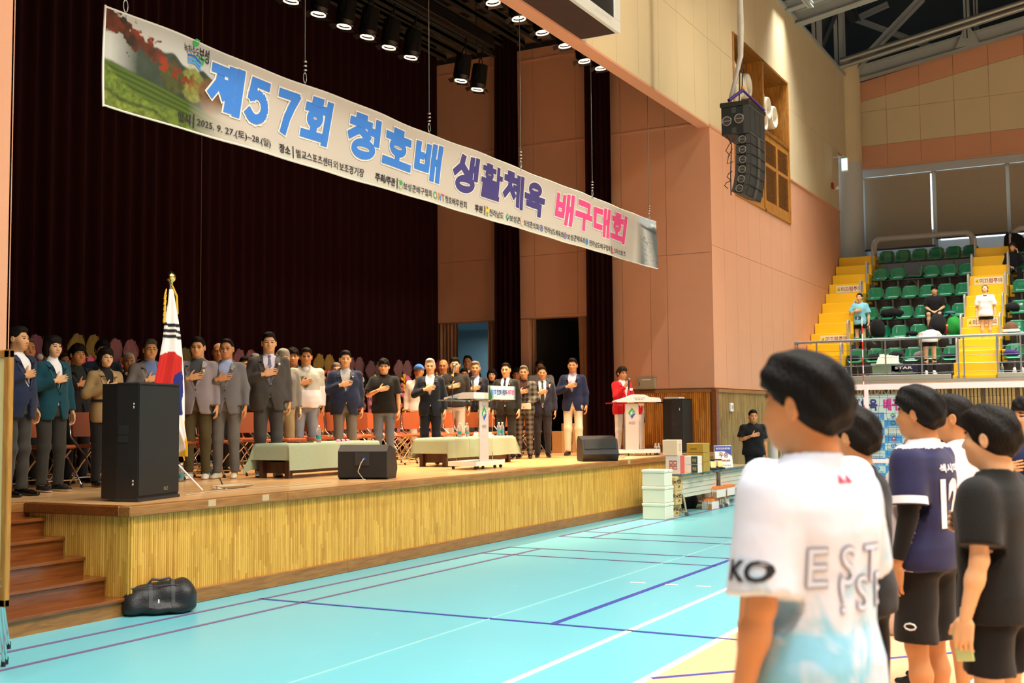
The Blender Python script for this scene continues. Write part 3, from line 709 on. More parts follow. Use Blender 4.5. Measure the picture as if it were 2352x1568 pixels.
for k in range(6):
    for sec, ys_ in ((0, [P(px, 600, 'x', RX[k])[1] for px in ()] or [6.36 - i * .462 for i in range(6)]), (1, [2.62, 2.16, 1.70])):
        for i, y in enumerate(ys_):
            if k == 0 and sec == 1 and i > 1: pass
            nth = ['first', 'second', 'third', 'fourth', 'fifth', 'sixth'][i]
            lab = ('green bucket seat %s from the wall-side stairs in the %s row' if sec == 0 else 'green bucket seat %s beyond the middle stairs in the %s row') % (nth, rown[k])
            if seat0 is None:
                seat0 = thing('stadium_chair', lab, 'seat', group='green bleacher seats'); link('shell', seat_me, seat0); link('bracket', br_me, seat0); s = seat0
            else: s = dup(seat0, label=lab)
            s.location = (RX[k], y, RZ[k]); s.rotation_euler = (0, 0, 0)
            if k == 1 and sec == 0 and i == 2: s.rotation_euler = (0, 0, math.radians(-80)); s.location = (RX[k] + .25, y + .2, RZ[k]); s['label'] = 'green bucket seat turned sideways in the second row from top'
    for y0, y1 in ((3.98, 6.58), (-2, 2.85)):
        mb = MB(); mb.box(RX[k] + .1 - 29.3, RX[k] + .3 - 29.3, y0, y1, RZ[k] - .065, RZ[k] - .04); mb.obj('seat_beam', mat('beam_dark', (.08, .08, .08), .5, .5, noise=.1), bl)

# railings
RAIL = mat('rail_grey', (.33, .34, .35), .35, .7, noise=.05)
fr = thing('front_railing', 'grey metal railing with thin wires along the front of the stand', 'railing', (29.3, 0, 2.5))
mb = MB(); mb.tube([(0, YS - .02, 1.0), (0, 3, 1.01), (0, -3, 1.01)], .035, 10); mb.obj('top_rail', RAIL, fr)
mb = MB(); mb.cyl((0, YS - .1, 1.0), (0, YS + .0, 1.0), .055, n=12); mb.obj('wall_flange', RAIL, fr)
for px in (1832, 1876, 1954.5, 2034, 2117, 2201, 2214, 2291, 2345):
    y = P(px, 820, 'x', 29.3)[1]; mb = MB(); mb.box(-.01, .01, y - .018, y + .018, 0, 1.0); mb.obj('post', RAIL, fr)
for z in (.16, .36, .55, .75):
    mb = MB(); mb.tube([(0, YS - .05, z), (0, -3, z)], .007, 5); mb.obj('wire', RAIL, fr)
RAILP = mat('rail_painted', (.36, .35, .33), .4, noise=.05)
def urail(x, y, z, lab):
    t = thing('step_handrail', lab, 'handrail', (x, y, z), group='short handrails beside the bleacher stairs')
    mb = MB(); a = [(0, 0, 0), (0, 0, .8)] + [(.13 - .13 * math.cos(q), 0, .8 + .13 * math.sin(q)) for q in np.linspace(.3, math.pi - .3, 6)] + [(.26, 0, .8), (.26, 0, .1)]
    mb.tube(a, .026, 8); mb.obj('rail_tube', RAILP, t)
    mb = MB(); mb.cyl((0, 0, 0), (0, 0, .015), .05, n=10); mb.cyl((.26, 0, .08), (.26, 0, .1), .05, n=10); mb.obj('rail_foot', RAILP, t)
for k in range(6):
    for y, nm in ((6.66, 'wall-side stairs'), (3.87, 'wall side of the middle stairs'), (2.96, 'court side of the middle stairs')):
        urail(RX[k] - .28, y, PZ[k] + .0, 'grey handrail loop by the %s at the %s seat row' % (nm, rown[k]))
for ya, yb_, lb in ((6.78, 4.02, 'thick grey tube rail behind the top row of the first seat block'), (2.95, -1.5, 'thick grey tube rail behind the second seat block')):
    t = thing('tube_barrier', lb, 'railing', (35.25, ya, PZ[0]), group='thick tube rails at the top of the stand'); d = ya - yb_
    arc = [(0, -.22 + .22 * math.cos(q), .96 - .0 + .22 * math.sin(q)) for q in np.linspace(0.1, math.pi / 2, 7)]
    arc2 = [(0, -d + .22 - .22 * math.cos(q), .96 + .22 * math.sin(q)) for q in np.linspace(math.pi / 2, 0.1, 7)]
    mb = MB(); mb.tube([(0, 0, 0), (0, 0, .9)] + arc + arc2 + [(0, -d, .9), (0, -d, 0)], .085, 14); mb.obj('tube', RAILP, t)
    for z in (.5, .75):
        mb = MB(); mb.tube([(.05, 0, z), (.05, -d, z)], .008, 5); mb.obj('wire', RAIL, t)

# ---- slat wall below the stand
sl = thing('wall_far_lower', None, None, kind='structure')
mb = MB(); mb.box(29.42, 29.5, -8, YS, 0, 2.4); mb.obj('backing', mat('slat_shadow3', (.12, .07, .035), .8, noise=.1), sl)
sm = MB().box(-.035, 0, -.027, .027, 0, 2.22).mesh('slat', wood('slat_wood_far', s2l('#9a7440'), s2l('#c7a060'), (9, 9, 1), .5))
y = YS - .1
while y > -3.2:
    link('slat', sm, sl, loc=(29.42, y, .1)); y -= .083 + (.083 if int((YS - y) / .083) % 9 == 7 else 0)
mb = MB(); mb.box(29.36, 29.5, -8, YS, 2.32, 2.42); mb.obj('cap_rail', BRN, sl)

# ---- roof
STL = mat('roof_steel_paint', (.32, .36, .36), .55, noise=.06)
ROOF = mat('roof_deck_dark', (.030, .045, .055), .8, noise=.1, nscale=.6)
mb = MB(); 
for i in range(10):
    y1 = 13.4 - i * 2.6; y0 = y1 - 2.6; z1 = 15.2 + (8 - y1) * .16; z0 = 15.2 + (8 - y0) * .16
    mb.add([(-8, y0, z0), (39, y0, z0), (39, y1, z1), (-8, y1, z1), (-8, y0, z0 + .1), (39, y0, z0 + .1), (39, y1, z1 + .1), (-8, y1, z1 + .1)], [(0, 1, 2, 3), (7, 6, 5, 4), (0, 4, 5, 1), (2, 6, 7, 3)])
rf = mb.obj('ceiling_roof', ROOF, kind='structure')
MB().box(39, 39.2, -12, 13.4, 9.5, 18).obj('wall_gable_dark', ROOF, kind='structure'); MB().box(-8, 39, 13.2, 13.4, 11.6, 16).obj('wall_loft_dark', ROOF, kind='structure')
MB().box(-8, 37.5, -12.2, -12, 0, 18).obj('wall_hall_back', mat('hall_wall_pale', (.5, .52, .52), .8, noise=.03), kind='structure'); MB().box(-8.2, -8, -12, 8, 0, 18).obj('wall_hall_near', mat('hall_wall_pale', (.5, .5, .5)), kind='structure')
def sect(px, py, x, z=None): return P(px, py, 'x', x)
def beam(a, b, w_, h_, nm='roof_beam', m_=STL, hb=True):
    a = np.array(a); b = np.array(b); d = b - a; Ln = np.linalg.norm(d); d = d / Ln; s = np.cross(d, [0, 0, 1.0]); 
    if np.linalg.norm(s) < 1e-3: s = np.array([0, 1.0, 0])
    s /= np.linalg.norm(s); u = np.cross(s, d); T = np.eye(4); T[:3, 0] = d; T[:3, 1] = s; T[:3, 2] = u; T[:3, 3] = a
    mb = MB()
    if hb:
        t = .03; mb.box(0, Ln, -w_ / 2, w_ / 2, -h_ / 2, -h_ / 2 + t, 0, T); mb.box(0, Ln, -w_ / 2, w_ / 2, h_ / 2 - t, h_ / 2, 0, T); mb.box(0, Ln, -.015, .015, -h_ / 2, h_ / 2, 0, T)
    else: mb.cyl(a, b, w_ / 2, n=12)
    return mb.obj(nm, m_, rf)
YT = YS - .05
# end arch beam over the far wall
a = P(1953, 178, 'x', 36.6); b = P(2352, 58, 'x', 36.6); d = b - a
beam(a - d * .0 + np.array([-.1, 0, 0]), b + d * .8, .3, .42, 'end_beam')
# pair of round pipes
for o in (0, 14):
    a = P(1930, 140 + o, 'x', 35.2); b = P(2352, 4 + o, 'x', 35.2); d = b - a; beam(a, b + d * .8, .16, .16, 'roof_pipe', mat('pipe_grey', (.30, .30, .27), .35, .5, noise=.05), False)
# posts, diagonals
for p, q, x, w_ in (((1926, 10), (1929, 160), 35.9, .26), ((1936, 10), (1940, 170), 36.2, .09), ((1871, 30), (1877, 108), 33.0, .24), ((2218, -10), (2222, 88), 36.4, .16), ((2240, -10), (2243, 80), 37.4, .12)):
    a = P(*p, 'x', x); b = P(*q, 'x', x); beam(np.array([b[0], b[1], b[2]]), np.array([b[0], b[1], a[2] + .8]), w_, w_, 'truss_post')
for p, q, x, w_ in (((2118, -4), (1952, 170), 36.3, .20), ((1958, 42), (2150, 112), 37.5, .16), ((1915, 20), (1880, 105), 34.0, .28), ((1945, 0), (1965, 50), 37.2, .3), ((2040, 10), (1970, 42), 38, .16)):
    beam(P(*p, 'x', x), P(*q, 'x', x), w_, w_, 'truss_diagonal', STL if w_ < .25 else ROOF)
beam(P(1835, 52, 'x', 33.2), P(1946, 48, 'x', 37.2), .12, .2, 'purlin', ROOF)
# nearer roof girder crossing at the top, with white flange
a = P(1829, 44, 'x', 30.2); b = P(1962, -2, 'x', 30.2); d = b - a; beam(a - d * .03, b + d * 1.2, .3, .36, 'roof_girder')
a = P(1800, 18, 'x', 29.2); b = P(1860, -3, 'x', 29.2); d = b - a; beam(a, b + d * 1.5, .22, .26, 'roof_girder')
beam(P(1846, -8, 'y', 6.8), P(1862, 12, 'y', 6.8), .14, .14, 'truss_brace')
mb = MB(); mb.box(28, 37, YS - .06, YS + .02, 12.13, 12.2); mb.obj('wall_top_angle', STL, rf)
# gusset where the diagonal meets
a = P(2222, 92, 'x', 36.4); mb = MB(); mb.prism([(a[1] - .35, a[2] - .16), (a[1] + .35, a[2] - .2), (a[1] + .1, a[2] + .35), (a[1] - .1, a[2] + .35)], 36.38, 36.42, axis='x'); mb.obj('gusset', STL, rf)
ZS = 0.93
# ================================================================= PEOPLE: implicit surfaces -> meshes
def snet(d, lo, h):
    ins = d < 0
    s = ins.astype(np.int8)
    c = s[:-1, :-1, :-1] + s[1:, :-1, :-1] + s[:-1, 1:, :-1] + s[1:, 1:, :-1] + s[:-1, :-1, 1:] + s[1:, :-1, 1:] + s[:-1, 1:, 1:] + s[1:, 1:, 1:]
    act = (c > 0) & (c < 8); A = np.argwhere(act)
    if len(A) == 0: return np.zeros((0, 3)), np.zeros((0, 4), int)
    idx = np.full(act.shape, -1, np.int64); idx[act] = np.arange(len(A))
    off = np.array([(i, j, k) for i in (0, 1) for j in (0, 1) for k in (0, 1)])
    D8 = np.stack([d[A[:, 0] + o[0], A[:, 1] + o[1], A[:, 2] + o[2]] for o in off], 1)
    acc = np.zeros((len(A), 3)); cnt = np.zeros(len(A))
    for a in range(8):
        for b in range(a + 1, 8):
            if np.abs(off[a] - off[b]).sum() != 1: continue
            da, db = D8[:, a], D8[:, b]; m = (da < 0) != (db < 0); t = np.where(m, da / np.where(m, da - db, 1), 0)
            acc += m[:, None] * (off[a] + t[:, None] * (off[b] - off[a])); cnt += m
    V = lo + (A + acc / cnt[:, None]) * h
    Q = []
    for ax in range(3):
        o1, o2 = (ax + 1) % 3, (ax + 2) % 3
        s0 = [slice(None)] * 3; s1_ = [slice(None)] * 3; s0[ax] = slice(0, -1); s1_[ax] = slice(1, None)
        for q in (s0, s1_): q[o1] = slice(1, -1); q[o2] = slice(1, -1)
        a = ins[tuple(s0)]; b = ins[tuple(s1_)]; E = np.argwhere(a != b)
        if not len(E): continue
        fl = a[tuple(E.T)]; E = E.copy(); E[:, o1] += 1; E[:, o2] += 1
        def g(i, j):
            K = E.copy(); K[:, o1] -= i; K[:, o2] -= j; return idx[tuple(K.T)]
        q = np.stack([g(1, 1), g(0, 1), g(0, 0), g(1, 0)], 1); q[~fl] = q[~fl][:, ::-1]; Q.append(q)
    return V, np.vstack(Q)

class Field:
    def __init__(s, lo, hi, h):
        s.h = h; s.lo = np.array(lo, float); s.n = np.ceil((np.array(hi) - s.lo) / h).astype(int) + 1
        s.ax = [s.lo[i] + np.arange(s.n[i]) * h for i in range(3)]; s.d = np.full(tuple(s.n), 1.0)
    def sub(s, lo, hi):
        a = np.clip(np.floor((np.array(lo) - s.lo) / s.h).astype(int), 0, s.n); b = np.clip(np.ceil((np.array(hi) - s.lo) / s.h).astype(int) + 1, 0, s.n)
        sl = tuple(slice(i, j) for i, j in zip(a, b)); return sl, [s.ax[0][sl[0]][:, None, None], s.ax[1][sl[1]][None, :, None], s.ax[2][sl[2]][None, None, :]]
    def put(s, sl, v, k, mode):
        o = s.d[sl]
        if o.size == 0: return
        if mode == 'sub': s.d[sl] = np.maximum(o, -v); return
        if mode == 'cap': s.d[sl] = np.maximum(o, v); return
        if k > 0: hh = np.maximum(k - np.abs(o - v), 0) / k; s.d[sl] = np.minimum(o, v) - hh * hh * k / 4
        else: s.d[sl] = np.minimum(o, v)
    def cone(s, a, b, ra, rb, k=.03, mode='add', sq=None):
        a = np.array(a, float); b = np.array(b, float); R = max(ra, rb) + k + 3 * s.h
        sl, (x, y, z) = s.sub(np.minimum(a, b) - R, np.maximum(a, b) + R); ab = b - a; L2 = ab @ ab + 1e-12
        t = np.clip(((x - a[0]) * ab[0] + (y - a[1]) * ab[1] + (z - a[2]) * ab[2]) / L2, 0, 1)
        qx, qy, qz = x - a[0] - t * ab[0], y - a[1] - t * ab[1], z - a[2] - t * ab[2]
        if sq: qx = qx / sq[0]; qy = qy / sq[1]; qz = qz / sq[2]
        s.put(sl, np.sqrt(qx * qx + qy * qy + qz * qz) - (ra + (rb - ra) * t), k, mode); return s
    def ell(s, c, r, k=.02, mode='add'):
        c = np.array(c, float); r = np.array(r, float); R = r + k + 3 * s.h; sl, (x, y, z) = s.sub(c - R, c + R)
        q = np.sqrt(((x - c[0]) / r[0]) ** 2 + ((y - c[1]) / r[1]) ** 2 + ((z - c[2]) / r[2]) ** 2); s.put(sl, (q - 1) * r.min(), k, mode); return s
    def torso(s, prof, k=.02, p=2.4, mode='add', cx=0.0):
        """prof rows: z, half width, half depth, y centre"""
        pr = np.array(sorted(prof)); z = s.ax[2]; w_ = np.interp(z, pr[:, 0], pr[:, 1]); dp = np.interp(z, pr[:, 0], pr[:, 2]); yc = np.interp(z, pr[:, 0], pr[:, 3])
        x = s.ax[0][:, None, None] - cx; y = s.ax[1][None, :, None] - yc
        q = ((np.abs(x) / w_) ** p + (np.abs(y) / dp) ** p) ** (1 / p); v = (q - 1) * np.minimum(w_, dp)
        v = np.maximum(v, np.maximum(z - pr[-1, 0], pr[0, 0] - z)[None, None, :] + 0 * v)
        s.put((slice(None),) * 3, v, k, mode); return s
    def fn(s, f, mode='sub', k=0):
        v = f(s.ax[0][:, None, None], s.ax[1][None, :, None], s.ax[2][None, None, :]); s.put((slice(None),) * 3, np.broadcast_to(v, s.d.shape), k, mode); return s
    def wrinkle(s, amp, seed, f=38):
        r = np.random.default_rng(seed); x, y, z = s.ax[0][:, None, None], s.ax[1][None, :, None], s.ax[2][None, None, :]; v = 0
        for i in range(3):
            a = r.uniform(-1, 1, 3); a /= np.linalg.norm(a); ff_ = f * r.uniform(.6, 1.5); v = v + np.sin(ff_ * (a[0] * x + a[1] * y + a[2] * .8 * z) + r.uniform(0, 6))
        s.d += amp * v / 2; return s
    def mesh(s): return snet(s.d, s.lo, s.h)

SKINS = {'a': s2l('#d09a6c'), 'b': s2l('#c08658'), 'c': s2l('#dcae84'), 'd': s2l('#ac744a')}
def skin(k): return mat('skin_' + k, SKINS[k], .5, noise=.07, nscale=14, spec=.35)
DARK = mat('eye_dark', (.015, .01, .008), .3, noise=.1)
LIP = mat('lips', s2l('#b06c54'), .45, noise=.05)

_H = {}
def head_mesh(kind='m', h=.006):
    """head about its own centre, face to -y; returns verts, quads, material index (0 skin, 1 dark, 2 lips)"""
    if (kind, h) in _H: return _H[kind, h]
    F = Field((-.11, -.14, -.20), (.11, .14, .15), h)
    wm = kind == 'w'; jw = .048 if wm else .053
    F.ell((0, .018, .032), (.077, .096, .088), .01)
    F.ell((0, -.022, -.035), (jw + .008, .068, .075), .04); F.ell((0, -.045, -.085), (.033 if wm else .038, .04, .03), .035)
    F.ell((.036, -.052, -.03), (.026, .03, .03), .03); F.ell((-.036, -.052, -.03), (.026, .03, .03), .03)
    F.cone((-.03, -.076, .022), (.03, -.076, .022), .011, .011, .02)
    F.ell((.030, -.092, .002), (.020, .014, .012), .012, 'sub'); F.ell((-.030, -.092, .002), (.020, .014, .012), .012, 'sub')
    F.ell((.030, -.076, .001), (.014, .011, .010), .004); F.ell((-.030, -.076, .001), (.014, .011, .010), .004)
    F.cone((0, -.084, .012), (0, -.104, -.034), .007, .013, .012); F.ell((.012, -.094, -.037), (.009, .01, .008), .008); F.ell((-.012, -.094, -.037), (.009, .01, .008), .008)
    F.ell((0, -.087, -.061), (.024, .012, .007), .006); F.ell((0, -.084, -.071), (.02, .012, .007), .006)
    for sx in (1, -1):
        F.ell((sx * .079, .012, -.006), (.010, .020, .032), .006); F.ell((sx * .088, .008, -.004), (.006, .011, .02), .0, 'sub')
    F.cone((0, .02, -.07), (0, .035, -.20), .052 if wm else .060, .055 if wm else .066, .03)
    V, Q = F.mesh(); c = V[Q].mean(1); m = np.zeros(len(Q), int)
    ax = np.abs(c[:, 0]); fr = c[:, 1] < -.05
    m[fr & (np.abs(ax - .030) < .015) & (np.abs(c[:, 2] - .001) < .0045)] = 1
    m[fr & (ax > .012) & (ax < .048) & (np.abs(c[:, 2] - (.024 - .1 * (ax - .03))) < .0042)] = 1
    m[fr & (ax < .020) & (np.abs(c[:, 2] + .065) < .0055) & (c[:, 1] < -.08)] = 2
    _H[kind, h] = (V, Q, m); return _H[kind, h]

def hair_mesh(style, h=.007, seed=0):
    if ('hair', style, h, seed) in _H: return _H['hair', style, h, seed]
    F = Field((-.13, -.15, -.20), (.13, .16, .17), h)
    t = {'short': .004, 'bald': .003, 'mop': .011, 'bob': .014, 'thin': .003, 'under': .005, 'tied': .008, 'long': .016}[style]
    F.ell((0, .018, .034), (.077 + t, .096 + t, .090 + t), .01); F.ell((0, .055, -.02), (.066 + t * .8, .056 + t, .06), .03)
    if style in ('short', 'mop', 'under', 'thin'): F.ell((0, -.03, .092), (.062, .060, .036 + t), .025)
    if style == 'mop': F.ell((0, -.048, .062), (.070, .055, .050), .03); F.ell((0, .062, .015), (.076, .052, .068), .03)
    if style in ('bob', 'long'):
        z = -.09 if style == 'bob' else -.13
        F.cone((.068, .01, .02), (.066, .012, z), .035, .026, .03); F.cone((-.068, .01, .02), (-.066, .012, z), .035, .026, .03); F.ell((0, .06, -.05), (.085, .05, .07), .03)
        F.ell((0, -.03, .085), (.07, .06, .045), .03)
    if style == 'tied': F.ell((0, .13, .0), (.03, .03, .05), .01)
    nf = lambda x, y, z: .0022 * np.sin(70 * x + 3 * seed) * np.sin(60 * z + 40 * y) 
    F.d += nf(F.ax[0][:, None, None], F.ax[1][None, :, None], F.ax[2][None, None, :]) * (2.2 if style == 'mop' else 1)
    ZC = {'short': (.074, .064, .0), 'thin': (.098, .088, .012), 'tied': (.078, .066, .0), 'under': (.070, .060, .004), 'mop': (.046, .036, -.012)}.get(style)
    if ZC: F.fn(lambda x, y, z: np.interp(y, [-.10, -.060, -.036, .095], [ZC[0], ZC[1], ZC[2], -.072 if style != 'mop' else -.088]) - .30 * np.maximum(np.abs(x) - .045, 0) - z, 'cap')
    if style == 'bald': F.fn(lambda x, y, z: -(z - .085 + .95 * (y + .06)), 'cap'); F.fn(lambda x, y, z: z - .075 + .25 * np.abs(y) + 0 * x, 'cap')
    if style in ('bob', 'long'): F.fn(lambda x, y, z: np.maximum(-(y + .045), -(.060 - z) * 1.0) * -1 if False else np.minimum(np.maximum(-(y + .048), -1), 0) * 0 + np.minimum(-(y + .042) + 0 * (x + z), 1) * 1.0 if False else -np.maximum(y + .050 + 0 * x, z - .048 + .5 * np.abs(x + .02)), 'cap')
    F.fn(lambda x, y, z: (-.125 if style not in ('bob', 'long') else (-.12 if style == 'bob' else -.17)) - z + 0 * (x + y), 'cap')
    if style in ('short', 'thin', 'bald', 'under', 'mop', 'tied'):
        for sx in (1, -1): F.ell((sx * .10, .0, -.012), (.032, .026, .038), 0, 'sub')
        F.fn(lambda x, y, z: (-.085 + .0 * x) - z + 0 * y, 'cap')
    V, Q = F.mesh(); _H['hair', style, h, seed] = (V, Q); return V, Q

def cap_mesh():
    F = Field((-.12, -.24, -.02), (.12, .14, .17), .007)
    F.ell((0, .015, .04), (.093, .112, .10), .01); F.fn(lambda x, y, z: .035 - z + .1 * y + 0 * x, 'cap')
    F.ell((0, -.115, .045), (.075, .09, .010), .012); return F.mesh()

_HD = {}
def hand_mesh(kind, h=.0052):
    """wrist at origin, fingers to +x, thumb side +y, back of the hand +z"""
    if (kind, h) in _HD: return _HD[kind, h]
    F = Field((-.05, -.075, -.075), (.23, .105, .05), h)
    F.cone((-.04, 0, 0), (.01, 0, 0), .026, .024, .015, sq=(1, 1, .8)); F.cone((.02, .018, 0), (.085, .028, 0), .022, .016, .015, sq=(1, 1, .75)); F.cone((.02, -.018, 0), (.08, -.026, 0), .022, .015, .015, sq=(1, 1, .75)); F.cone((.03, 0, 0), (.085, 0, .002), .022, .017, .012, sq=(1, 1, .75))
    bend = {'flat': .12, 'relax': .55, 'grip': 1.25}[kind]; sp = {'flat': .035, 'relax': .01, 'grip': .0}[kind]
    for i, (y, L_) in enumerate(((.031, .070), (.0105, .080), (-.0105, .075), (-.0305, .058))):
        p = np.array([.088 - abs(y) * .12, y, .002]); a = bend * .45; yy = (1.5 - i) * sp
        for seg, r0, r1 in ((.45, .0098, .0088), (.32, .0088, .0080), (.27, .0080, .0068)):
            d = np.array([math.cos(a), yy, -math.sin(a)]); q = p + d * L_ * seg; F.cone(p, q, r0, r1, .003); p = q; a += bend * .8
    ta = {'flat': .75, 'relax': .45, 'grip': .2}[kind]
    F.cone((.015, .026, -.004), (.045, .026 + .035 * ta + .012, -.012), .015, .0115, .012); F.cone((.045, .038 + .035 * ta, -.012), (.078, .045 + .055 * ta, -.016 - .02 * bend), .0115, .0085, .006)
    _HD[kind, h] = F.mesh(); return _HD[kind, h]

def shoe_mesh(kind='dress'):
    if ('shoe', kind) in _HD: return _HD['shoe', kind]
    F = Field((-.07, -.24, -.005), (.07, .12, .13), .008)
    F.cone((0, .055, .04), (0, -.10, .035), .036, .036, .02, sq=(.95, 1, .9)); F.cone((0, -.08, .030), (0, -.175, .024), .038, .026, .02, sq=(1.1, 1, .8)); F.cone((0, .05, .04), (0, .045, .09), .036, .038, .02)
    if kind != 'dress': F.cone((0, .05, .02), (0, -.15, .02), .044, .042, .01, sq=(1, 1, .6))
    F.fn(lambda x, y, z: .004 - z + 0 * (x + y), 'cap')
    V, Q = F.mesh(); c = V[Q].mean(1); m = (c[:, 2] < (.024 if kind != 'dress' else .012)).astype(int); _HD['shoe', kind] = (V, Q, m); return _HD['shoe', kind]

def arr_mesh(name, parts, mats, smooth=True):
    """parts: list of (V, Q, material index array or int)"""
    V = np.vstack([p[0] for p in parts]); off = 0; Q = []; M_ = []
    for v, q, m in parts:
        Q.append(q + off); off += len(v); M_.append(np.full(len(q), m) if np.isscalar(m) else m)
    Q = np.vstack(Q); M_ = np.concatenate(M_); me = bpy.data.meshes.new(name)
    me.vertices.add(len(V)); me.vertices.foreach_set('co', V.astype('f').ravel()); n = len(Q)
    me.loops.add(n * 4); me.loops.foreach_set('vertex_index', Q.astype('i').ravel()); me.polygons.add(n)
    me.polygons.foreach_set('loop_start', (np.arange(n) * 4).astype('i'))
    me.polygons.foreach_set('material_index', M_.astype('i')); me.polygons.foreach_set('use_smooth', np.full(n, smooth))
    for mm in mats: me.materials.append(mm)
    me.update(calc_edges=True); me.validate(); return me

def rot_between(ux, uy, uz, o):
    T = np.eye(3); T[:, 0] = ux; T[:, 1] = uy; T[:, 2] = uz; return T, np.array(o, float)

TOR = [(.80, .150, .105, .01), (.90, .168, .118, .01), (.97, .168, .118, .01), (1.06, .150, .108, .005), (1.18, .156, .112, .0), (1.30, .172, .120, .0), (1.36, .166, .108, .005), (1.41, .135, .088, .012), (1.45, .085, .068, .018), (1.49, .058, .056, .02)]
def prof(dw=0.0, dd=0.0, belly=0.0, z0=.8, z1=1.49, wf=1.0, flare=0.0):
    out = []
    for z in sorted(set([z0, z1] + [r[0] for r in TOR if z0 < r[0] < z1])):
        w_, d, y = [np.interp(z, [r[0] for r in TOR], [r[i] for r in TOR]) for i in (1, 2, 3)]
        b = belly * math.exp(-((z - 1.04) / .13) ** 2); fl = flare * max(0, 1.1 - z)
        k = 1 if z < 1.42 else .6
        out.append((z, (w_ + dw * k + b * .35 + fl) * wf, d + dd * k + b * .55 + fl * .5, y - b * .5))
    return out

ARM_DOWN = lambda s: [(s * .172, .008, 1.395), (s * .228, .03, 1.13), (s * .245, -.03, .885)]
ARM_SAL = lambda s: [(s * .172, .008, 1.395), (s * .262, -.03, 1.16), (s * .062, -.176, 1.24)]
ARM_MIC = lambda s: [(s * .172, .008, 1.395), (s * .235, -.10, 1.16), (s * .09, -.235, 1.36)]
ARM_FRONT = lambda s: [(s * .172, .008, 1.395), (s * .235, -.02, 1.14), (s * .09, -.19, 1.02)]
ARM_PHONE = lambda s: [(s * .172, .008, 1.395), (s * .24, -.12, 1.17), (s * .13, -.12, 1.46)]

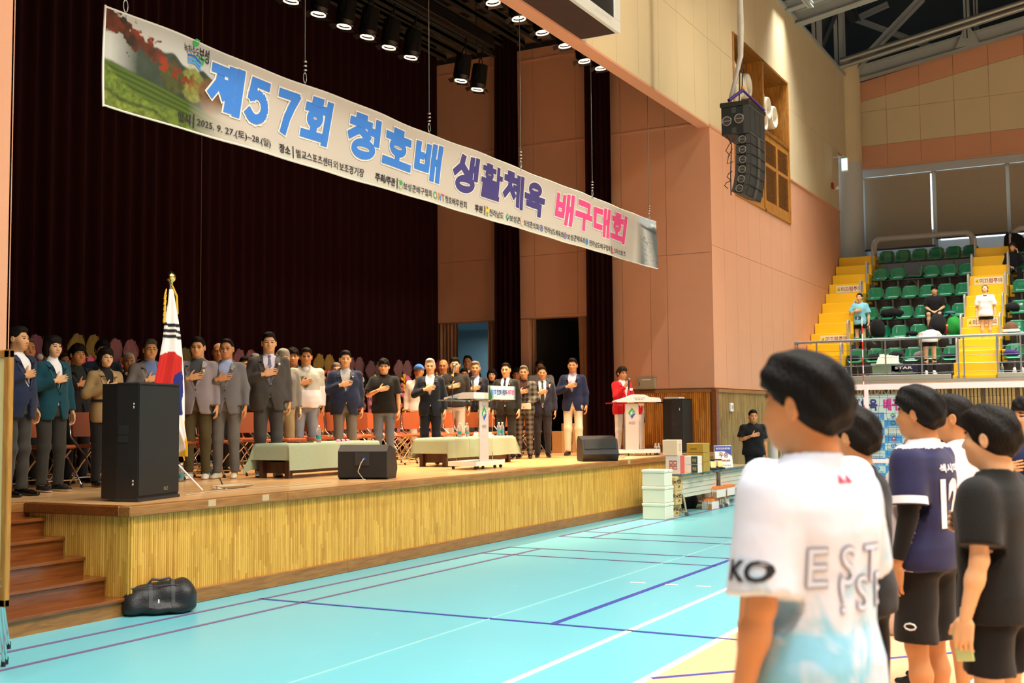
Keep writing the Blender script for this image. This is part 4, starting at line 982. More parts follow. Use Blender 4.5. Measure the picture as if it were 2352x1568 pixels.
def person(px, top, y, face=0, ht=None, sk='a', sex='m', hair='short', hc='#17120f', outer=('jacket', '#222222'), inner='#e8e6e2', tie=None, legs=('trousers', '#2a2a2c'),
           shoes=('dress', '#0c0b0b', '#0c0b0b'), arms=('S', 'D'), glasses=False, belly=.0, label='', base=ZS, feet=True, head_turn=0, nod=0, cap=None, res=1.0, axis='y', sit=False, bend=0, open_w=.30, vcut=1.12, wf=1.0, extra=None, mats=None, sleeve=None, coll=False, low=False, belt=False, name='person'):
    q = P(px, top, axis, y); loc = np.array([q[0], q[1], base]); H_ = (q[2] - base) if ht is None else ht
    if sit: H_ = ht or 1.68
    s = H_ / (1.745 + {'mop': .03, 'bob': .025, 'bald': .0, 'thin': .005}.get(hair, .015))
    toC = (CAM - loc)[:2]; toC /= np.linalg.norm(toC); rt = np.array([_r[0], _r[1]]); rt /= np.linalg.norm(rt); a = math.radians(face)
    rt2 = np.array([-toC[1], toC[0]]);  rt2 = rt2 if rt2 @ rt > 0 else -rt2
    hd = math.cos(a) * toC + math.sin(a) * rt2; rz = math.atan2(hd[0], -hd[1])
    root = thing(name, label, 'person', loc, rz)
    seed = int(px * 7 + top); S = lambda V: V * s
    # ---- joints
    legj = {1: [(.092, .01, .90), (.098, -.01, .49), (.105, .02, .09)], -1: [(-.092, .01, .90), (-.098, -.01, .49), (-.105, .02, .09)]}
    up = np.zeros(3)
    if sit:
        up = np.array([0, .0, -.40]); legj = {k: [(k * .10, .0, .52), (k * .15, -.42, .52), (k * .14, -.40, .09)] for k in (1, -1)}
    def armj(code, sd):
        j = {'S': ARM_SAL, 'D': ARM_DOWN, 'M': ARM_MIC, 'F': ARM_FRONT, 'P': ARM_PHONE}[code](sd); return [np.array(p) * np.array([wf if i == 0 else 1, 1, 1]) for i, p in enumerate(j)]
    J = {-1: armj(arms[0], -1), 1: armj(arms[1], 1)}
    def post(V, upper=True):
        V = V.copy()
        if upper and sit: V = V + up
        if bend and upper:
            k = np.clip((V[:, 2] - .92) / .22, 0, 1); k = k * k * (3 - 2 * k); an = -math.radians(bend) * k; yy = V[:, 1] + .0; zz = V[:, 2] - .95
            V[:, 1] = yy * np.cos(an) + zz * np.sin(an); V[:, 2] = .95 + (-yy * np.sin(an) + zz * np.cos(an))
        return S(V)
    cap_up = outer[0] in ('tee', 'tank'); hR = .006 * res if res != 1 else .0062
    # ---- skin body (one continuous mesh: trunk, limbs, neck, head and hands)
    bare_legs = legs[0] == 'shorts'; hb = .013 * (res if res < 1 else 1) if (cap_up or bare_legs) else .02
    parts = []; smat = [skin(sk), DARK, LIP]
    F = Field((-.36, -.34, .84), (.36, .2, 1.54), hb)
    F.torso(prof(-.03, -.025, 0, .86, 1.43, wf), .02)
    F.cone((0, .02, 1.42), (0, .015, 1.53), .055, .05, .03)
    for sd in (1, -1):
        A = J[sd]; F.cone((sd * .1, .012, 1.385), A[0] + np.array([0, 0, -.02]), .035, .038, .03); F.cone(A[0] + np.array([0, 0, -.02]), A[1], .042, .036, .02); F.cone(A[1], A[1] + (A[2] - A[1]) * .35, .036, .038, .02); F.cone(A[1] + (A[2] - A[1]) * .3, A[2], .038, .024, .02)
    V, Q = F.mesh(); parts.append((post(V), Q, 0))
    if not low:
        F = Field((-.27, -.55 if sit else -.14, .04), (.27, .16, 1.0 if not sit else .72), hb)
        if not sit: F.torso([(.86, .145 * wf, .10, .01), (.98, .145 * wf, .10, .01)], .02)
        for sd in (1, -1):
            L_ = [np.array(p) for p in legj[sd]]; F.cone(L_[0], L_[1], .076, .052, .03); m_ = L_[1] + (L_[2] - L_[1]) * .35; F.cone(L_[1], m_ + [0, .012, 0], .050, .052, .03); F.cone(m_ + [0, .012, 0], L_[2], .052, .034, .03)
        V, Q = F.mesh(); parts.append((S(V), Q, 0))
    hv, hq, hm = head_mesh(sex, hR); ht_ = math.radians(head_turn); R = np.array(Matrix.Rotation(ht_, 3, 'Z') @ Matrix.Rotation(math.radians(-nod), 3, 'X'))
    HC = np.array([0, -.005, 1.622]); hs_ = np.array([1.07, 1.05, 1.05]) if sex == 'm' else np.array([1.04, 1.0, 1.0])
    headT = lambda V: post((V * hs_) @ R.T + HC)
    parts.append((headT(hv), hq, hm))
    for sd, code in ((-1, arms[0]), (1, arms[1])):
        W_ = J[sd][2]
        if code == 'S': u = np.array([-sd * .93, .10, .22]); n = np.array([0, -1.0, .05]); k = 'flat'; t = np.array([0.1, 0, 1.0])
        elif code == 'D': u = np.array([0, -.12, -1.0]); n = np.array([sd * 1.0, 0, 0]); k = 'relax'; t = np.array([0, -1.0, 0])
        elif code == 'M': u = np.array([-sd * .5, -.25, .8]); n = np.array([0, -1, 0.]); k = 'grip'; t = np.array([-sd * .8, 0, -.5])
        elif code == 'P': u = np.array([-sd * .15, .35, .95]); n = np.array([sd * 1.0, 0, 0]); k = 'grip'; t = np.array([0, -1.0, .3])
        else: u = np.array([-sd * .85, -.3, -.35]); n = np.array([0, -.5, .85]); k = 'grip'; t = np.array([0, -.8, .4])
        u = u / np.linalg.norm(u); n = n - u * (n @ u); n /= np.linalg.norm(n); t2 = np.cross(n, u)
        if t2 @ t < 0: t2 = -t2
        v, q_ = hand_mesh(k, .0062 if res >= 1 else .0045); v = (v * .98) @ np.stack([u, t2, n], 0) + W_
        if np.dot(np.cross(u, t2), n) < 0: q_ = q_[:, ::-1]
        parts.append((post(v), q_, 0))
    body = link('body', arr_mesh('body', parts, smat), root)
    # ---- hair / cap
    hcm = mat('hair_' + hc[1:], s2l(hc), .62, noise=.3, nscale=25, bump=.8, bscale=110, stretch=(1, 1, .2), spec=.15)
    if cap:
        v, q_ = cap_mesh(); link('cap', arr_mesh('cap', [(headT(v), q_, 0)], [cloth(cap)]), root)
        v, q_ = hair_mesh('bald', .008); link('hair', arr_mesh('hair', [(headT(v), q_, 0)], [hcm]), root)
    else:
        v, q_ = hair_mesh(hair, .0075 if res >= 1 else .005, seed % 3); link('hair', arr_mesh('hair', [(headT(v), q_, 0)], [hcm]), root)
    # ---- tops
    kind, colr = outer[0], outer[1]; om = mats or cloth(colr)
    hg = .0145 * min(res, 1.0) if res <= 1 else .017
    def sleeves(F, r0, r1, r2, upto, k=.02):
        for sd in (1, -1):
            A = J[sd]; F.cone((sd * .06 * wf, .012, 1.425), A[0] + np.array([0, 0, -.008]), .045, r0 * .80, .05)
            if upto <= .5: e = A[0] + (A[1] - A[0]) * upto * 2; F.cone(A[0], e, r0, r1, k)
            else: F.cone(A[0], A[1], r0, r1, k); e = A[1] + (A[2] - A[1]) * (upto - .5) * 2; F.cone(A[1], e, r1, r2, k)
            # flat cuff
            B = (A[2] - A[1]) if upto > .5 else (A[1] - A[0]); B = B / np.linalg.norm(B); c0 = e
            sl, (x, y, z) = F.sub(c0 - .13, c0 + .13); v = (x - c0[0]) * B[0] + (y - c0[1]) * B[1] + (z - c0[2]) * B[2] - .0
            near = (x - c0[0]) ** 2 + (y - c0[1]) ** 2 + (z - c0[2]) ** 2 < .105 ** 2; o = F.d[sl]; F.d[sl] = np.where(near & (v > -.02), np.maximum(o, v), o)
    z0 = {'jacket': .80, 'tee': .86, 'long': .89, 'tank': .86, 'coat': .66}[kind]
    if kind in ('jacket', 'coat'):
        PR = prof(.024, .022, belly, z0, 1.49, wf, .06)
        F = Field((-.37, -.36, z0 - .03), (.37, .22, 1.54), hg); F.torso(PR, .02); sleeves(F, .062, .056, .043, .96, .04)
        F.fn(lambda x, y, z: np.maximum(np.maximum(np.abs(x) - np.clip((z - vcut) * open_w, -.02, .2), y + .0), -(z - vcut)), 'sub')
        zb = 1.0; F.fn(lambda x, y, z: np.maximum(np.maximum(np.abs(x - .004) - np.clip((zb - z) * .26, -.02, .1), y + .02), z - zb), 'sub')
        F.cone((0, .02, 1.44), (0, .01, 1.60), .060, .066, 0, 'sub')
        F.wrinkle(.0032, seed); V, Q = F.mesh(); link('jacket', arr_mesh('jacket', [(post(V), Q, 0)], [om]), root)
        # lapels, buttons
        pr = np.array(PR); yf = lambda x, z, e=.010: np.interp(z, pr[:, 0], pr[:, 3]) - np.interp(z, pr[:, 0], pr[:, 2]) * max(.05, 1 - (abs(x) / np.interp(z, pr[:, 0], pr[:, 1])) ** 2.4) ** (1 / 2.4) - e
        lm = mat('lapel_' + colr[1:], tuple(v * 1.25 + .004 for v in s2l(colr)), .75, noise=.1)
        for sd in (1, -1):
            pts = [(.004, vcut - .01), (.05, vcut + .10), (.078, vcut + .17), (.082, 1.375), (.066, 1.365), (.070, 1.41), (.062, 1.455)]
            G = []
            for xo, z in pts:
                xi = min(max((z - vcut) * open_w, 0.0), .075) ; G.append([[sd * (xi + (xo - .0) * t * .75), yf(xi + xo * t * .75, z), z] for t in (0, .5, 1)])
            G = np.array(G); mb = MB(); mb.sheet(post(G.reshape(-1, 3)).reshape(G.shape)); mb.obj('lapel', lm, root)
        mb = MB()
        for z in (vcut - .02, 1.0): 
            c = post(np.array([[.012, yf(.012, z, .014), z]]))[0]; mb.lathe([(.0, .004), (.009, .003), (.009, -.003)], 8, 0, TM(tuple(c), rx=math.pi / 2))
        mb.obj('buttons', DARK, root, kind='stuff')
        # shirt inside
        F = Field((-.15, -.24, .95), (.15, .12, 1.56), .012); F.torso(prof(.006, .010, belly, .96, 1.47, wf), .02)
        F.fn(lambda x, y, z: y - .03 + 0 * (x + z), 'cap'); F.cone((0, .022, 1.43), (0, .014, 1.498), .068, .064, .012)
        F.cone((0, -.13, 1.56), (0, -.070, 1.425), .055, .006, 0, 'sub'); F.cone((0, .02, 1.5), (0, .01, 1.62), .052, .06, 0, 'sub')
        F.wrinkle(.0015, seed + 2); V, Q = F.mesh(); link('shirt', arr_mesh('shirt', [(post(V), Q, 0)], [cloth(inner, .75)]), root)
        if tie:
            pr2 = np.array(prof(.006, .010, belly, .96, 1.47, wf)); mb = MB(); G = []
            for z, w_ in ((1.475, .016), (1.455, .020), (1.44, .013), (1.35, .022), (1.2, .032), (1.08, .036), (1.03, .0)):
                yy = np.interp(z, pr2[:, 0], pr2[:, 3]) - np.interp(z, pr2[:, 0], pr2[:, 2]) - .009; yy = min(yy, -.068) if z > 1.42 else yy; G.append([(-w_, yy + .004, z), (0, yy, z), (w_, yy + .004, z)])
            G = np.array(G); mb.sheet(post(G.reshape(-1, 3)).reshape(G.shape)); mb.obj('tie', cloth(tie, .5), root)
    elif kind in ('tee', 'long', 'tank'):
        loose = .028 if kind == 'tee' else .024
        PR = prof(loose, loose, belly, z0, 1.50, wf, .05)
        F = Field((-.38, -.36, z0 - .03), (.38, .22, 1.54), hg); F.torso(PR, .02)
        if kind == 'tee': sleeves(F, .076, .088, 0, .40 if sleeve is None else sleeve, .04)
        elif kind == 'long': sleeves(F, .070, .058, .044, .95, .04)
        F.cone((0, .0, 1.475), (0, -.02, 1.62), .060, .085, 0, 'sub')
        if kind == 'long' and coll: F.cone((0, .02, 1.46), (0, .012, 1.535), .074, .07, .01); F.cone((0, .01, 1.5), (0, .0, 1.6), .058, .07, 0, 'sub'); F.cone((0, -.12, 1.55), (0, -.06, 1.42), .04, .008, 0, 'sub')
        F.wrinkle(.005 if kind == 'tee' else .004, seed, 30)
        V, Q = F.mesh(); c = V[Q].mean(1); mi = 0
        tm = [om]
        if isinstance(outer, tuple) and len(outer) > 2: tm.append(cloth(outer[2])); mi = outer[3](c).astype(int)
        top_o = link('shirt' if kind == 'tee' else 'jacket', arr_mesh('top', [(post(V), Q, mi)], tm), root)
        if coll and kind == 'tee':
            F = Field((-.1, -.12, 1.42), (.1, .12, 1.56), .009); F.cone((0, .02, 1.455), (0, .014, 1.525), .074, .068, 0); F.cone((0, .02, 1.44), (0, .014, 1.57), .060, .058, 0, 'sub'); F.cone((0, -.14, 1.55), (0, -.06, 1.43), .045, .01, 0, 'sub')
            V, Q = F.mesh(); link('collar', arr_mesh('collar', [(post(V), Q, 0)], [om]), root)
        elif inner and kind == 'long':
            F = Field((-.1, -.14, 1.36), (.1, .1, 1.52), .011); F.ell((0, .0, 1.43), (.075, .085, .07), .0); V, Q = F.mesh(); link('undershirt', arr_mesh('undershirt', [(post(V), Q, 0)], [cloth(inner)]), root)
    # ---- legs
    if not low:
        lm_ = legs[2] if len(legs) > 2 else cloth(legs[1])
        F = Field((-.29, -.60 if sit else -.2, .03), (.29, .2, 1.10 if not sit else .78), hg * 1.05)
        if not sit: F.torso([(.84, .150 * wf, .112, .01), (.92, .165 * wf, .118, .01), (1.07, .148 * wf, .108, .005)] if belly == 0 else [(.84, .155 * wf, .118, .01), (.92, .17 * wf, .125, .01), (1.07, .155 * wf, .118, .0)], .03)
        else: F.ell((0, .02, .55), (.17, .13, .12), .03)
        for sd in (1, -1):
            L_ = [np.array(p) for p in legj[sd]]
            if legs[0] == 'shorts':
                e = L_[0] + (L_[1] - L_[0]) * (.92 if len(legs) < 4 else legs[3]); F.cone(L_[0], e, .098, .105, .04)
                B = (L_[1] - L_[0]) / np.linalg.norm(L_[1] - L_[0]); sl, (x, y_, z) = F.sub(e - .16, e + .16); v = (x - e[0]) * B[0] + (y_ - e[1]) * B[1] + (z - e[2]) * B[2]; F.d[sl] = np.maximum(F.d[sl], v)
            else:
                F.cone(L_[0], L_[1], .094, .070, .035); e = L_[2] + (L_[1] - L_[2]) * -.04; F.cone(L_[1], e, .070, .056, .03)
                sl, (x, y_, z) = F.sub(e - .12, e + .12); F.d[sl] = np.maximum(F.d[sl], e[2] - z + 0 * (x + y_))
        F.wrinkle(.004, seed + 9, 34); V, Q = F.mesh(); link('shorts' if legs[0] == 'shorts' else 'trousers', arr_mesh('legs', [(S(V), Q, 0)], [lm_]), root)
        if belt:
            mb = MB(); t = np.linspace(0, 2 * math.pi, 25)[:-1]; mb.tube([(.160 * wf * s * math.cos(a_), (.004 + .122 * math.sin(a_)) * s, 1.0 * s) for a_ in t], .012 * s, 6, 0, True); mb.box(-.02, .02, -.135 * s, -.12 * s, .985 * s, 1.015 * s, 1); mb.obj('belt', [DARK, MET], root)
        if feet:
            v, q_, m = shoe_mesh('dress' if shoes[0] == 'dress' else 'sneaker')
            for sd in (1, -1):
                a_ = legj[sd][2]; T_ = TM((a_[0], a_[1] - .02, 0), rz=sd * .12 if not sit else 0); vv = v @ T_[:3, :3].T + T_[:3, 3]
                link('shoe', arr_mesh('shoe', [(S(vv), q_, m)], [mat('shoe_' + shoes[1][1:], s2l(shoes[1]), .25 if shoes[0] == 'dress' else .6, noise=.08), mat('sole_' + shoes[2][1:], s2l(shoes[2]), .6, noise=.05)]), root)
                if shoes[0] == 'sock':
                    mb = MB(); mb.cyl((a_[0], a_[1], .07), (a_[0], a_[1] + .0, shoes[3]), .045, .050, 14); mb.v = [S(x) for x in mb.v]; mb.obj('sock', cloth(shoes[4]), root)
    # ---- glasses
    if glasses:
        mb = MB()
        for sx in (1, -1):
            c = np.array([sx * .032, -.098, .0]); ring = [c + np.array([.021 * math.cos(t), .004 * abs(math.cos(t)), .016 * math.sin(t)]) for t in np.linspace(0, 2 * math.pi, 15)[:-1]]
            mb.tube([headT(np.array([p]))[0] for p in ring], .0016, 4, 0, True)
            mb.tube([headT(np.array([p]))[0] for p in ((sx * .053, -.094, .004), (sx * .082, -.04, .004), (sx * .084, .01, .0))], .0014, 4)
        mb.tube([headT(np.array([p]))[0] for p in ((-.011, -.099, .004), (0, -.101, .007), (.011, -.099, .004))], .0015, 4)
        mb.obj('glasses', mat('glasses_frame', (.05, .04, .035), .3, .4, noise=.1) if glasses == True else mat('glasses_gold', (.4, .3, .15), .3, .8, noise=.1), root)
    root['_s'] = s
    del root['_s']
    return root, dict(s=s, post=post, S=S, headT=headT, J=J)
# ================================================================= BANNER
YB = 8.3
bxz = lambda px, py: P(px, py, 'y', YB)
bL, bR = (bxz(243, 8)[0] + bxz(235, 240)[0]) / 2, bxz(1508, 560)[0]
bT, bB = (bxz(243, 8)[2] + bxz(1508, 512)[2]) / 2, (bxz(235, 240)[2] + bxz(1508, 620)[2]) / 2
bn = thing('banner', 'long printed event banner hanging on wires across the front of the stage', 'banner', (bL, YB, bB))
BW, BH = bR - bL, bT - bB
sag = lambda x, z: (.012 * math.sin(x * 2.1 + z * 4) + .01 * math.sin(x * 5.3)) 
pt = lambda x, z, e=0: (x, sag(x, z) - e, z + .012 * math.sin(x * 1.9) * (z / BH))
def mixc(a, b, t): return a * (1 - t[..., None]) + b * t[..., None]
C_ = lambda h: np.array(s2l(h))
def banner_part(x0, x1, nx, nz, colf, nm):
    X, Z = np.meshgrid(np.linspace(x0, x1, nx), np.linspace(0, BH, nz), indexing='ij'); G = np.array([[pt(a, b) for a, b in zip(r1, r2)] for r1, r2 in zip(X, Z)]); col = colf(X, Z / BH)
    colour_grid(nm, G, col, bn, .55)
base_ = C_('#c3bdb2')
def left_print(X, v):
    u = X / 2.05
    c = np.ones(X.shape + (3,)) * C_('#cfd2cc')
    # far trees
    tr = .80 - .42 * (u - .15) + .16 * vnoise(X * 7, v * 0 + 3, 5) + .12 * vnoise(X * 2.3, v * 0, 6) - .10; m = np.clip((tr - v) * 40, 0, 1) * np.clip((u - .04) * 6, 0, 1); c = mixc(c, C_('#3b4a3c') * (.6 + .8 * fbm(X * 14, v * 20, 8))[..., None], m)
    # warm haze
    c = mixc(c, C_('#c9a98e'), np.clip(1 - np.hypot((u - .88) / .30, (v - .42) / .30), 0, 1) ** .7)
    # light green tree and brown tree
    for cx, cy, rx, ry, hc_ in ((.55, .50, .10, .20, '#8a9146'), (.70, .45, .12, .20, '#7c5d3e'), (.42, .50, .09, .16, '#4c5228')):
        d = np.hypot((u - cx) / rx, (v - cy) / ry) + .35 * (fbm(X * 12, v * 14, 11) - .5); c = mixc(c, C_(hc_) * (.5 + fbm(X * 20, v * 26, 12))[..., None], np.clip((1 - d) * 6, 0, 1))
    # terraced tea slope
    h = .50 - .38 * np.clip(u - .05, 0, 1) ; m = np.clip((h - v) * 30, 0, 1) * np.clip((.98 - u) * 3.5, 0, 1); st_ = .5 + .5 * np.sin((v + .33 * u) * 120 + 4 * fbm(X * 2, v * 5, 2)); c = mixc(c, C_('#4f6a1c') * (.55 + .6 * st_)[..., None], m)
    # near rounded hedges
    for k, (a, b, cc) in enumerate(((.45, .62, '#7f9a34'), (.27, .55, '#8fa43c'))):
        h = a - b * u - .10 * np.abs(np.sin(u * 7 + k)) + .05 * fbm(X * 9, v * 9, 21 + k); m = np.clip((h - v) * 25, 0, 1) * np.clip((.88 - u - .25 * v) * 5, 0, 1); c = mixc(c, C_(cc) * (.15 + 1.1 * fbm(X * 26, v * 30, 31 + k))[..., None], m)
        m2 = np.clip(1 - np.abs(h - v) * 30, 0, 1) * (k == 1) * np.clip((.7 - u) * 8, 0, 1); c = mixc(c, C_('#23300f'), m2 * .7)
    # red maple leaves hanging
    n = fbm(X * 16, v * 18, 41); m = np.clip((.98 - .62 * u * 1.2 - .0 - np.abs(v - (.92 - .75 * u)) * 3.6), 0, 1); m = np.clip((n * 1.25 + m - 1.0) * 9, 0, 1) * np.clip((.62 - u) * 9, 0, 1)
    lc = mixc(np.ones(X.shape + (3,)) * C_('#2c2412'), C_('#9c3a18'), np.clip(fbm(X * 7, v * 7, 51) * 2 - .55 + (u - .2), 0, 1)); c = mixc(c, lc, m)
    c = mixc(c * .72, base_, .8 * np.clip((u - .52) * 4, 0, 1) * np.clip((.42 - v) * 6, 0, 1))
    return mixc(c, base_, np.clip((u - .78) / .22, 0, 1) ** .8)
def right_print(X, v):
    u = (BW - X) / 1.15; c = np.ones(X.shape + (3,)) * base_
    sky = C_('#aebfcc'); hill = C_('#2c3c46'); sea = C_('#5a6668')
    c2 = mixc(np.ones(X.shape + (3,)) * sea, C_('#c9ccc8'), np.clip(1 - np.abs(u - .5 + .25 * (.7 - v)) * 3.2, 0, 1) * .8)
    cr = np.abs(fbm(X * 9, v * 11, 61) - .5); c2 = mixc(c2, C_('#30302c'), np.clip((.03 - cr) * 40, 0, 1) * (v < .6) * .8)
    c2 = mixc(c2, hill, np.clip(1 - np.abs(v - (.74 + .10 * u)) * (16 + 10 * u), 0, 1)); c2 = mixc(c2, sky, np.clip((v - .80 - .05 * vnoise(X * 6, v, 3)) * 20, 0, 1)); c2 = mixc(c2, C_('#dfe3e4'), np.clip((fbm(X * 4, v * 9, 71) - .5) * 6, 0, 1) * (v > .82))
    return mixc(c2, c, np.clip((u - .62) / .34, 0, 1))
banner_part(0, 2.05, 260, 120, left_print, 'tea_field_print')
banner_part(2.05, BW - 1.15, 90, 6, lambda X, v: mixc(np.ones(X.shape + (3,)) * base_, C_('#c8d0c0'), np.clip(.18 - v, 0, 1) * 3), 'banner_sheet')
banner_part(BW - 1.15, BW, 110, 80, right_print, 'mudflat_print')
for nm, z in (('hem', BH - .012), ('hem', .012)):
    mb = MB(); mb.tube([pt(x, z, 0) for x in np.linspace(0, BW, 60)], .010, 6); mb.obj(nm, mat('hem_white', (.75, .73, .68), .6, noise=.03), bn)
mb = MB(); mb.tube([pt(0, z, 0) for z in np.linspace(0, BH, 8)], .012, 6); mb.obj('hem', mat('hem_white', (.7, .7, .7)), bn)
bx = lambda px: P(px, 100 + (px - 243) * .4, 'y', YB)[0] - bL
zt, zb = bxz(515, 150)[2] - bB, bxz(540, 272)[2] - bB
TW = mat('print_white', (.80, .78, .73), .55, noise=.02)
JM = {'제': [[(.02,.90),(.54,.90)],[(.28,.9),(.25,.6),(.03,.30)],[(.27,.62),(.50,.32)],[(.48,.60),(.66,.60)],[(.67,.98),(.67,.04)],[(.96,1),(.96,0)]],
'5': [[(.86,.93),(.26,.93),(.20,.56),(.36,.62),(.54,.63),(.70,.57),(.80,.46),(.84,.33),(.80,.19),(.70,.09),(.56,.03),(.40,.02),(.26,.06),(.14,.14)]], '7': [[(.12,.93),(.86,.93),(.70,.64),(.56,.34),(.46,.0)]],
'회': [[(.28,1),(.54,1)],[(.06,.82),(.76,.82)],(.41,.56,.21,.15),[(.41,.38),(.41,.12)],[(.02,.10),(.82,.10)],[(.95,1),(.95,0)]],
'청': [[(.20,1),(.44,1)],[(.02,.85),(.62,.85)],[(.33,.85),(.27,.66),(.02,.47)],[(.33,.68),(.60,.48)],[(.62,.70),(.88,.70)],[(.90,1),(.90,.42)],(.50,.17,.30,.17)],
'호': [[(.36,1),(.64,1)],[(.06,.82),(.94,.82)],(.5,.55,.27,.16),[(.5,.38),(.5,.1)],[(0,.07),(1,.07)]],
'배': [[(.07,.92),(.07,.24),(.46,.24),(.46,.92)],[(.07,.60),(.46,.60)],[(.70,.98),(.70,0)],[(.70,.52),(.94,.52)],[(.95,1),(.95,0)]],
'생': [[(.28,.98),(.24,.72),(.02,.49)],[(.26,.74),(.54,.50)],[(.68,.98),(.68,.42)],[(.68,.70),(.92,.70)],[(.92,1),(.92,.42)],(.50,.17,.33,.17)],
'활': [[(.26,1),(.48,1)],[(.06,.89),(.68,.89)],(.37,.71,.17,.10),[(.37,.6),(.37,.5)],[(.02,.49),(.72,.49)],[(.86,1),(.86,.44)],[(.86,.72),(1.02,.72)],[(.10,.35),(.86,.35),(.86,.19),(.12,.19),(.12,.02),(.92,.02)]],
'체': [[(.18,1),(.38,1)],[(.02,.84),(.56,.84)],[(.28,.84),(.24,.55),(.02,.28)],[(.28,.58),(.50,.30)],[(.50,.58),(.70,.58)],[(.72,.98),(.72,.04)],[(.95,1),(.95,0)]],
'육': [(.5,.82,.27,.15),[(0,.50),(1,.50)],[(.30,.5),(.30,.3)],[(.70,.5),(.70,.3)],[(.12,.26),(.84,.26),(.84,-.02)]],
'구': [[(.14,.92),(.84,.92),(.78,.5)],[(0,.46),(1,.46)],[(.5,.46),(.5,-.02)]],
'대': [[(.48,.88),(.07,.88),(.07,.26),(.50,.26)],[(.70,.98),(.70,0)],[(.70,.54),(.94,.54)],[(.95,1),(.95,0)]]}
def strokes(mb, ch, x0, x1, z0, z1, t, sh, fn, tv=1.12):
    """heavy display letter drawn from broad pen strokes; t = horizontal stroke height, vertical strokes tv times as broad"""
    mp = lambda u, v: np.array([x0 + u * (x1 - x0), z0 + v * (z1 - z0)]); S_ = lambda p: fn(p[0] + sh * (p[1] - (z0 + z1) / 2), p[1])
    for st_ in JM[ch]:
        if isinstance(st_, tuple):
            c = mp(*st_[:2]); rx, rz = st_[2] * (x1 - x0), st_[3] * (z1 - z0); a = np.linspace(0, 2 * math.pi, 33)[:-1]; n = 32
            mb.add([S_(c + [(rx + t * tv / 2 - .01) * math.cos(q), (rz + t / 2) * math.sin(q)]) for q in a] + [S_(c + [max(.01, rx - t * tv / 2) * math.cos(q), max(.01, rz - t / 2) * math.sin(q)]) for q in a], [(i, (i + 1) % n, n + (i + 1) % n, n + i) for i in range(n)])
        else:
            P_ = [mp(*q) for q in st_]
            for a, b in zip(P_[:-1], P_[1:]):
                d = b - a; L_ = np.linalg.norm(d); d = d / L_; w_ = t * (1 + (tv - 1) * abs(d[1])) / 2; e = t * .42; nn = np.array([-d[1], d[0]]) * w_; a2, b2 = a - d * e, b + d * e
                k = max(2, int(L_ / .12)); V = []
                for f_ in np.linspace(0, 1, k): c = a2 + (b2 - a2) * f_; V += [S_(c - nn), S_(c + nn)]
                mb.add(V, [(2 * i, 2 * i + 2, 2 * i + 3, 2 * i + 1) for i in range(k - 1)])
def title(word, p0, p1, colr):
    n = len(word); x0, x1 = bx(p0), bx(p1); wd = (x1 - x0) / n
    for t, e, m_, nm in ((.142, .007, TW, 'title_outline'), (.104, .012, mat('title_' + colr[1:], s2l(colr), .5, noise=.03), 'title_letter')):
        for i, ch in enumerate(word):
            mb = MB(); a = x0 + i * wd + wd * .09; b = x0 + (i + 1) * wd - wd * .09
            if ch.isdigit(): a += wd * .04; b -= wd * .08
            strokes(mb, ch, a, b, zb + .05, zt - .02, t * (.76 if ch == '활' else 1), .22, lambda x, z: pt(x, z, e)); mb.obj(nm, m_, bn)
title('제57회', 478, 757, '#3d7fd6'); title('청호배', 795, 1016, '#3d7fd6'); title('생활체육', 1040, 1252, '#46407e'); title('배구대회', 1272, 1440, '#e84e8c')
z1_, z0_ = bxz(457, 271)[2] - bB, bxz(456, 293)[2] - bB
TB = mat('print_black', (.035, .03, .04), .55, noise=.05)
for t, a, b, bo in (('일시', 409, 437, .03), ('2025. 9. 27.(토)~28.(일)', 453, 619, .012), ('장소', 641, 667, .03), ('벌교스포츠센터', 681, 762, .012), ('외', 766, 777, 0), ('보조경기장', 781, 836, .012), ('주최/주관', 860, 905, .03), ('보성군배구협회', 926, 989, .008), ('청호배후원회', 1023, 1072, .008), ('후원', 1090, 1107, .03), ('전라남도', 1124, 1155, .008), ('보성군', 1167, 1191, .008), ('보성군의회', 1201, 1237, .008), ('전라남도체육회', 1249, 1295, .008), ('보성군체육회', 1304, 1341, .008), ('전라남도배구협회', 1352, 1400, .008), ('스타스포츠', 1409, 1438, .008)):
    mb = MB(); letter(mb, t, bx(a), bx(b), z0_, z1_, 0, bo, fn=lambda x, z: pt(x, z, .009)); mb.obj('caption_line', TB, bn)
mb = MB(); letter(mb, '녹차수도', bx(419), bx(456), bxz(437, 128)[2] - bB, bxz(437, 107)[2] - bB, 0, .01, fn=lambda x, z: pt(x, z, .008)); letter(mb, '보성', bx(456), bx(480), bxz(468, 145)[2] - bB, bxz(468, 113)[2] - bB, 0, .02, .1, fn=lambda x, z: pt(x, z, .008)); mb.obj('slogan_lettering', TB, bn)
mb = MB()
for p in (445, 674, 910, 1112): x = bx(p); mb.add([pt(x - .008, z0_ - .02, .008), pt(x + .008, z0_ - .02, .008), pt(x + .008, z1_ + .02, .008), pt(x - .008, z1_ + .02, .008)], [(0, 1, 2, 3)])
mb.obj('divider_bars', TB, bn)
for ch, a, b, c in (('C', 993, 999, '#3fae7a'), ('H', 1001, 1007, '#ee9a60'), ('V', 1007, 1014, '#5a9ad8'), ('T', 1014, 1021, '#e0504c')):
    mb = MB(); letter(mb, ch, bx(a), bx(b), z0_, z1_, 0, .02, fn=lambda x, z: pt(x, z, .008)); mb.obj('club_letter', mat('club_' + c[1:], s2l(c), .5, noise=.03), bn)
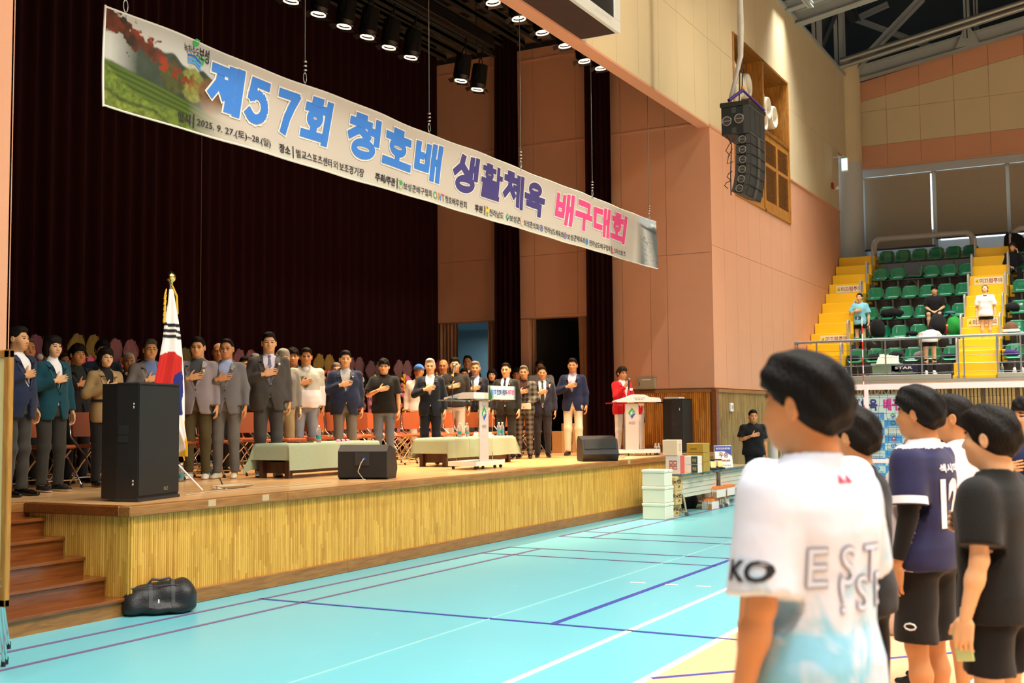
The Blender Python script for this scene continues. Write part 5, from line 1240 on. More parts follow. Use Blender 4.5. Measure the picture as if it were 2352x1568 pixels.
def ring(mb, cx, cz, rx, rz, th, fn, m=0, n=24):
    t = np.linspace(0, 2 * math.pi, n + 1)[:-1]; v = [fn(cx + rx * math.cos(a), cz + rz * math.sin(a)) for a in t] + [fn(cx + rx * (1 - th) * math.cos(a), cz + rz * (1 - th) * math.sin(a)) for a in t]; mb.add(v, [(i, (i + 1) % n, n + (i + 1) % n, n + i) for i in range(n)], m)
def disc(mb, cx, cz, rx, rz, fn, m=0, n=20): mb.add([fn(cx + rx * math.cos(a), cz + rz * math.sin(a)) for a in np.linspace(0, 2 * math.pi, n + 1)[:-1]], [tuple(range(n))], m)
def poly(mb, pts, fn, m=0): mb.add([fn(*p) for p in pts], [tuple(range(len(pts)))], m)
CG, CB_, CY, CRD = (mat('emblem_' + n, s2l(h), .5, noise=.03) for n, h in (('green', '#3fa45a'), ('blue', '#2f58b0'), ('yellow', '#e8c23c'), ('red', '#c03a44')))
CPK, CLB = mat('emblem_peach', s2l('#e0c0a0'), .5, noise=.03), mat('emblem_sky', s2l('#4a90d0'), .5, noise=.03)
EM = [CG, CB_, CY, CRD, CPK, CLB, TW, TB]
def county(mb, cx, cz, w_, h_, fn, s=1):
    """diamond emblem: green leaf above, blue wave below"""
    W2, H2 = w_ / 2, h_ / 2
    poly(mb, [(cx - W2, cz), (cx, cz + H2), (cx + W2, cz + .0 * h_), (cx + W2 * .45, cz + .06 * h_), (cx - W2 * .1, cz - .04 * h_), (cx - W2 * .55, cz - .22 * h_)][::s], fn, 0)
    poly(mb, [(cx - W2 * .5, cz - .24 * h_), (cx - .0, cz - .14 * h_), (cx + W2 * .35, cz - .02 * h_), (cx + W2 * .92, cz - .04 * h_), (cx, cz - H2)][::s], fn, 1)
    f2 = lambda x, z: tuple(np.array(fn(x, z)) + np.array(fn.off)) if hasattr(fn, 'off') else fn(x, z)
    poly(mb, [(cx - W2 * .5, cz - .08 * h_), (cx - W2 * .25, cz + .10 * h_), (cx + W2 * .15, cz + .22 * h_), (cx + W2 * .1, cz + .06 * h_), (cx - W2 * .15, cz - .05 * h_)], f2, 6)
f1 = lambda x, z: pt(x, z, .008); f1b = lambda x, z: pt(x, z, .0095)
zc, hh = (z0_ + z1_) / 2, (z1_ - z0_) / 2
def emb(fn_): mb = MB(); fn_(mb); mb.obj('emblem', EM, bn)
emb(lambda mb: (ring(mb, bx(918), zc, .075, hh * 1.15, .12, f1, 0), disc(mb, bx(919), zc + .02, .03, .03, f1, 0, 8), poly(mb, [(bx(916), zc - .06), (bx(921), zc - .06), (bx(918), zc)], f1, 4)))
emb(lambda mb: (poly(mb, [(bx(1114.5), zc - hh * 1.2), (bx(1122), zc - hh * 1.2), (bx(1122), zc + hh * 1.2), (bx(1114.5), zc + hh * 1.2)], f1, 2), disc(mb, bx(1118), zc + .05, .02, .02, f1b, 3, 8), poly(mb, [(bx(1115.5), zc - .02), (bx(1121), zc - .01), (bx(1119), zc - .08)], f1b, 5)))
emb(lambda mb: county(mb, bx(1163), zc, .09, hh * 2.4, f1))
emb(lambda mb: [disc(mb, bx(1196.5) + .03 * math.cos(a), zc + .05 * math.sin(a), .025, .035, f1, 4, 8) for a in (0, 1.26, 2.5, 3.77, 5.0)])
for p, c in ((1243, 1), (1299.5, 1), (1346, 5)): emb(lambda mb, p=p, c=c: (ring(mb, bx(p), zc, .055, hh * 1.1, .25 if c == 1 else .5, f1, c), disc(mb, bx(p), zc, .018, .03, f1, c if c == 5 else 3, 8)))
emb(lambda mb: (poly(mb, [(bx(1401.5), zc - .07), (bx(1407), zc - .07), (bx(1403.5), zc + .08)], f1, 3), disc(mb, bx(1404), zc - .03, .014, .02, f1b, 6, 8)))
def slog(mb):
    for k in range(3): 
        a0, b0 = bx(427), bxz(432, 127)[2] - bB - .035 * k; mb.add([f1(a0, b0), f1(a0 + .10, b0 + .01), f1(a0 + .20, b0 - .035), f1(a0 + .19, b0 - .06), f1(a0 + .10, b0 - .012), f1(a0, b0 - .022)], [tuple(range(6))], 5 if k else 1)
        a0 = bx(440) + .06 * k; b0 = bxz(445, 150)[2] - bB + .02; mb.add([f1(a0, b0), f1(a0 + .03, b0 + .07), f1(a0 + .09, b0 + .10), f1(a0 + .06, b0 + .06), f1(a0 + .03, b0 - .0)], [tuple(range(5))], 0)
    x, z = bx(441), bxz(441, 98)[2] - bB; poly(mb, [(x, z - .06), (x - .0, z), (x + .05, z + .05), (x + .11, z + .045), (x + .08, z - .02)], f1, 0)
emb(slog)
# hanging wires with clips
for i, px in enumerate((287, 700, 986, 1197, 1362, 1493)):
    x = P(px, 100 + (px - 243) * .4, 'y', YB)[0]; wr = thing('banner_wire', 'steel wire with threaded clips holding the banner, %s from the stairs side' % ('first', 'second', 'third', 'fourth', 'fifth', 'sixth')[i], 'wire', (x, YB, bT), group='wires holding the banner')
    mb = MB(); mb.tube([(0, 0, .26), (0, 0, 5.6)], .007, 5); mb.obj('cable', mat('wire_steel', (.30, .28, .24), .4, .8, noise=.1), wr)
    mb = MB()
    for z in (.16, .21, .26): mb.lathe([(.0, z - .012), (.026, z - .008), (.026, z + .008), (.0, z + .012)], 8)
    mb.tube([(.028 * math.cos(a), 0, .07 + .06 * math.sin(a)) for a in np.linspace(0, 2 * math.pi, 13)[:-1]], .008, 5, 0, True); mb.tube([(0, 0, .0), (.014, 0, -.01), (0, 0, -.03)], .008, 5); mb.obj('clip', MET, wr)

# ================================================================= STAGE LIGHTS
LENS = mat('lamp_lens', (1, .9, .8), .3, emit=(1.0, .80, .62), estr=9)
HOUS = mat('lamp_housing', (.010, .010, .010), .35, .3, noise=.2)
def lamp_proto():
    t = thing('stage_spotlight', '', 'stage light')
    mb = MB(); mb.cyl((0, 0, .10), (0, 0, .48), .155, .145, 24); mb.cyl((0, 0, .02), (0, 0, .10), .12, .15, 24, cap=False); mb.box(-.16, .16, -.05, .05, .2, .4); mb.obj('housing', HOUS, t)
    mb = MB(); mb.lathe([(.118, .0), (.118, .02), (.100, .02), (.100, .0), (.118, 0)], 28); mb.obj('rim_ring', mat('rim_lit', (.5, .42, .36), .3, .2, emit=(1, .8, .65), estr=1.2), t)
    mb = MB(); mb.lathe([(0, .055), (.06, .05), (.088, .04)], 24); mb.cyl((0, 0, .04), (0, 0, .045), .088, n=24); mb.obj('lens', LENS, t)
    mb = MB()
    for a in range(4): q = TM(rz=a * math.pi / 2); mb.add([(-.1, .125, .03), (.1, .125, .03), (.12, .215, -.01), (-.12, .215, -.01), (-.1, .125, .034), (.1, .125, .034), (.12, .215, -.006), (-.12, .215, -.006)], [(0, 1, 2, 3), (7, 6, 5, 4)], 0, False, q)
    mb.obj('barn_door', HOUS, t)
    mb = MB(); mb.tube([(-.17, 0, .3), (-.17, 0, .52), (-.1, 0, .60), (.1, 0, .60), (.17, 0, .52), (.17, 0, .3)], .012, 6); mb.cyl((0, 0, .6), (0, 0, .84), .018, n=8); mb.obj('yoke', HOUS, t)
    return t
proto_l = None
ZA, YBk = 7.9, 8.75
ord_ = ['first', 'second', 'third', 'fourth', 'fifth', 'sixth', 'seventh', 'eighth']
rowA = [(668, 5), (731, 35), (790, 63), (843, 87), (893, 111), (943, 134), (1058, 187), (1096, 207)]
rowB = [(1133, 8), (1192, 45), (1246, 77), (1298, 107), (1343, 142), (1381, 158)]
for nm, row in (('inner', rowA), ('outer', rowB)):
    for i, (px, py) in enumerate(row):
        q = P(px, py, 'z', ZA) if nm == 'inner' else P(px, py, 'y', YBk)
        lab = 'lit black stage spotlight, %s of the %s row from the stairs side' % (ord_[i], nm); g = 'stage spotlights of the %s row' % nm
        if proto_l is None: proto_l = t = lamp_proto()
        else: t = dup(proto_l)
        t['label'] = lab; t['group'] = g; t.location = [float(v) for v in q]
        t.rotation_euler = (math.radians(8 if nm == 'inner' else -6), 0, math.radians(20))
        spot('stage_spotlight_beam', (q[0], q[1], q[2] - .03), (q[0] - .2, q[1] - (1.0 if nm == 'inner' else -1.2), ZS), 850 if nm == 'inner' else 950, (1.0, .76, .50), 62, .7, .08)
yA = P(943, 134, 'z', ZA)[1]
bt = thing('lighting_batten', 'black batten carrying the inner row of stage spotlights', 'batten', (6, yA - .105, ZA + .78))
mb = MB(); mb.tube([(0, 0, 0), (13.3, 0, 0)], .03, 8); mb.obj('pipe', HOUS, bt)
mb = MB(); mb.bbox(0, 13.2, -.06, .06, .14, .36, .01); mb.obj('cable_tray', HOUS, bt)
for k in (1, 7, 12.6): mb = MB(); mb.tube([(k, 0, -.02), (k, 0, 10.12 - ZA - .78)], .008, 5); mb.obj('hanger', HOUS, bt)
bt2 = thing('lighting_batten', 'black batten behind the salmon beam carrying the outer spotlights', 'batten', (6, YBk + .08, rowB and P(1192, 45, 'y', YBk)[2] + .80))
mb = MB(); mb.tube([(0, 0, 0), (15.5, 0, 0)], .03, 8); mb.obj('pipe', HOUS, bt2)
for k in (1, 8, 15): mb = MB(); mb.tube([(k, 0, -.02), (k, 0, 10.15 - bt2.location[2])], .008, 5); mb.obj('hanger', HOUS, bt2)
if 1: mb = MB(); mb.bbox(0, 15.4, -.06, .06, .14, .34, .01); mb.obj('cable_tray', HOUS, bt2)

# ================================================================= LED SCREEN over the opening
ls = thing('video_screen', 'huge black video screen in a white frame above the stage opening', 'screen', (16.57, YS, 7.715))
mb = MB(); mb.box(-12, 0, -.62, .02, 0, 3.2); mb.obj('cabinet', mat('screen_dark_casing', (.035, .015, .010), .7, noise=.3, nscale=2), ls)
FRW = mat('screen_frame_white', (.62, .66, .64), .35, noise=.02)
mb = MB(); mb.bbox(-12, .02, -.68, -.60, -.01, .17, .01); mb.bbox(-.22, .02, -.68, -.60, .17, 3.2, .01); mb.bbox(-12, -.22, -.68, -.6, 3.05, 3.2, .01); mb.box(0, .02, -.60, .0, 0.0, 3.2, 0); mb.obj('screen_frame', FRW, ls)
mb = MB(); mb.box(-12, -.22, -.665, -.62, .17, 3.05); mb.obj('screen_panel', mat('screen_black', (.012, .012, .012), .5, noise=.2, bump=.4, bscale=400), ls)
mb = MB(); letter(mb, '(주) 산수전기', -.95, -.35, .055, .115, 0, .0, y=-.682); mb.obj('maker_lettering', mat('embossed_grey', (.55, .58, .56), .4), ls)

# ================================================================= HANGING LINE ARRAY
XA = 19.1
pa = lambda px, py: P(px, py, 'x', XA)
ARB = mat('array_black', (.009, .0095, .009), .5, noise=.15, bump=.1); ARG = mat('array_grey', (.045, .047, .043), .45, noise=.1); GRL = mat('array_grille', (.022, .024, .022), .6, .3, noise=.2, bump=.5, bscale=300)
y1, y0 = pa(1656, 250)[1], pa(1720, 250)[1]; zt_, zb_ = pa(1690, 243)[2], pa(1690, 308)[2]
def handle(mb, y, z, r, x=-.001, T=None):
    n = 20; R = TM((x, y, z), ry=-math.pi / 2) if T is None else T @ TM((x, y, z), ry=-math.pi / 2)
    mb.lathe([(r, .0), (r, .012), (r * .82, .012), (r * .8, .0)], n, 1, R); mb.lathe([(r * .8, .002), (0, .002)], n, 2, R); mb.box(-r * .1, r * .1, -r * .85, r * .85, .0, .010, 1, R)
top = thing('flown_subwoofer', 'large black speaker box with two round handles at the top of the hanging array', 'speaker', (XA, 0, 0))
mb = MB(); mb.bbox(0, .95, y0, y1, zb_, zt_, .012); mb.obj('cabinet', ARB, top)
mb = MB(); mb.bbox(-.012, .97, y0 - .02, y1 + .02, zt_, zt_ + .08, .01); mb.obj('rigging_frame', ARB, top)
mb = MB(); mb.box(-.006, .0, y0, y0 + .10, zb_, zt_, 0); mb.box(.0, .95, y0 - .006, y0, zb_, zb_ + .03); mb.box(.0, .95, y0 - .006, y0, zt_ - .03, zt_)
for zz in (zb_ + .02, zt_ - .12): mb.box(-.008, 0, (y0 + y1) / 2 - .02, (y0 + y1) / 2 + .06, zz, zz + .10)
mb.obj('metal_plate', ARG, top)
mb = MB(); [mb.box(.05 + .3 * k, .32 + .3 * k, y0 - .004, y0 - .0, zb_ + .04, zt_ - .04) for k in range(3)]; mb.obj('grille', GRL, top)
mb = MB(); zc_ = (zb_ + zt_) / 2; handle(mb, y0 + (y1 - y0) * .36, zc_ + .02, .085); handle(mb, y0 + (y1 - y0) * .80, zc_ - .0, .085); mb.obj('handle', [ARB, mat('handle_silver', (.28, .28, .25), .3, .7, noise=.1), mat('handle_well', (.05, .04, .03), .6, noise=.1)], top)
HM = [ARB, mat('handle_silver', (.3, .3, .3)), mat('handle_well', (.05, .05, .05))]
dz = .178; cy_, cz_ = y0 + .0, zb_ - .005; mw = .255
for k, ang in enumerate((0, 0, 2, 5, 10, 16)):
    a = math.radians(ang); T = np.array(Matrix.Translation((0, cy_, cz_)) @ Matrix.Rotation(a, 4, 'X'))
    md = thing('line_array_module', 'black line array box, %s below the big box, with one round handle' % ['first', 'second', 'third', 'fourth', 'fifth', 'sixth'][k], 'speaker', (XA, 0, 0), group='line array boxes')
    mb = MB(); mb.prism([(.0, -dz + .004), (mw, -dz + .012), (mw, -.008), (.0, -.003)], .03, .92, 0, T, axis='x'); mb.obj('cabinet', ARB, md)
    mb = MB(); mb.box(.018, .03, .0, .075, -dz + .006, -.004, 0, T); mb.box(.018, .03, mw - .06, mw, -dz + .015, -.01, 0, T); mb.obj('rigging_plate', ARG, md)
    for a_, b_ in ((.06, .38), (.56, .90)): mb = MB(); mb.box(a_, b_, -.006, .0, -dz + .02, -.02, 0, T); mb.obj('grille', GRL, md)
    mb = MB(); mb.box(.40, .54, -.03, .02, -dz + .01, -.01, 0, T); mb.obj('waveguide', ARG, md)
    mb = MB(); handle(mb, .135, -dz / 2, .066, .029, T); mb.obj('handle', HM, md)
    n_ = T @ np.array([0, 0, -dz, 1]); cy_, cz_ = n_[1], n_[2]
ac = thing('array_cabling', 'grey cable bundle, chain and purple slings holding the speaker array', 'cable', (XA + .4, 0, 0))
PG = lambda px, py: np.array([0, P(px, py, 'x', XA + .4)[1], P(px, py, 'x', XA + .4)[2]])
mb = MB(); mb.tube([PG(1699, -120), PG(1699, -20), PG(1701, 60), PG(1701, 130), PG(1690, 180), PG(1675, 238)], [.055, .055, .06, .05, .04, .035], 10); mb.obj('cable_bundle', mat('cable_grey', (.42, .41, .37), .7, noise=.2, bump=.6, bscale=40), ac)
mb = MB(); mb.tube([PG(1705, -100), PG(1705, 130), PG(1705, 205)], .012, 5); mb.tube([PG(1699, 160), PG(1698, 238)], .012, 5); mb.obj('chain', mat('chain_dark', (.06, .05, .04), .4, .8, noise=.2), ac)
PUR = mat('sling_purple', s2l('#3a2470'), .7, noise=.1)
mb = MB(); mb.tube([PG(1706, 207) + [0, 0, 0], PG(1686, 240) + [-.3, 0, 0]], .03, 6); mb.tube([PG(1706, 207), PG(1745, 245) + [.3, 0, 0]], .022, 6); mb.obj('sling', PUR, ac)
mb = MB(); mb.lathe([(.0, -.03), (.03, -.02), (.03, .03), (0, .05)], 10, 0, TM(tuple(PG(1706, 203)))); mb.obj('hook', mat('hook_orange', s2l('#c88a3c'), .4, .3, noise=.1), ac)
pl = thing('array_signal_cable', 'thin black cables looping down behind the line array', 'cable', (XA + .05, 0, 0))
mb = MB()
for a, b, c in (((1686, 318), (1665, 345), (1675, 356)), ((1680, 340), (1668, 375), (1682, 370)), ((1680, 392), (1668, 405), (1678, 414)), ((1676, 414), (1662, 425), (1670, 432))):
    mb.tube([pa(*a) * [0, 1, 1], (pa(*a) + pa(*b)) / 2 * [0, 1, 1] + [0, .02, .01], pa(*b) * [0, 1, 1], pa(*c) * [0, 1, 1]], .008, 5)
mb.tube([pa(1664, 305) * [0, 1, 1], pa(1678, 330) * [0, 1, 1], pa(1676, 400) * [0, 1, 1], pa(1677, 447) * [0, 1, 1]], .010, 5); mb.obj('cable_loop', BLK, pl)

# ================================================================= generic builders
def cbox(name, label, cat, x0, pl, pc, pr, pt_, pb, m_, z0=None, z1=None, group=None, bev=.006, part='carton'):
    """box whose -x face spans pl..pc on the plane x0 and whose -y face goes on to pr"""
    ya, yb2 = P(pl, pb, 'x', x0)[1], P(pc, pb, 'x', x0)[1]; x1 = P(pr, pb, 'y', yb2)[0]
    za = P(pc, pb, 'x', x0)[2] if z0 is None else z0; zb2 = P(pc, pt_, 'x', x0)[2] if z1 is None else z1
    t = thing(name, label, cat, (x0, yb2, za), group=group); mb = MB(); mb.bbox(0, x1 - x0, 0, ya - yb2, 0, zb2 - za, bev); mb.obj(part, m_, t)
    return t, x1 - x0, ya - yb2, zb2 - za
SIDE = lambda w_: TM((0, w_, 0), rz=-math.pi / 2)      # lettering plane for the -x face: local x runs from far to near
def lump(name, label, cat, loc, size, colr, seed=0, rz=0, straps=False, group=None, rough=.8, h=.014, extra=None):
    sx, sy, sz = size; F = Field((-sx * .75, -sy * .75, -.02), (sx * .75, sy * .75, sz * 1.25), max(h, min(size) / 14))
    r = np.random.default_rng(seed); F.ell((0, 0, sz * .42), (sx * .48, sy * .46, sz * .5), .02)
    for i in range(5): F.ell((r.uniform(-.28, .28) * sx, r.uniform(-.25, .25) * sy, sz * r.uniform(.3, .6)), (sx * .25, sy * .25, sz * .32), min(size) * .3)
    F.wrinkle(min(size) * .03, seed, 5 / min(size)); F.fn(lambda x, y, z: -z + 0 * (x + y), 'cap'); V, Q = F.mesh()
    t = thing(name, label, cat, loc, rz, group); link('bag_body' if cat in ('bag', 'backpack') else 'body', arr_mesh('lump', [(V, Q, 0)], [cloth(colr, rough)]), t)
    if straps:
        mb = MB(); mb.tube([(-sx * .2, -sy * .2, sz * .85), (-sx * .12, -sy * .3, sz * 1.12), (sx * .12, -sy * .3, sz * 1.1), (sx * .2, -sy * .2, sz * .82)], .009, 5); mb.obj('strap', BLK, t)
    return t

# ================================================================= LOUDSPEAKERS
SPB = mat('speaker_black', (.012, .011, .011), .55, noise=.2, bump=.2, bscale=300); SPG = mat('speaker_grille', (.012, .0145, .0145), .6, .2, noise=.2, bump=.5, bscale=500)
def tower(label, corner, rz):
    t = thing('loudspeaker', label, 'speaker', corner, rz)
    W_, D_, H_ = .70, .36, 1.08
    mb = MB(); mb.prism([(.0, 0), (W_, 0), (W_ - .03, D_ * .6), (W_ * .78, D_ + .05), (W_ * .22 - .1, D_ + .05), (0, D_ * .6)], .025, H_, axis='z'); mb.obj('cabinet', SPB, t)
    mb = MB(); mb.bbox(.008, W_ - .008, -.014, .002, .05, H_ - .02, .006); mb.obj('grille', SPG, t)
    mb = MB(); mb.bbox(-.008, W_ + .008, -.018, D_ * .6, 0, .03, .004); mb.bbox(-.006, W_ + .006, -.016, D_ * .6, H_ - .008, H_ + .008, .004); mb.obj('end_plate', BLK, t)
    mb = MB(); mb.box(-.004, .004, .10, .20, .54, .70); mb.box(-.008, -.002, .09, .21, .615, .625); mb.obj('side_handle', mat('handle_black_gloss', (.03, .03, .03), .2, noise=.1), t)
    mb = MB(); [mb.lathe([(0, .004), (.012, .002), (.012, -.004)], 8, 0, TM((-.001, .05, z), ry=-math.pi / 2)) for z in (.86, .89, .16, .19)]; mb.obj('corner_screws', MET, t, kind='stuff')
    mb = MB(); letter(mb, '3LE', W_ * .60, W_ * .70, .085, .115, 0, .03, y=-.0155); mb.obj('logo_lettering', MET, t)
    return t
c1 = P(315, 1153, 'z', ZS); tower('tall black loudspeaker standing at the stage corner above the stairs', c1, math.radians(14))
q = P(1567, 1000, 'y', 8.05); t2 = tower('tall black loudspeaker beyond the second lectern against the orange slats', (q[0], 8.05, ZS), math.radians(3))
pp_ = thing('paper_sheet', 'white papers lying on top of the loudspeaker by the slats', 'paper', (q[0], 8.15, ZS + 1.09)); mb = MB(); mb.box(.1, .45, .0, .3, 0, .03); mb.obj('sheets', WHT, pp_)
def wedge(label, loc, rz, panel, w_=.62):
    t = thing('stage_monitor', label, 'speaker', loc, rz, group='floor monitors')
    mb = MB(); mb.prism([(0, .03), (.06, 0), (.42, 0), (.50, .12), (.40, .36), (.10, .42), (.0, .34)], -w_ / 2, w_ / 2, 0, axis='x'); mb.obj('cabinet', SPB, t)
    mb = MB(); mb.prism([(.455, .20), (.475, .21), (.405, .365), (.39, .36)], -w_ / 2 + .03, w_ / 2 - .03, 0, axis='x'); mb.obj('grille', SPG, t)
    if panel == 'back':
        mb = MB(); mb.box(-.09, .09, -.012, .04, .17, .33); mb.obj('connector_panel', mat('panel_dark', (.05, .05, .055), .4, .4, noise=.3, nscale=40), t)
        mb = MB(); mb.cyl((.03, .0, .25), (.03, -.05, .25), .014, n=10); mb.obj('connector', mat('connector_blue', s2l('#3c64b4'), .4), t)
        mb = MB(); mb.tube([(.03, -.05, .25), (.01, -.10, .20), (-.02, -.12, .10), (.05, -.14, .015), (.1, -.2, .008), (-.1, -.24, .008)], .006, 6); mb.obj('cable', mat('cable_beige', s2l('#b9a88a'), .6, noise=.05), t)
    else:
        mb = MB()
        for s in (-1, 1): mb.lathe([(0, .003), (.035, .003), (.035, -.004)], 14, 0, TM((-w_ / 2 - .001, .22 + s * .045, .2), ry=-math.pi / 2))
        mb.lathe([(.09, .001), (.09, .004), (.08, .004)], 20, 1, TM((-w_ / 2 - .001, .22, .2), ry=-math.pi / 2)); mb.obj('side_handle', [mat('port_black', (.003, .003, .003), .8, noise=.1), ARG], t)
    return t
a, b = P(778, 1101, 'z', ZS), P(893, 1101, 'z', ZS); wedge('black floor monitor with a beige cable plugged into its back, before the first table', ((a[0] + b[0]) / 2, (a[1] + b[1]) / 2 + .02, ZS), math.atan2(b[1] - a[1], b[0] - a[0]), 'back', np.linalg.norm(b - a) * .98)
a, b = P(1378, 1058, 'z', ZS), P(1410, 1056, 'z', ZS); wedge('black floor monitor with two round side ports near the stage edge', (a[0] + .1, a[1] + .15, ZS), math.radians(128), 'side', .60)

# ================================================================= LECTERNS
ACR = mat('clear_acrylic', (.92, .95, .93), .04, trans=1.0, ior=1.12, spec=.3); FRO = mat('frosted_panel', (.62, .54, .48), .35, noise=.02); LWH = mat('lectern_white', (.80, .74, .68), .35, noise=.02)
def lectern(label, loc, rz, sign, wtop=1.05):
    t = thing('lectern', label, 'lectern', loc, rz)      # origin: middle of the base, front to -y
    mb = MB(); mb.prism([(-.42, -.24), (.42, -.24), (.46, -.02), (.40, .24), (-.40, .24), (-.46, -.02)], .05, .115, axis='z'); mb.obj('base', LWH, t)
    mb = MB(); [mb.cyl((x, y, .025), (x + .015, y, .025), .025, n=10) for x, y in ((-.38, -.2), (.36, -.2), (-.2, -.22), (.15, -.22), (-.36, .18), (.34, .18))]; mb.obj('casters', BLK, t, kind='stuff')
    mb = MB(); mb.bbox(-.13 - .11, .13 - .11, -.20, -.185, .115, .98, .003); mb.obj('front_panel', FRO, t)
    for s in (-1, 1):
        mb = MB(); v = [(s * .2 - .06, -.19, .115), (s * .2 - .06, .18, .115), (s * .2 - .06, .26, .98), (s * .2 - .06, -.19, .98)]; v2 = [(x + s * .012, y, z) for x, y, z in v]; mb.add(v + v2, [(0, 1, 2, 3), (7, 6, 5, 4), (0, 4, 5, 1), (1, 5, 6, 2), (2, 6, 7, 3), (3, 7, 4, 0)]); mb.obj('side_panel', ACR, t)
    h = wtop / 2; mb = MB(); mb.bbox(-h, h, -.32, .30, .98, 1.005, .004); mb.obj('top_shelf', ACR, t)
    mb = MB(); mb.prism([(-.24, 1.005), (.26, 1.005), (.26, 1.03), (-.05, 1.10), (-.24, 1.10)], -h * .82, h * .82, axis='x') if sign else mb.prism([(-h * .85, 1.005), (h * .9, 1.005), (h * .9, 1.05), (h * .84, 1.085), (h * .45, 1.10), (h * .25, 1.145), (-.05, 1.15), (-h * .35, 1.10), (-h * .85, 1.03)], -.27, .1, axis='y'); mb.obj('reading_desk', LWH, t)
    mb = MB(); f = lambda x, z: (x, -.2025, z); f.off = (0, -.001, 0); county(mb, -.11, .80, .15, .22, f); letter(mb, '보성군', -.17, -.05, .585, .64, 7, .0, y=-.2025); mb.obj('county_emblem', EM, t)
    if sign:
        a, b = -.18, h + .06; mb = MB(); mb.bbox(a, b, -.315, -.305, 1.0, 1.20, .002); mb.obj('sign_board', WHT, t)
        X, Z = np.meshgrid(np.linspace(a, b, 60), np.linspace(1.0, 1.20, 24), indexing='ij'); u, v = (X - a) / (b - a), (Z - 1.0) / .2
        c = mixc(np.ones(X.shape + (3,)) * C_('#e6f2e6'), C_('#bcd8a0'), np.clip(.4 - v, 0, 1)); c = mixc(c, C_('#3c6a2c') * (.4 + fbm(X * 60, Z * 60, 5))[..., None], np.clip((.22 - u - .15 * np.abs(v - .2)) * 9, 0, 1)); c = mixc(c, C_('#56707a'), np.clip((u - .9) * 12, 0, 1))
        colour_grid('sign_print', np.stack([X, np.full(X.shape, -.317), Z], -1), c, t, .4)
        w_ = b - a
        for s_, p, q_, cc in (('제57회', .08, .26, '#3d7fd6'), ('청호배', .29, .46, '#28489c'), ('생활체육', .49, .69, '#46407e'), ('배구대회', .72, .94, '#d83a7c')):
            mb = MB(); letter(mb, s_, a + w_ * p, a + w_ * q_, 1.065, 1.145, 0, .03, y=-.3185); mb.obj('sign_lettering', mat('title_' + cc[1:], s2l(cc), .5), t)
    else:
        mb = MB(); letter(mb, '녹차수도 보성', -.09, .12, 1.06, 1.10, 0, .0, y=-.2715); mb.obj('slogan_lettering', mat('slogan_dark', (.12, .14, .12), .5), t)
        mb = MB(); [mb.add([(-.06 + .05 * k, -.2715, 1.045), (-.02 + .05 * k, -.2715, 1.045), (-.02 + .05 * k, -.2715, 1.055), (-.06 + .05 * k, -.2715, 1.055)], [(0, 1, 2, 3)], k % 2) for k in range(3)]; mb.obj('wave_marks', [CLB, CG], t)
    return t
c = P(1092, 1079, 'z', ZS); L1 = lectern('clear acrylic lectern with an event sign and two microphones', (c[0] + .44, c[1] + .24, ZS), 0, True, 1.15)
c2 = P(1466, 1046, 'z', ZS); L2 = lectern('clear acrylic lectern with white curved desk in front of the red blazer', (c2[0] + .15, c2[1] + .12, ZS), math.radians(-52), False, .98)
def mic(label, loc, rz, kind):
    t = thing('microphone', label, 'microphone', loc, rz)
    if kind == 'stand':
        mb = MB(); mb.lathe([(0, 0), (.075, 0), (.075, .012), (.02, .022), (0, .022)], 20); mb.obj('stand_base', BLK, t)
        mb = MB(); mb.tube([(0, 0, .02), (0, .005, .2), (.012, .0, .36)], .007, 8); mb.obj('stand_tube', BLK, t)
        mb = MB(); mb.cyl((.012, 0, .34), (.03, -.01, .46), .014, .017, 12); mb.cyl((.008, 0, .33), (.014, 0, .36), .018, n=10, m=1); mb.obj('microphone_body', [MET, CY], t)
        mb = MB(); mb.lathe([(0, -.028), (.02, -.02), (.027, 0), (.02, .022), (0, .03)], 14, 0, TM((.034, -.012, .475))); mb.obj('microphone_head', mat('mic_mesh', (.2, .2, .2), .4, .7, noise=.3, nscale=90), t)
    else:
        mb = MB(); mb.tube([(0, 0, 0), (-.03, .0, .10), (-.12, 0, .22)], .006, 8); mb.obj('gooseneck', BLK, t)
        mb = MB(); mb.cyl((-.05, 0, .165), (-.25, 0, .275), .011, .020, 12); mb.obj('microphone_body', BLK, t)
        mb = MB(); mb.lathe([(0, -.035), (.025, -.025), (.031, 0), (.024, .028), (0, .036)], 14, 0, TM((-.275, 0, .29), ry=-.9)); mb.obj('microphone_head', mat('mic_foam', (.03, .03, .032), .8, noise=.3, nscale=60), t)
    return t
bx_, by_ = L1.location[0], L1.location[1]
mic('silver microphone on a small black desk stand on the first lectern', (bx_ - .50, by_ + .10, ZS + 1.005), 0, 'stand')
mic('black microphone on a gooseneck leaning over the first lectern', (bx_ + .12, by_ + .12, ZS + 1.02), math.radians(30), 'neck')
# hand microphone of the master of ceremonies comes with him

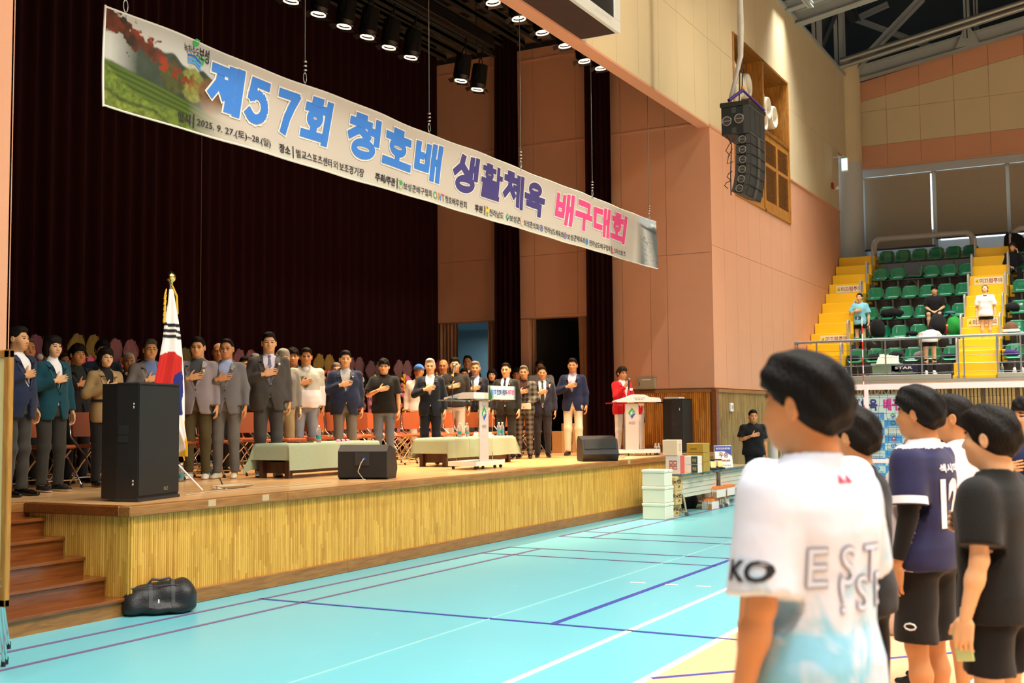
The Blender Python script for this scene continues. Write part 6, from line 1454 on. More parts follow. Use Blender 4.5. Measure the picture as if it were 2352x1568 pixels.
# ================================================================= TABLES WITH GREEN CLOTHS
CLT = mat('sage_tablecloth', s2l('#9aa688'), .9, noise=.08, nscale=30, bump=.3, bscale=300)
DKW = wood('dark_table_wood', s2l('#3a2014'), s2l('#5a3420'), (6, 6, 1.5), .4)
def low_table(label, clabel, x0, x1, y0, y1, zt, drop, seed):
    t = thing('low_table', label, 'table', ((x0 + x1) / 2, (y0 + y1) / 2, ZS), group='low dark tables'); a, b = (x1 - x0) / 2, (y1 - y0) / 2
    mb = MB(); mb.bbox(-a, a, -b, b, zt - ZS - .04, zt - ZS, .006); mb.obj('table_top', DKW, t)
    for sx, sy in ((-1, -1), (1, -1), (-1, 1), (1, 1)): mb = MB(); mb.bbox(sx * a - sx * .12, sx * a - sx * .05, sy * b - sy * .1, sy * b - sy * .04, 0, zt - ZS - .04, .004); mb.obj('leg', DKW, t)
    mb = MB(); mb.box(-a + .1, a - .1, -b + .06, b - .06, .06, .2); mb.obj('lower_shelf', DKW, t)
    r = np.random.default_rng(seed); nx, ny = 60, 34; ex, ey = drop; G = np.zeros((nx, ny, 3))
    for i, u in enumerate(np.linspace(-a - ex, a + ex, nx)):
        for j, v in enumerate(np.linspace(-b - ey, b + ey, ny)):
            du, dv = max(0, abs(u) - a - .008), max(0, abs(v) - b - .008); cu, cv = np.clip(u, -a - .012, a + .012), np.clip(v, -b - .012, b + .012); d = math.hypot(du, dv) if du and dv else du + dv
            f_ = .10 * d + (.02 * math.sin(u * 9 + seed) * d / .3 if dv else 0) + (.22 * min(du, dv)); G[i, j] = (cu + np.sign(u) * (f_ if du else 0), cv + np.sign(v) * (f_ if dv else 0), zt - ZS + .006 - d * .97)
    mb = MB(); mb.sheet(G); o = mb.obj('tablecloth', CLT, label=clabel, cat='tablecloth', group='sage green tablecloths', loc=t.location)
    return t
ZT = ZS + .43
a, b = P(667, 1013, 'z', ZT), P(872, 1010, 'z', ZT); yT1 = 9.32
low_table('low dark wooden table in front of the stout man in windbreaker', 'sage green cloth hanging over the table between the two men in jackets', P(663, 1022, 'y', yT1)[0], P(868, 1015, 'y', yT1)[0], yT1, yT1 + .55, ZT, (.22, .35), 1)
yT2 = 8.95 + .25
low_table('low dark wooden table behind the clear lectern', 'sage green cloth draped over the table behind the clear lectern', P(1025, 1010, 'y', yT2)[0], P(1180, 1003, 'y', yT2)[0], yT2, yT2 + .55, ZT, (.25, .32), 4)
def bottle(label, loc, group=None):
    t = thing('water_bottle', label, 'bottle', loc, 0, group)
    mb = MB(); mb.lathe([(0, 0), (.030, .0), (.033, .01), (.033, .075), (.031, .08), (.033, .085), (.033, .14), (.028, .165), (.013, .195), (.013, .205)], 14); mb.obj('bottle_body', mat('bottle_plastic', (.85, .9, .92), .05, trans=.85, ior=1.2, spec=.6), t)
    mb = MB(); mb.lathe([(.0335, .045), (.0337, .05), (.0337, .085), (.0335, .09)], 14); mb.obj('bottle_label', mat('bottle_teal', s2l('#2f8f94'), .5, noise=.1), t)
    mb = MB(); mb.cyl((0, 0, .203), (0, 0, .222), .016, n=12); mb.obj('cap', WHT, t); return t
for px, y, l in ((732, yT1 + .12, 'water bottle with teal label on the first green cloth'), (1056, yT2 + .08, 'water bottle on the second table seen through the lectern side'), (1073, yT2 + .2, 'water bottle on the second table next to the lectern column'), (1146, yT2 + .15, 'first of a close pair of water bottles on the second table'), (1154, yT2 + .12, 'second of a close pair of water bottles on the second table')):
    q = P(px, 1005, 'y', y); bottle(l, (q[0], y, ZT + .008), 'water bottles on the tables')
for px, py, l in ((484, 1098, 'water bottle standing on the stage between white and beige shoes'), (416, 1106, 'water bottle on the stage floor beside the flag stand')): q = P(px, py, 'z', ZS); bottle(l, (q[0], q[1], ZS))
q = P(722, 1008, 'y', yT1 + .2); t = thing('card_holder', 'dark red folder lying on the first green cloth', 'folder', (P(690, 1008, 'y', yT1 + .2)[0], yT1 + .2, ZT + .008)); mb = MB(); mb.bbox(-.15, .15, -.1, .1, 0, .015, .003); mb.obj('folder', mat('folder_red', s2l('#5c2418'), .5, noise=.1), t)
t = thing('flower_corsage', 'small pink and black corsage lying on the first green cloth', 'corsage', (P(787, 1006, 'y', yT1 + .15)[0], yT1 + .15, ZT + .008)); mb = MB(); [mb.lathe([(0, .03), (.03, .02), (.035, 0)], 8, k % 2, TM((.05 * k - .1, .01 * (k % 2), 0))) for k in range(5)]; mb.obj('petals', [mat('corsage_pink', s2l('#d88aa4'), .6), BLK], t)
t = thing('paper_sheet', 'white paper sheets on the second green cloth', 'paper', (P(1115, 1004, 'y', yT2 + .2)[0], yT2 + .25, ZT + .008)); mb = MB(); mb.box(-.15, .2, -.1, .1, 0, .02); mb.box(-.12, .12, -.1, .1, .02, .06); mb.obj('sheets', WHT, t)

# ================================================================= FOLDING CHAIRS
ORG = mat('orange_vinyl', s2l('#a4522a'), .4, noise=.06, spec=.5, coat=.15)
def chair_proto():
    t = thing('folding_chair', '', 'chair', group='orange folding chairs on the stage')
    n = 11; G = np.zeros((7, n, 3))
    for i, z in enumerate(np.linspace(.56, .84, 7)):
        for j, x in enumerate(np.linspace(-.21, .21, n)):
            e = min(i, 6 - i); G[i, j] = (x * (1 - (.06 if e == 0 else 0)), .20 + .05 * (z - .56) - .025 * (1 - (x / .21) ** 2) + .0, z)
    mb = MB(); mb.sheet(G + [0, -.014, 0]); mb.sheet((G + [0, .014, 0])[:, ::-1]); mb.sheet(np.stack([G[-1] + [0, -.014, 0], G[-1] + [0, .014, 0]])); mb.sheet(np.stack([G[0] + [0, -.014, 0], G[0] + [0, .014, 0]])[::-1])
    for e, k in ((0, 1), (-1, -1)): mb.sheet(np.stack([G[:, e] + [0, -.014, 0], G[:, e] + [0, .014, 0]], 1)[::k])
    mb.obj('backrest', ORG, t)
    mb = MB(); mb.bbox(-.205, .205, -.20, .19, .435, .475, .016); mb.obj('seat', ORG, t)
    for s in (-1, 1):
        mb = MB(); mb.tube([(s * .225, .24, .82), (s * .225, .205, .56), (s * .225, -.02, .36), (s * .22, -.27, .02)], .0115, 7); mb.cyl((s * .22, -.272, .0), (s * .22, -.262, .035), .016, n=8, m=1); mb.obj('leg', [CHR, BLK], t)
        mb = MB(); mb.tube([(s * .195, -.12, .42), (s * .195, .06, .25), (s * .195, .25, .02)], .0105, 7); mb.cyl((s * .195, .252, .0), (s * .195, .243, .035), .015, n=8, m=1); mb.obj('leg', [CHR, BLK], t)
    for q_ in ([(-.22, -.22, .09), (.22, -.22, .09)], [(-.195, .2, .09), (.195, .2, .09)]): mb = MB(); mb.tube(q_, .009, 6); mb.obj('cross_bar', CHR, t)
    return t
ch0 = None
for ri, (yy, xa, xb, step) in enumerate(((10.62, 8.15, 20.4, .68), (11.62, 8.5, 19.6, .74), (12.75, 9.2, 20.2, .80))):
    x = xa; i = 0
    while x < xb:
        if ch0 is None: ch0 = t = chair_proto()
        else: t = dup(ch0)
        t.location = (x + random.uniform(-.04, .04), yy + random.uniform(-.05, .05), ZS); t.rotation_euler = (0, 0, math.radians(random.uniform(-8, 8)))
        t['label'] = 'orange folding chair, %s from the stage stairs in the %s row' % ((ord_ + 'ninth tenth eleventh twelfth thirteenth fourteenth fifteenth sixteenth seventeenth eighteenth nineteenth twentieth'.split())[i], ['front', 'middle', 'rear'][ri]); t['group'] = 'orange folding chairs, %s row' % ['front', 'middle', 'rear'][ri]
        x += step; i += 1

# ================================================================= CONGRATULATORY FLOWER STANDS
GLF = mat('leaf_dark_green', s2l('#1c2a14'), .5, noise=.2); FLC = [mat('petal_' + n, s2l(h), .6, noise=.12) for n, h in (('red', '#b01818'), ('crimson', '#8c1030'), ('pink', '#d8607c'), ('yellow', '#e0b020'), ('orange', '#d86a1c'), ('white', '#e0d0c8'))]
def bloom(mb, p, r, m, rg):
    n = 10; k = np.arange(n * 2) * math.pi / n; rr = np.where(np.arange(n * 2) % 2 == 0, r, r * .72); nrm = np.array([rg.uniform(-.4, .4), -1, rg.uniform(-.3, .5)]); x, y, d = frame(nrm)
    ringv = p + rr[:, None] * (np.cos(k)[:, None] * x + np.sin(k)[:, None] * y); c0 = p + d * r * .35; mid = p + .45 * r * (np.cos(k)[:, None] * x + np.sin(k)[:, None] * y) + d * r * .45
    V = np.vstack([ringv, mid, c0[None]]); f = [(i, (i + 1) % (2 * n), 2 * n + (i + 1) % (2 * n), 2 * n + i) for i in range(2 * n)] + [(2 * n + i, 2 * n + (i + 1) % (2 * n), 4 * n) for i in range(2 * n)]
    mb.add(V, f, m, True)
def wreath(px, topy, y, wrapc, seed, desc):
    q = P(px, topy, 'y', y); Hh = q[2] - ZS; rg = np.random.default_rng(seed); t = thing('flower_stand', desc, 'flower stand', (q[0], y, ZS), group='congratulatory flower stands')
    mb = MB()
    for s in (-1, 1): mb.tube([(s * .25, -.1, 0), (s * .05, .05, Hh * .85)], .012, 6)
    mb.tube([(0, .35, 0), (0, .05, Hh * .85)], .012, 6); mb.obj('easel_leg', WD, t)
    mb = MB()
    for cz, n, R in ((Hh * .78, 19, .42), (Hh * .45, 15, .40)):
        for a in np.linspace(-.25, math.pi + .25, n):
            ca, sa = math.cos(a), math.sin(a); w_ = .035; pts = [(0, 0), (.5, 1), (1, .2)]
            v = [(ca * .05 - sa * .0, .06, cz + sa * .05), (ca * R * .55 - sa * w_, .05, cz + sa * R * .55 + ca * w_), (ca * R, .03, cz + sa * R), (ca * R * .55 + sa * w_, .05, cz + sa * R * .55 - ca * w_), (ca * R * .5, .075, cz + sa * R * .5)]
            mb.add(v, [(0, 4, 1), (1, 4, 2), (2, 4, 3), (3, 4, 0)])
    mb.obj('palm_fan', GLF, t)
    mb = MB(); zc0 = Hh * .80
    for s in (-1, 1):
        G = np.zeros((8, 9, 3))
        for i, tt in enumerate(np.linspace(0, 1, 8)):
            for j, a in enumerate(np.linspace(-.65, .65, 9)): R = .02 + .22 * math.sin(tt * math.pi * .80) ** .9; G[i, j] = (s * .10 + R * math.sin(a + s * .35) * (1 + .1 * math.sin(j * 2.3)), .0 - .03 * math.sin(j * 1.9 + i), zc0 - .1 + tt * (Hh - zc0 + .1) * (1 - .12 * abs(a)))
        mb.sheet(G)
    mb.obj('mesh_wrap', mat('wrap_' + wrapc[1:], s2l(wrapc), .7, noise=.15, alpha=.8), t)
    mb = MB(); bloom(mb, np.array([0, -.10, zc0]), .09, 2, rg); bloom(mb, np.array([.05, -.12, zc0 - .04]), .06, 2, rg); mb.obj('bow', FLC, t)
    mb = MB(); mb.bbox(-.22, .22, -.02, .04, Hh * .18, Hh * .74, .05); mb.obj('foliage_core', GLF, t)
    mb = MB()
    for k in range(95):
        z = rg.uniform(.16, .84) * Hh; lim = .25 * (1 - .45 * abs((z / Hh) - .45) / .4); x = rg.uniform(-lim, lim); bloom(mb, np.array([x, -.06 - .04 * rg.random(), z]), rg.uniform(.034, .052), int(rg.choice([0, 0, 0, 1, 2, 2, 3, 3, 4, 5])), rg)
    mb.obj('flowers', FLC, t, kind='stuff')
    RB = mat('ribbon_pink', s2l('#c88090'), .6, noise=.05)
    for s in (-1, 1):
        mb = MB(); mb.add([(s * .24, -.10, Hh * .72), (s * .34, -.10, Hh * .72), (s * .42, -.13, .25), (s * .32, -.13, .25), (s * .24, -.096, Hh * .72), (s * .34, -.096, Hh * .72), (s * .42, -.126, .25), (s * .32, -.126, .25)], [(0, 1, 2, 3), (7, 6, 5, 4)])
        mb.obj('ribbon', RB, t)
        mb = MB()
        for i, chh in enumerate('축발전' if s > 0 else '을기념'): zc1 = Hh * .64 - i * .14; xx = s * (.30 + .02 * i); letter(mb, chh, xx - .035, xx + .035, zc1, zc1 + .08, 0, .02, y=-.114 - .004 * i)
        mb.obj('ribbon_lettering', TB, t)
    return t
for i, (px, ty, y, wc) in enumerate(((103, 768, 13.3, '#8c4c5c'), (197, 766, 13.3, '#8c7026'), (283, 777, 13.2, '#8c585c'), (440, 798, 13.3, '#6c5a28'), (563, 801, 13.4, '#84525c'), (660, 816, 13.5, '#84606a'), (745, 812, 13.2, '#8c7026'), (815, 818, 13.4, '#704c50'), (862, 828, 13.3, '#64484c'), (926, 826, 13.0, '#7c585c'), (1000, 824, 13.4, '#701830'))):
    wreath(px, ty, y, wc, i + 3, 'tall flower stand with %s wrap, %s from the stairs side' % ({'#8c7026': 'golden', '#6c5a28': 'dull gold', '#701830': 'magenta'}.get(wc, 'pink mesh'), (ord_ + ['ninth', 'tenth', 'eleventh'])[i]))

# ================================================================= NATIONAL FLAG
FY = 8.85
fp = P(383, 640, 'y', FY); fl_ = thing('national_flag', 'furled white national flag with red and blue disc on a gold-topped pole', 'flag', (fp[0] + .06, FY, ZS))
Hf = fp[2] - ZS
mb = MB(); mb.cyl((0, 0, .12), (0, 0, Hf - .05), .014, n=10); mb.obj('pole', mat('pole_light', (.5, .45, .38), .3, .4, noise=.1), fl_)
mb = MB(); mb.lathe([(.0, Hf - .06), (.02, Hf - .05), (.022, Hf - .03), (.045, Hf - .01), (.052, Hf + .02), (.045, Hf + .05), (.022, Hf + .07), (0, Hf + .085)], 12); mb.obj('finial', mat('finial_gold', (.8, .62, .22), .2, 1.0, noise=.1), fl_)
mb = MB()
for a in (0, 2.1, 4.2): mb.tube([(0, 0, .38), (.34 * math.cos(a - .9), .34 * math.sin(a - .9), .01)], .011, 6)
mb.obj('tripod_leg', mat('stand_white', (.7, .68, .64), .3, .3, noise=.05), fl_)
q = lambda px, py: (P(px, py, 'y', FY)[0] - fl_.location[0], P(px, py, 'y', FY)[2] - ZS)
rows = [(384, 393, 664), (380, 398, 700), (372, 405, 740), (367, 409, 780), (357, 413, 830), (348, 415, 870), (343, 416, 905), (352, 416, 940), (372, 416, 980), (395, 415, 1020), (402, 412, 1048)]
nz_, nu = 150, 90; G = np.zeros((nz_, nu, 3)); Cc = np.ones((nz_, nu, 3)) * C_('#e6e0dc')
pyv = np.linspace(664, 1048, nz_)
Lr = np.interp(pyv, [r[2] for r in rows], [r[0] for r in rows]); Rr = np.interp(pyv, [r[2] for r in rows], [r[1] for r in rows])
for i in range(nz_):
    xl, z = q(Lr[i], pyv[i]); xr, _z = q(Rr[i], pyv[i])
    for j in range(nu):
        s = j / (nu - 1); G[i, j] = (xl + (xr - xl) * s, -.03 - .10 * math.sin(math.pi * s) * min(1, (i / nz_) * 2 + .2) - .022 * math.sin(s * 19 + i * .012) * min(1, i / 40), z)
PX = Lr[:, None] + (Rr - Lr)[:, None] * np.linspace(0, 1, nu)[None]; PY = np.repeat(pyv[:, None], nu, 1)
def m_(c, m): Cc[m] = C_(c)
for k, yy in enumerate((746, 760, 773)): m_('#16181c', (PX > 369.5 - k * .8) & (PX < 400.5) & (np.abs(PY - yy - .08 * (PX - 385)) < 3.8))
disc_ = ((PX - 383) / 42) ** 2 + ((PY - 872) / 64) ** 2 < 1
disc_ = ((PX - 376) / 34) ** 2 + ((PY - 872) / 64) ** 2 < 1
m_('#b81c14', disc_); bl_ = ((PX > 398 + .00 * PY) & (PY > 815) & (PX < 408) & (PY < 960) & (PX > 402 - (PY - 840) * .07)) | ((PY > 868 - (PX - 376) * 1.0) & (PX > 374) & (PX < 412) & (PY < 955)); m_('#1c2470', bl_ & (((PX - 384) / 27) ** 2 + ((PY - 882) / 72) ** 2 < 1.15))
fr_ = (PY > 968) & (PX > Rr[:, None] - 11); m_('#d8ac2c', fr_)
colour_grid('flag_cloth', G[:, ::1], Cc, fl_, .8)
mb = MB(); GLD = mat('gold_fringe', s2l('#d8ac2c'), .5, .2, noise=.25, nscale=60, bump=.6)
for i in range(26):
    a = q(374 - .3 * (i % 5) - (i * .1), 664 + i * 2.6); mb.tube([(a[0] + .01, -.04, a[1]), (a[0] - .02, -.05, a[1] - .06)], .009, 5)
mb.tube([(*q(388, 655)[:1], -.04, q(388, 655)[1]), (q(396, 680)[0], -.06, q(396, 680)[1]), (q(398, 700)[0], -.06, q(398, 722)[1])], .012, 6)
for i in range(30): a = q(405 + (i % 10), 968 + i * 2.7); mb.tube([(a[0], -.05, a[1]), (a[0] + .005, -.055, a[1] - .05)], .007, 4)
mb.obj('gold_fringe', GLD, fl_)

# ================================================================= THINGS ON THE STAGE FLOOR
t = thing('cable_coil', 'coil of beige rope-like cable on the stage by the edge', 'cable', P(535, 1122, 'z', ZS)); mb = MB()
for k in range(6): mb.tube([(.20 * math.cos(a) * (1 + .1 * k) + .05 * math.sin(3 * a + k), .07 * math.sin(a) * (1 + .12 * k), .008 + .006 * k) for a in np.linspace(0, 2 * math.pi, 21)[:-1]], .006, 5, 0, True)
mb.obj('coil', mat('cable_beige', s2l('#b9a88a'), .6), t)
a, b = P(516, 1126, 'z', ZS), P(505, 1098, 'z', ZS); t = thing('floor_cable', 'thin black cable running from the beige coil to the chairs', 'cable', a); mb = MB(); mb.tube([(0, 0, .02), ((b[0] - a[0]) * .5, (b[1] - a[1]) * .5, .006), (b[0] - a[0], b[1] - a[1], .006), (b[0] - a[0] + .2, b[1] - a[1] + 1.2, .006)], .006, 5); mb.obj('cable', BLK, t)
pts = [P(px, py, 'z', ZS) for px, py in ((425, 1138), (500, 1128), (570, 1122), (640, 1118), (760, 1108))]; t = thing('floor_cable', 'pale thin cable lying along the stage edge', 'cable', pts[0]); mb = MB(); mb.tube([tuple(p - pts[0] + [0, 0, .006]) for p in pts], .005, 5); mb.obj('cable', mat('cable_beige', (.5, .4, .3)), t)
t = thing('cable_coil', 'small coil of cable beside the second floor monitor', 'cable', P(1425, 1052, 'z', ZS)); mb = MB(); [mb.tube([(.09 * math.cos(a) + .02 * k, .06 * math.sin(a), .01 + .01 * k) for a in np.linspace(0, 6.28, 13)[:-1]], .005, 5, 0, True) for k in range(4)]; mb.obj('coil', mat('cable_beige', (.5, .4, .3)), t)
q_ = P(1504, 1045, 'z', ZS)
for k, px in enumerate((1506, 1513)): q_ = P(px, 1045, 'z', ZS); bottle('%s water bottle on the stage between second lectern and cream box' % ('first', 'second')[k], (q_[0], q_[1], ZS), 'water bottles on the tables')
# cardboard boxes in the wing
KR = mat('cardboard', s2l('#b98850'), .8, noise=.06)
t, w_, d_, h_ = cbox('cardboard_box', 'brown cardboard box on the stage between dark suit and cream trousers', 'box', 21.5, 1268, 1292, 1300, 990, 1047, KR, z0=ZS, group='brown boxes by the dark wing opening')
t, w_, d_, h_ = cbox('cardboard_box', 'taller brown cardboard box behind the cream trousers', 'box', 21.8, 1290, 1316, 1330, 972, 1045, KR, z0=ZS, group='brown boxes by the dark wing opening')
mb = MB(); t_ = SIDE(d_); ring(mb, d_ * .6, h_ * .5, .12, .18, .08, lambda x, z: tuple((t_ @ np.array([x, -.002, z, 1]))[:3]), 0); mb.obj('box_print', TB, t)
# white board easel at the frame's edge
eb_ = thing('framed_board', 'wood-framed cream board on silver easel legs at the foot of the stairs', 'board', (0, 0, 0))
XW = 4.98; pw = lambda px, py: P(px, py, 'x', XW)
yr = pw(22, 800)[1]; zt2 = pw(22, 802)[2]; zb3 = pw(8, 1395)[2]
mb = MB(); mb.bbox(XW, XW + .04, yr + .0, yr + .055, zb3, zt2, .006); mb.bbox(XW, XW + .04, yr, yr + 1.4, zt2 - .055, zt2, .006); mb.bbox(XW, XW + .04, yr, yr + 1.4, zb3, zb3 + .05, .006); mb.obj('frame', wood('board_frame_wood', s2l('#8a5c20'), s2l('#b8843a'), (12, 12, 2), .35), eb_)
mb = MB(); mb.box(XW + .012, XW + .03, yr + .05, yr + 1.4, zb3 + .04, zt2 - .05); mb.obj('board_face', mat('board_cream', s2l('#d6cc94'), .5, noise=.03), eb_)
mb = MB()
for a, b in (((-2, 1330), (14, 1515)), ((2, 1345), (20, 1480)), ((-6, 1380), (8, 1520))):
    p0, p1 = pw(*a), P(b[0], b[1], 'z', .03); mb.cyl(p0, p1, .011, n=10); mb.cyl(p1 + [0, 0, .02], p1 - [0, 0, .03], .016, n=10, m=1)
mb.obj('easel_leg', [CHR, BLK], eb_)
# rope hanging before the curtain
t = thing('hanging_rope', 'thin brown rope hanging before the curtain above the grey blazer', 'rope', (P(459, 700, 'y', 13.9)[0], 13.9, 2)); mb = MB(); mb.tube([(0, 0, -.9), (.01, 0, 3), (0, 0, 8)], .012, 5); mb.obj('rope', mat('rope_brown', s2l('#5a3a20'), .8, noise=.2), t)

# ================================================================= DUFFEL BAG by the stairs
db = P(365, 1413, 'z', 0)
t = thing('duffel_bag', 'black duffel bag on the blue floor against the stage corner', 'bag', (db[0] + .10, db[1] + .10, 0), math.radians(-40)); t.scale = (.80, .86, .86)
F = Field((-.42, -.26, -.02), (.42, .26, .42), .011); F.cone((-.22, 0, .14), (.22, .0, .17), .145, .165, .05, sq=(1, 1.1, 1)); F.ell((-.30, -.02, .09), (.10, .14, .09), .08); F.ell((.25, -.02, .14), (.12, .17, .14), .06); F.ell((.0, -.05, .06), (.34, .17, .07), .05); F.ell((.22, 0, .27), (.08, .1, .06), .04)
F.wrinkle(.006, 3, 30); F.fn(lambda x, y, z: -z + 0 * (x + y), 'cap'); V, Q = F.mesh(); bag = link('bag_body', arr_mesh('bag_body', [(V, Q, 0)], [mat('bag_black_nylon', (.013, .013, .015), .45, noise=.2, bump=.3, bscale=60)]), t)
STR = mat('strap_black', (.05, .05, .054), .6, noise=.1)
bv = BVHTree.FromPolygons([tuple(v) for v in V], [tuple(f) for f in Q])
for sx in (-.10, .13):
    mb = MB(); G = []
    for a in np.linspace(-.3, math.pi + .3, 22):
        d = Vector((0, -math.cos(a), math.sin(a))); hrow = []
        for w_ in (-.02, .02):
            hit = bv.ray_cast(Vector((sx + w_, 0, .15)) + d * .5, -d); p = hit[0] + d * .006 if hit[0] else Vector((sx + w_, 0, .15)) + d * .15; hrow.append(tuple(p))
        G.append(hrow)
    mb.sheet(np.array(G)); mb.sheet(np.array(G)[:, ::-1]); mb.obj('strap', STR, t)
mb = MB(); mb.tube([(-.12, -.03, .30), (-.08, -.04, .345), (0, -.045, .335), (.1, -.04, .35), (.14, -.03, .31)], .013, 7); mb.obj('handle', STR, t)
mb = MB(); mb.tube([(-.3, -.1, .27), (-.1, -.13, .29), (.15, -.13, .29), (.3, -.09, .27)], .005, 5); mb.obj('zip', mat('zip_grey', (.05, .05, .05), .4, .4, noise=.1), t)
mb = MB(); hit = bv.ray_cast(Vector((-.02, -.6, .13)), Vector((0, 1, 0))); p = hit[0] if hit[0] else Vector((0, -.16, .13)); mb.box(-.008, .008, -.004, .0, -.03, .03, 0, TM(tuple(p))); mb.obj('white_tag', WHT, t)

# ================================================================= PRIZE TABLE AND BOXES
FOAM = mat('foam_white', s2l('#dcdcc8'), .7, noise=.02, bump=.15, bscale=200)
zf0 = 0
for k in range(3):
    t, w_, d_, h_ = cbox('foam_box', 'white foam box, %s of the stack of three beside the prize table' % ['lowest', 'middle', 'topmost'][k], 'box', 17.62 + .012 * k, 1476, 1529, 1548 - (2 if k == 2 else 0), 1100, 1195, FOAM, z0=k * .268, z1=(k + 1) * .268 - .055, group='white foam boxes', part='box_body', bev=.012)
    mb = MB(); mb.bbox(-.008, w_ + .008, -.008, d_ + .008, h_, h_ + .053, .012); mb.obj('lid', FOAM, t)
    mb = MB(); mb.box(w_ * .35, w_ * .5, -.010, -.006, h_ + .015, h_ + .03); mb.obj('lid_mark', mat('foam_mark', s2l('#b8c0b8'), .6), t)
CT = mat('carton_tan', s2l('#c8ac74'), .75, noise=.04)
def glyph_on(t, items, m_, T, nm='carton_lettering'):
    mb = MB(); [letter(mb, s_, a, b, c, d, 0, .02, y=-.002, T=T) for s_, a, b, c, d in items]; mb.obj(nm, m_, t)
for k, (px0, pc, pr, pt_, pb, z0, z1, l) in enumerate(((1544, 1550, 1565, 0, 1190, 0, .27, 'tan carton at the bottom behind the foam boxes'), (1544, 1556, 1568, 0, 1190, .27, .58, 'tan carton in the middle behind the foam boxes'), (1540, 1556, 1570, 0, 1190, .58, .90, 'tan carton on top under the table edge'))):
    t, w_, d_, h_ = cbox('carton', l, 'box', 18.18, px0 - 12, pc - 3, pr, 0, 1175, CT, z0=z0 * .74, z1=z1 * .74 - .003, group='tan cartons')
    glyph_on(t, [('OXO', .06, .24, h_ * .6, h_ * .8), ('QB', .1, .2, h_ * .18, h_ * .38)], mat('carton_ink', s2l('#4a3c28'), .6), TM())
    glyph_on(t, [('4x0', .08, .28, h_ * .55, h_ * .8)], mat('carton_ink', s2l('#4a3c28'), .6), SIDE(d_))
    mb = MB(); mb.box(0, w_, -.002, .0, h_ * .48, h_ * .50); mb.obj('carton_seam', mat('carton_ink', (.2, .15, .1)), t)
ZP = .70
tc_ = P(1565, 1089, 'z', ZP); te_ = P(1700, 1069, 'z', ZP)
pt0 = thing('prize_table', 'long folding table with white modesty panel holding the prizes', 'table', (tc_[0], tc_[1], 0))
LT = 4.2; TP = mat('table_top_wood', s2l('#c8a878'), .35, noise=.06); TE = mat('table_edge_teal', s2l('#4c6c70'), .5, noise=.05)
mb = MB(); mb.box(0, LT, 0, .62, ZP - .03, ZP); mb.obj('table_top', TP, pt0)
mb = MB(); mb.box(-.006, 0, -.006, .626, ZP - .036, ZP + .001); mb.box(0, LT, -.008, 0, ZP - .036, ZP + .001); mb.obj('edge_strip', TE, pt0)
for k in range(2):
    mb = MB(); mb.box(.12 + k * 2.1, 1.98 + k * 2.1, .06, .07, .30, ZP - .06); mb.obj('modesty_panel', mat('panel_offwhite', s2l('#c8c4b0'), .5, noise=.02), pt0)
    mb = MB(); [mb.box(.16 + k * 2.1, 1.94 + k * 2.1, .056, .06, z, z + .006) for z in (.36, .44, .52, .60)]; mb.obj('panel_grooves', mat('panel_groove', s2l('#8c8878'), .6), pt0)
for x in (.15, 1.95, 2.25, 4.05):
    mb = MB(); mb.tube([(x, .31, ZP - .03), (x, .31, .12)], .02, 8); mb.tube([(x, -.02, .06), (x, .02, .30), (x, .20, .66)], .018, 8); mb.tube([(x, -.03, .06), (x, .1, .10), (x, .62, .08)], .02, 8); mb.obj('leg', mat('leg_beige', s2l('#a8a48c'), .4, .3, noise=.05), pt0)
    for y in (-.03, .60): mb = MB(); mb.cyl((x - .02, y, .035), (x + .02, y, .035), .035, n=14); mb.obj('caster', mat('caster_grey', (.12, .11, .1), .5, noise=.1), pt0)
WB = mat('box_white', s2l('#ded6d0'), .5, noise=.02)
xs_ = tc_[0] + .04
t, w_, d_, h_ = cbox('gift_box', 'white gift box with four red squares on the near end of the prize table', 'box', xs_, 1529, 1563, 1572, 1046, 1087, WB, z0=ZP)
mb = MB(); T_ = SIDE(d_)
for i in (0, 1):
    for j in (0, 1): mb.box(d_ * .25 + i * d_ * .28, d_ * .25 + i * d_ * .28 + d_ * .24, -.003, -.001, h_ * .25 + j * h_ * .26, h_ * .25 + j * h_ * .26 + h_ * .22, 0, T_); mb.box(d_ * .29 + i * d_ * .28, d_ * .25 + i * d_ * .28 + d_ * .20, -.004, -.003, h_ * .29 + j * h_ * .26, h_ * .40 + j * h_ * .26, 1, T_)
mb.obj('red_squares', [mat('sq_red', s2l('#a84438'), .5, noise=.05), mat('sq_pale', s2l('#dcb8a0'), .5)], t)
mb = MB(); mb.box(.0, w_, -.004, 0, 0, h_ - .002); mb.obj('red_end', mat('box_coral', s2l('#d8564c'), .5, noise=.08), t)
hz = ZP + h_
t, w_, d_, h_ = cbox('gift_box', 'plain cream carton with an oval mark on top of the red-square box', 'box', xs_ - .02, 1522, 1556, 1567, 1010, 1046, mat('box_cream', s2l('#dcc4a8'), .6, noise=.02), z0=hz + .002)
mb = MB(); ring(mb, w_ * .55, h_ * .5, w_ * .16, h_ * .24, .15, lambda x, z: (x, -.002, z)); mb.obj('oval_mark', TB, t)
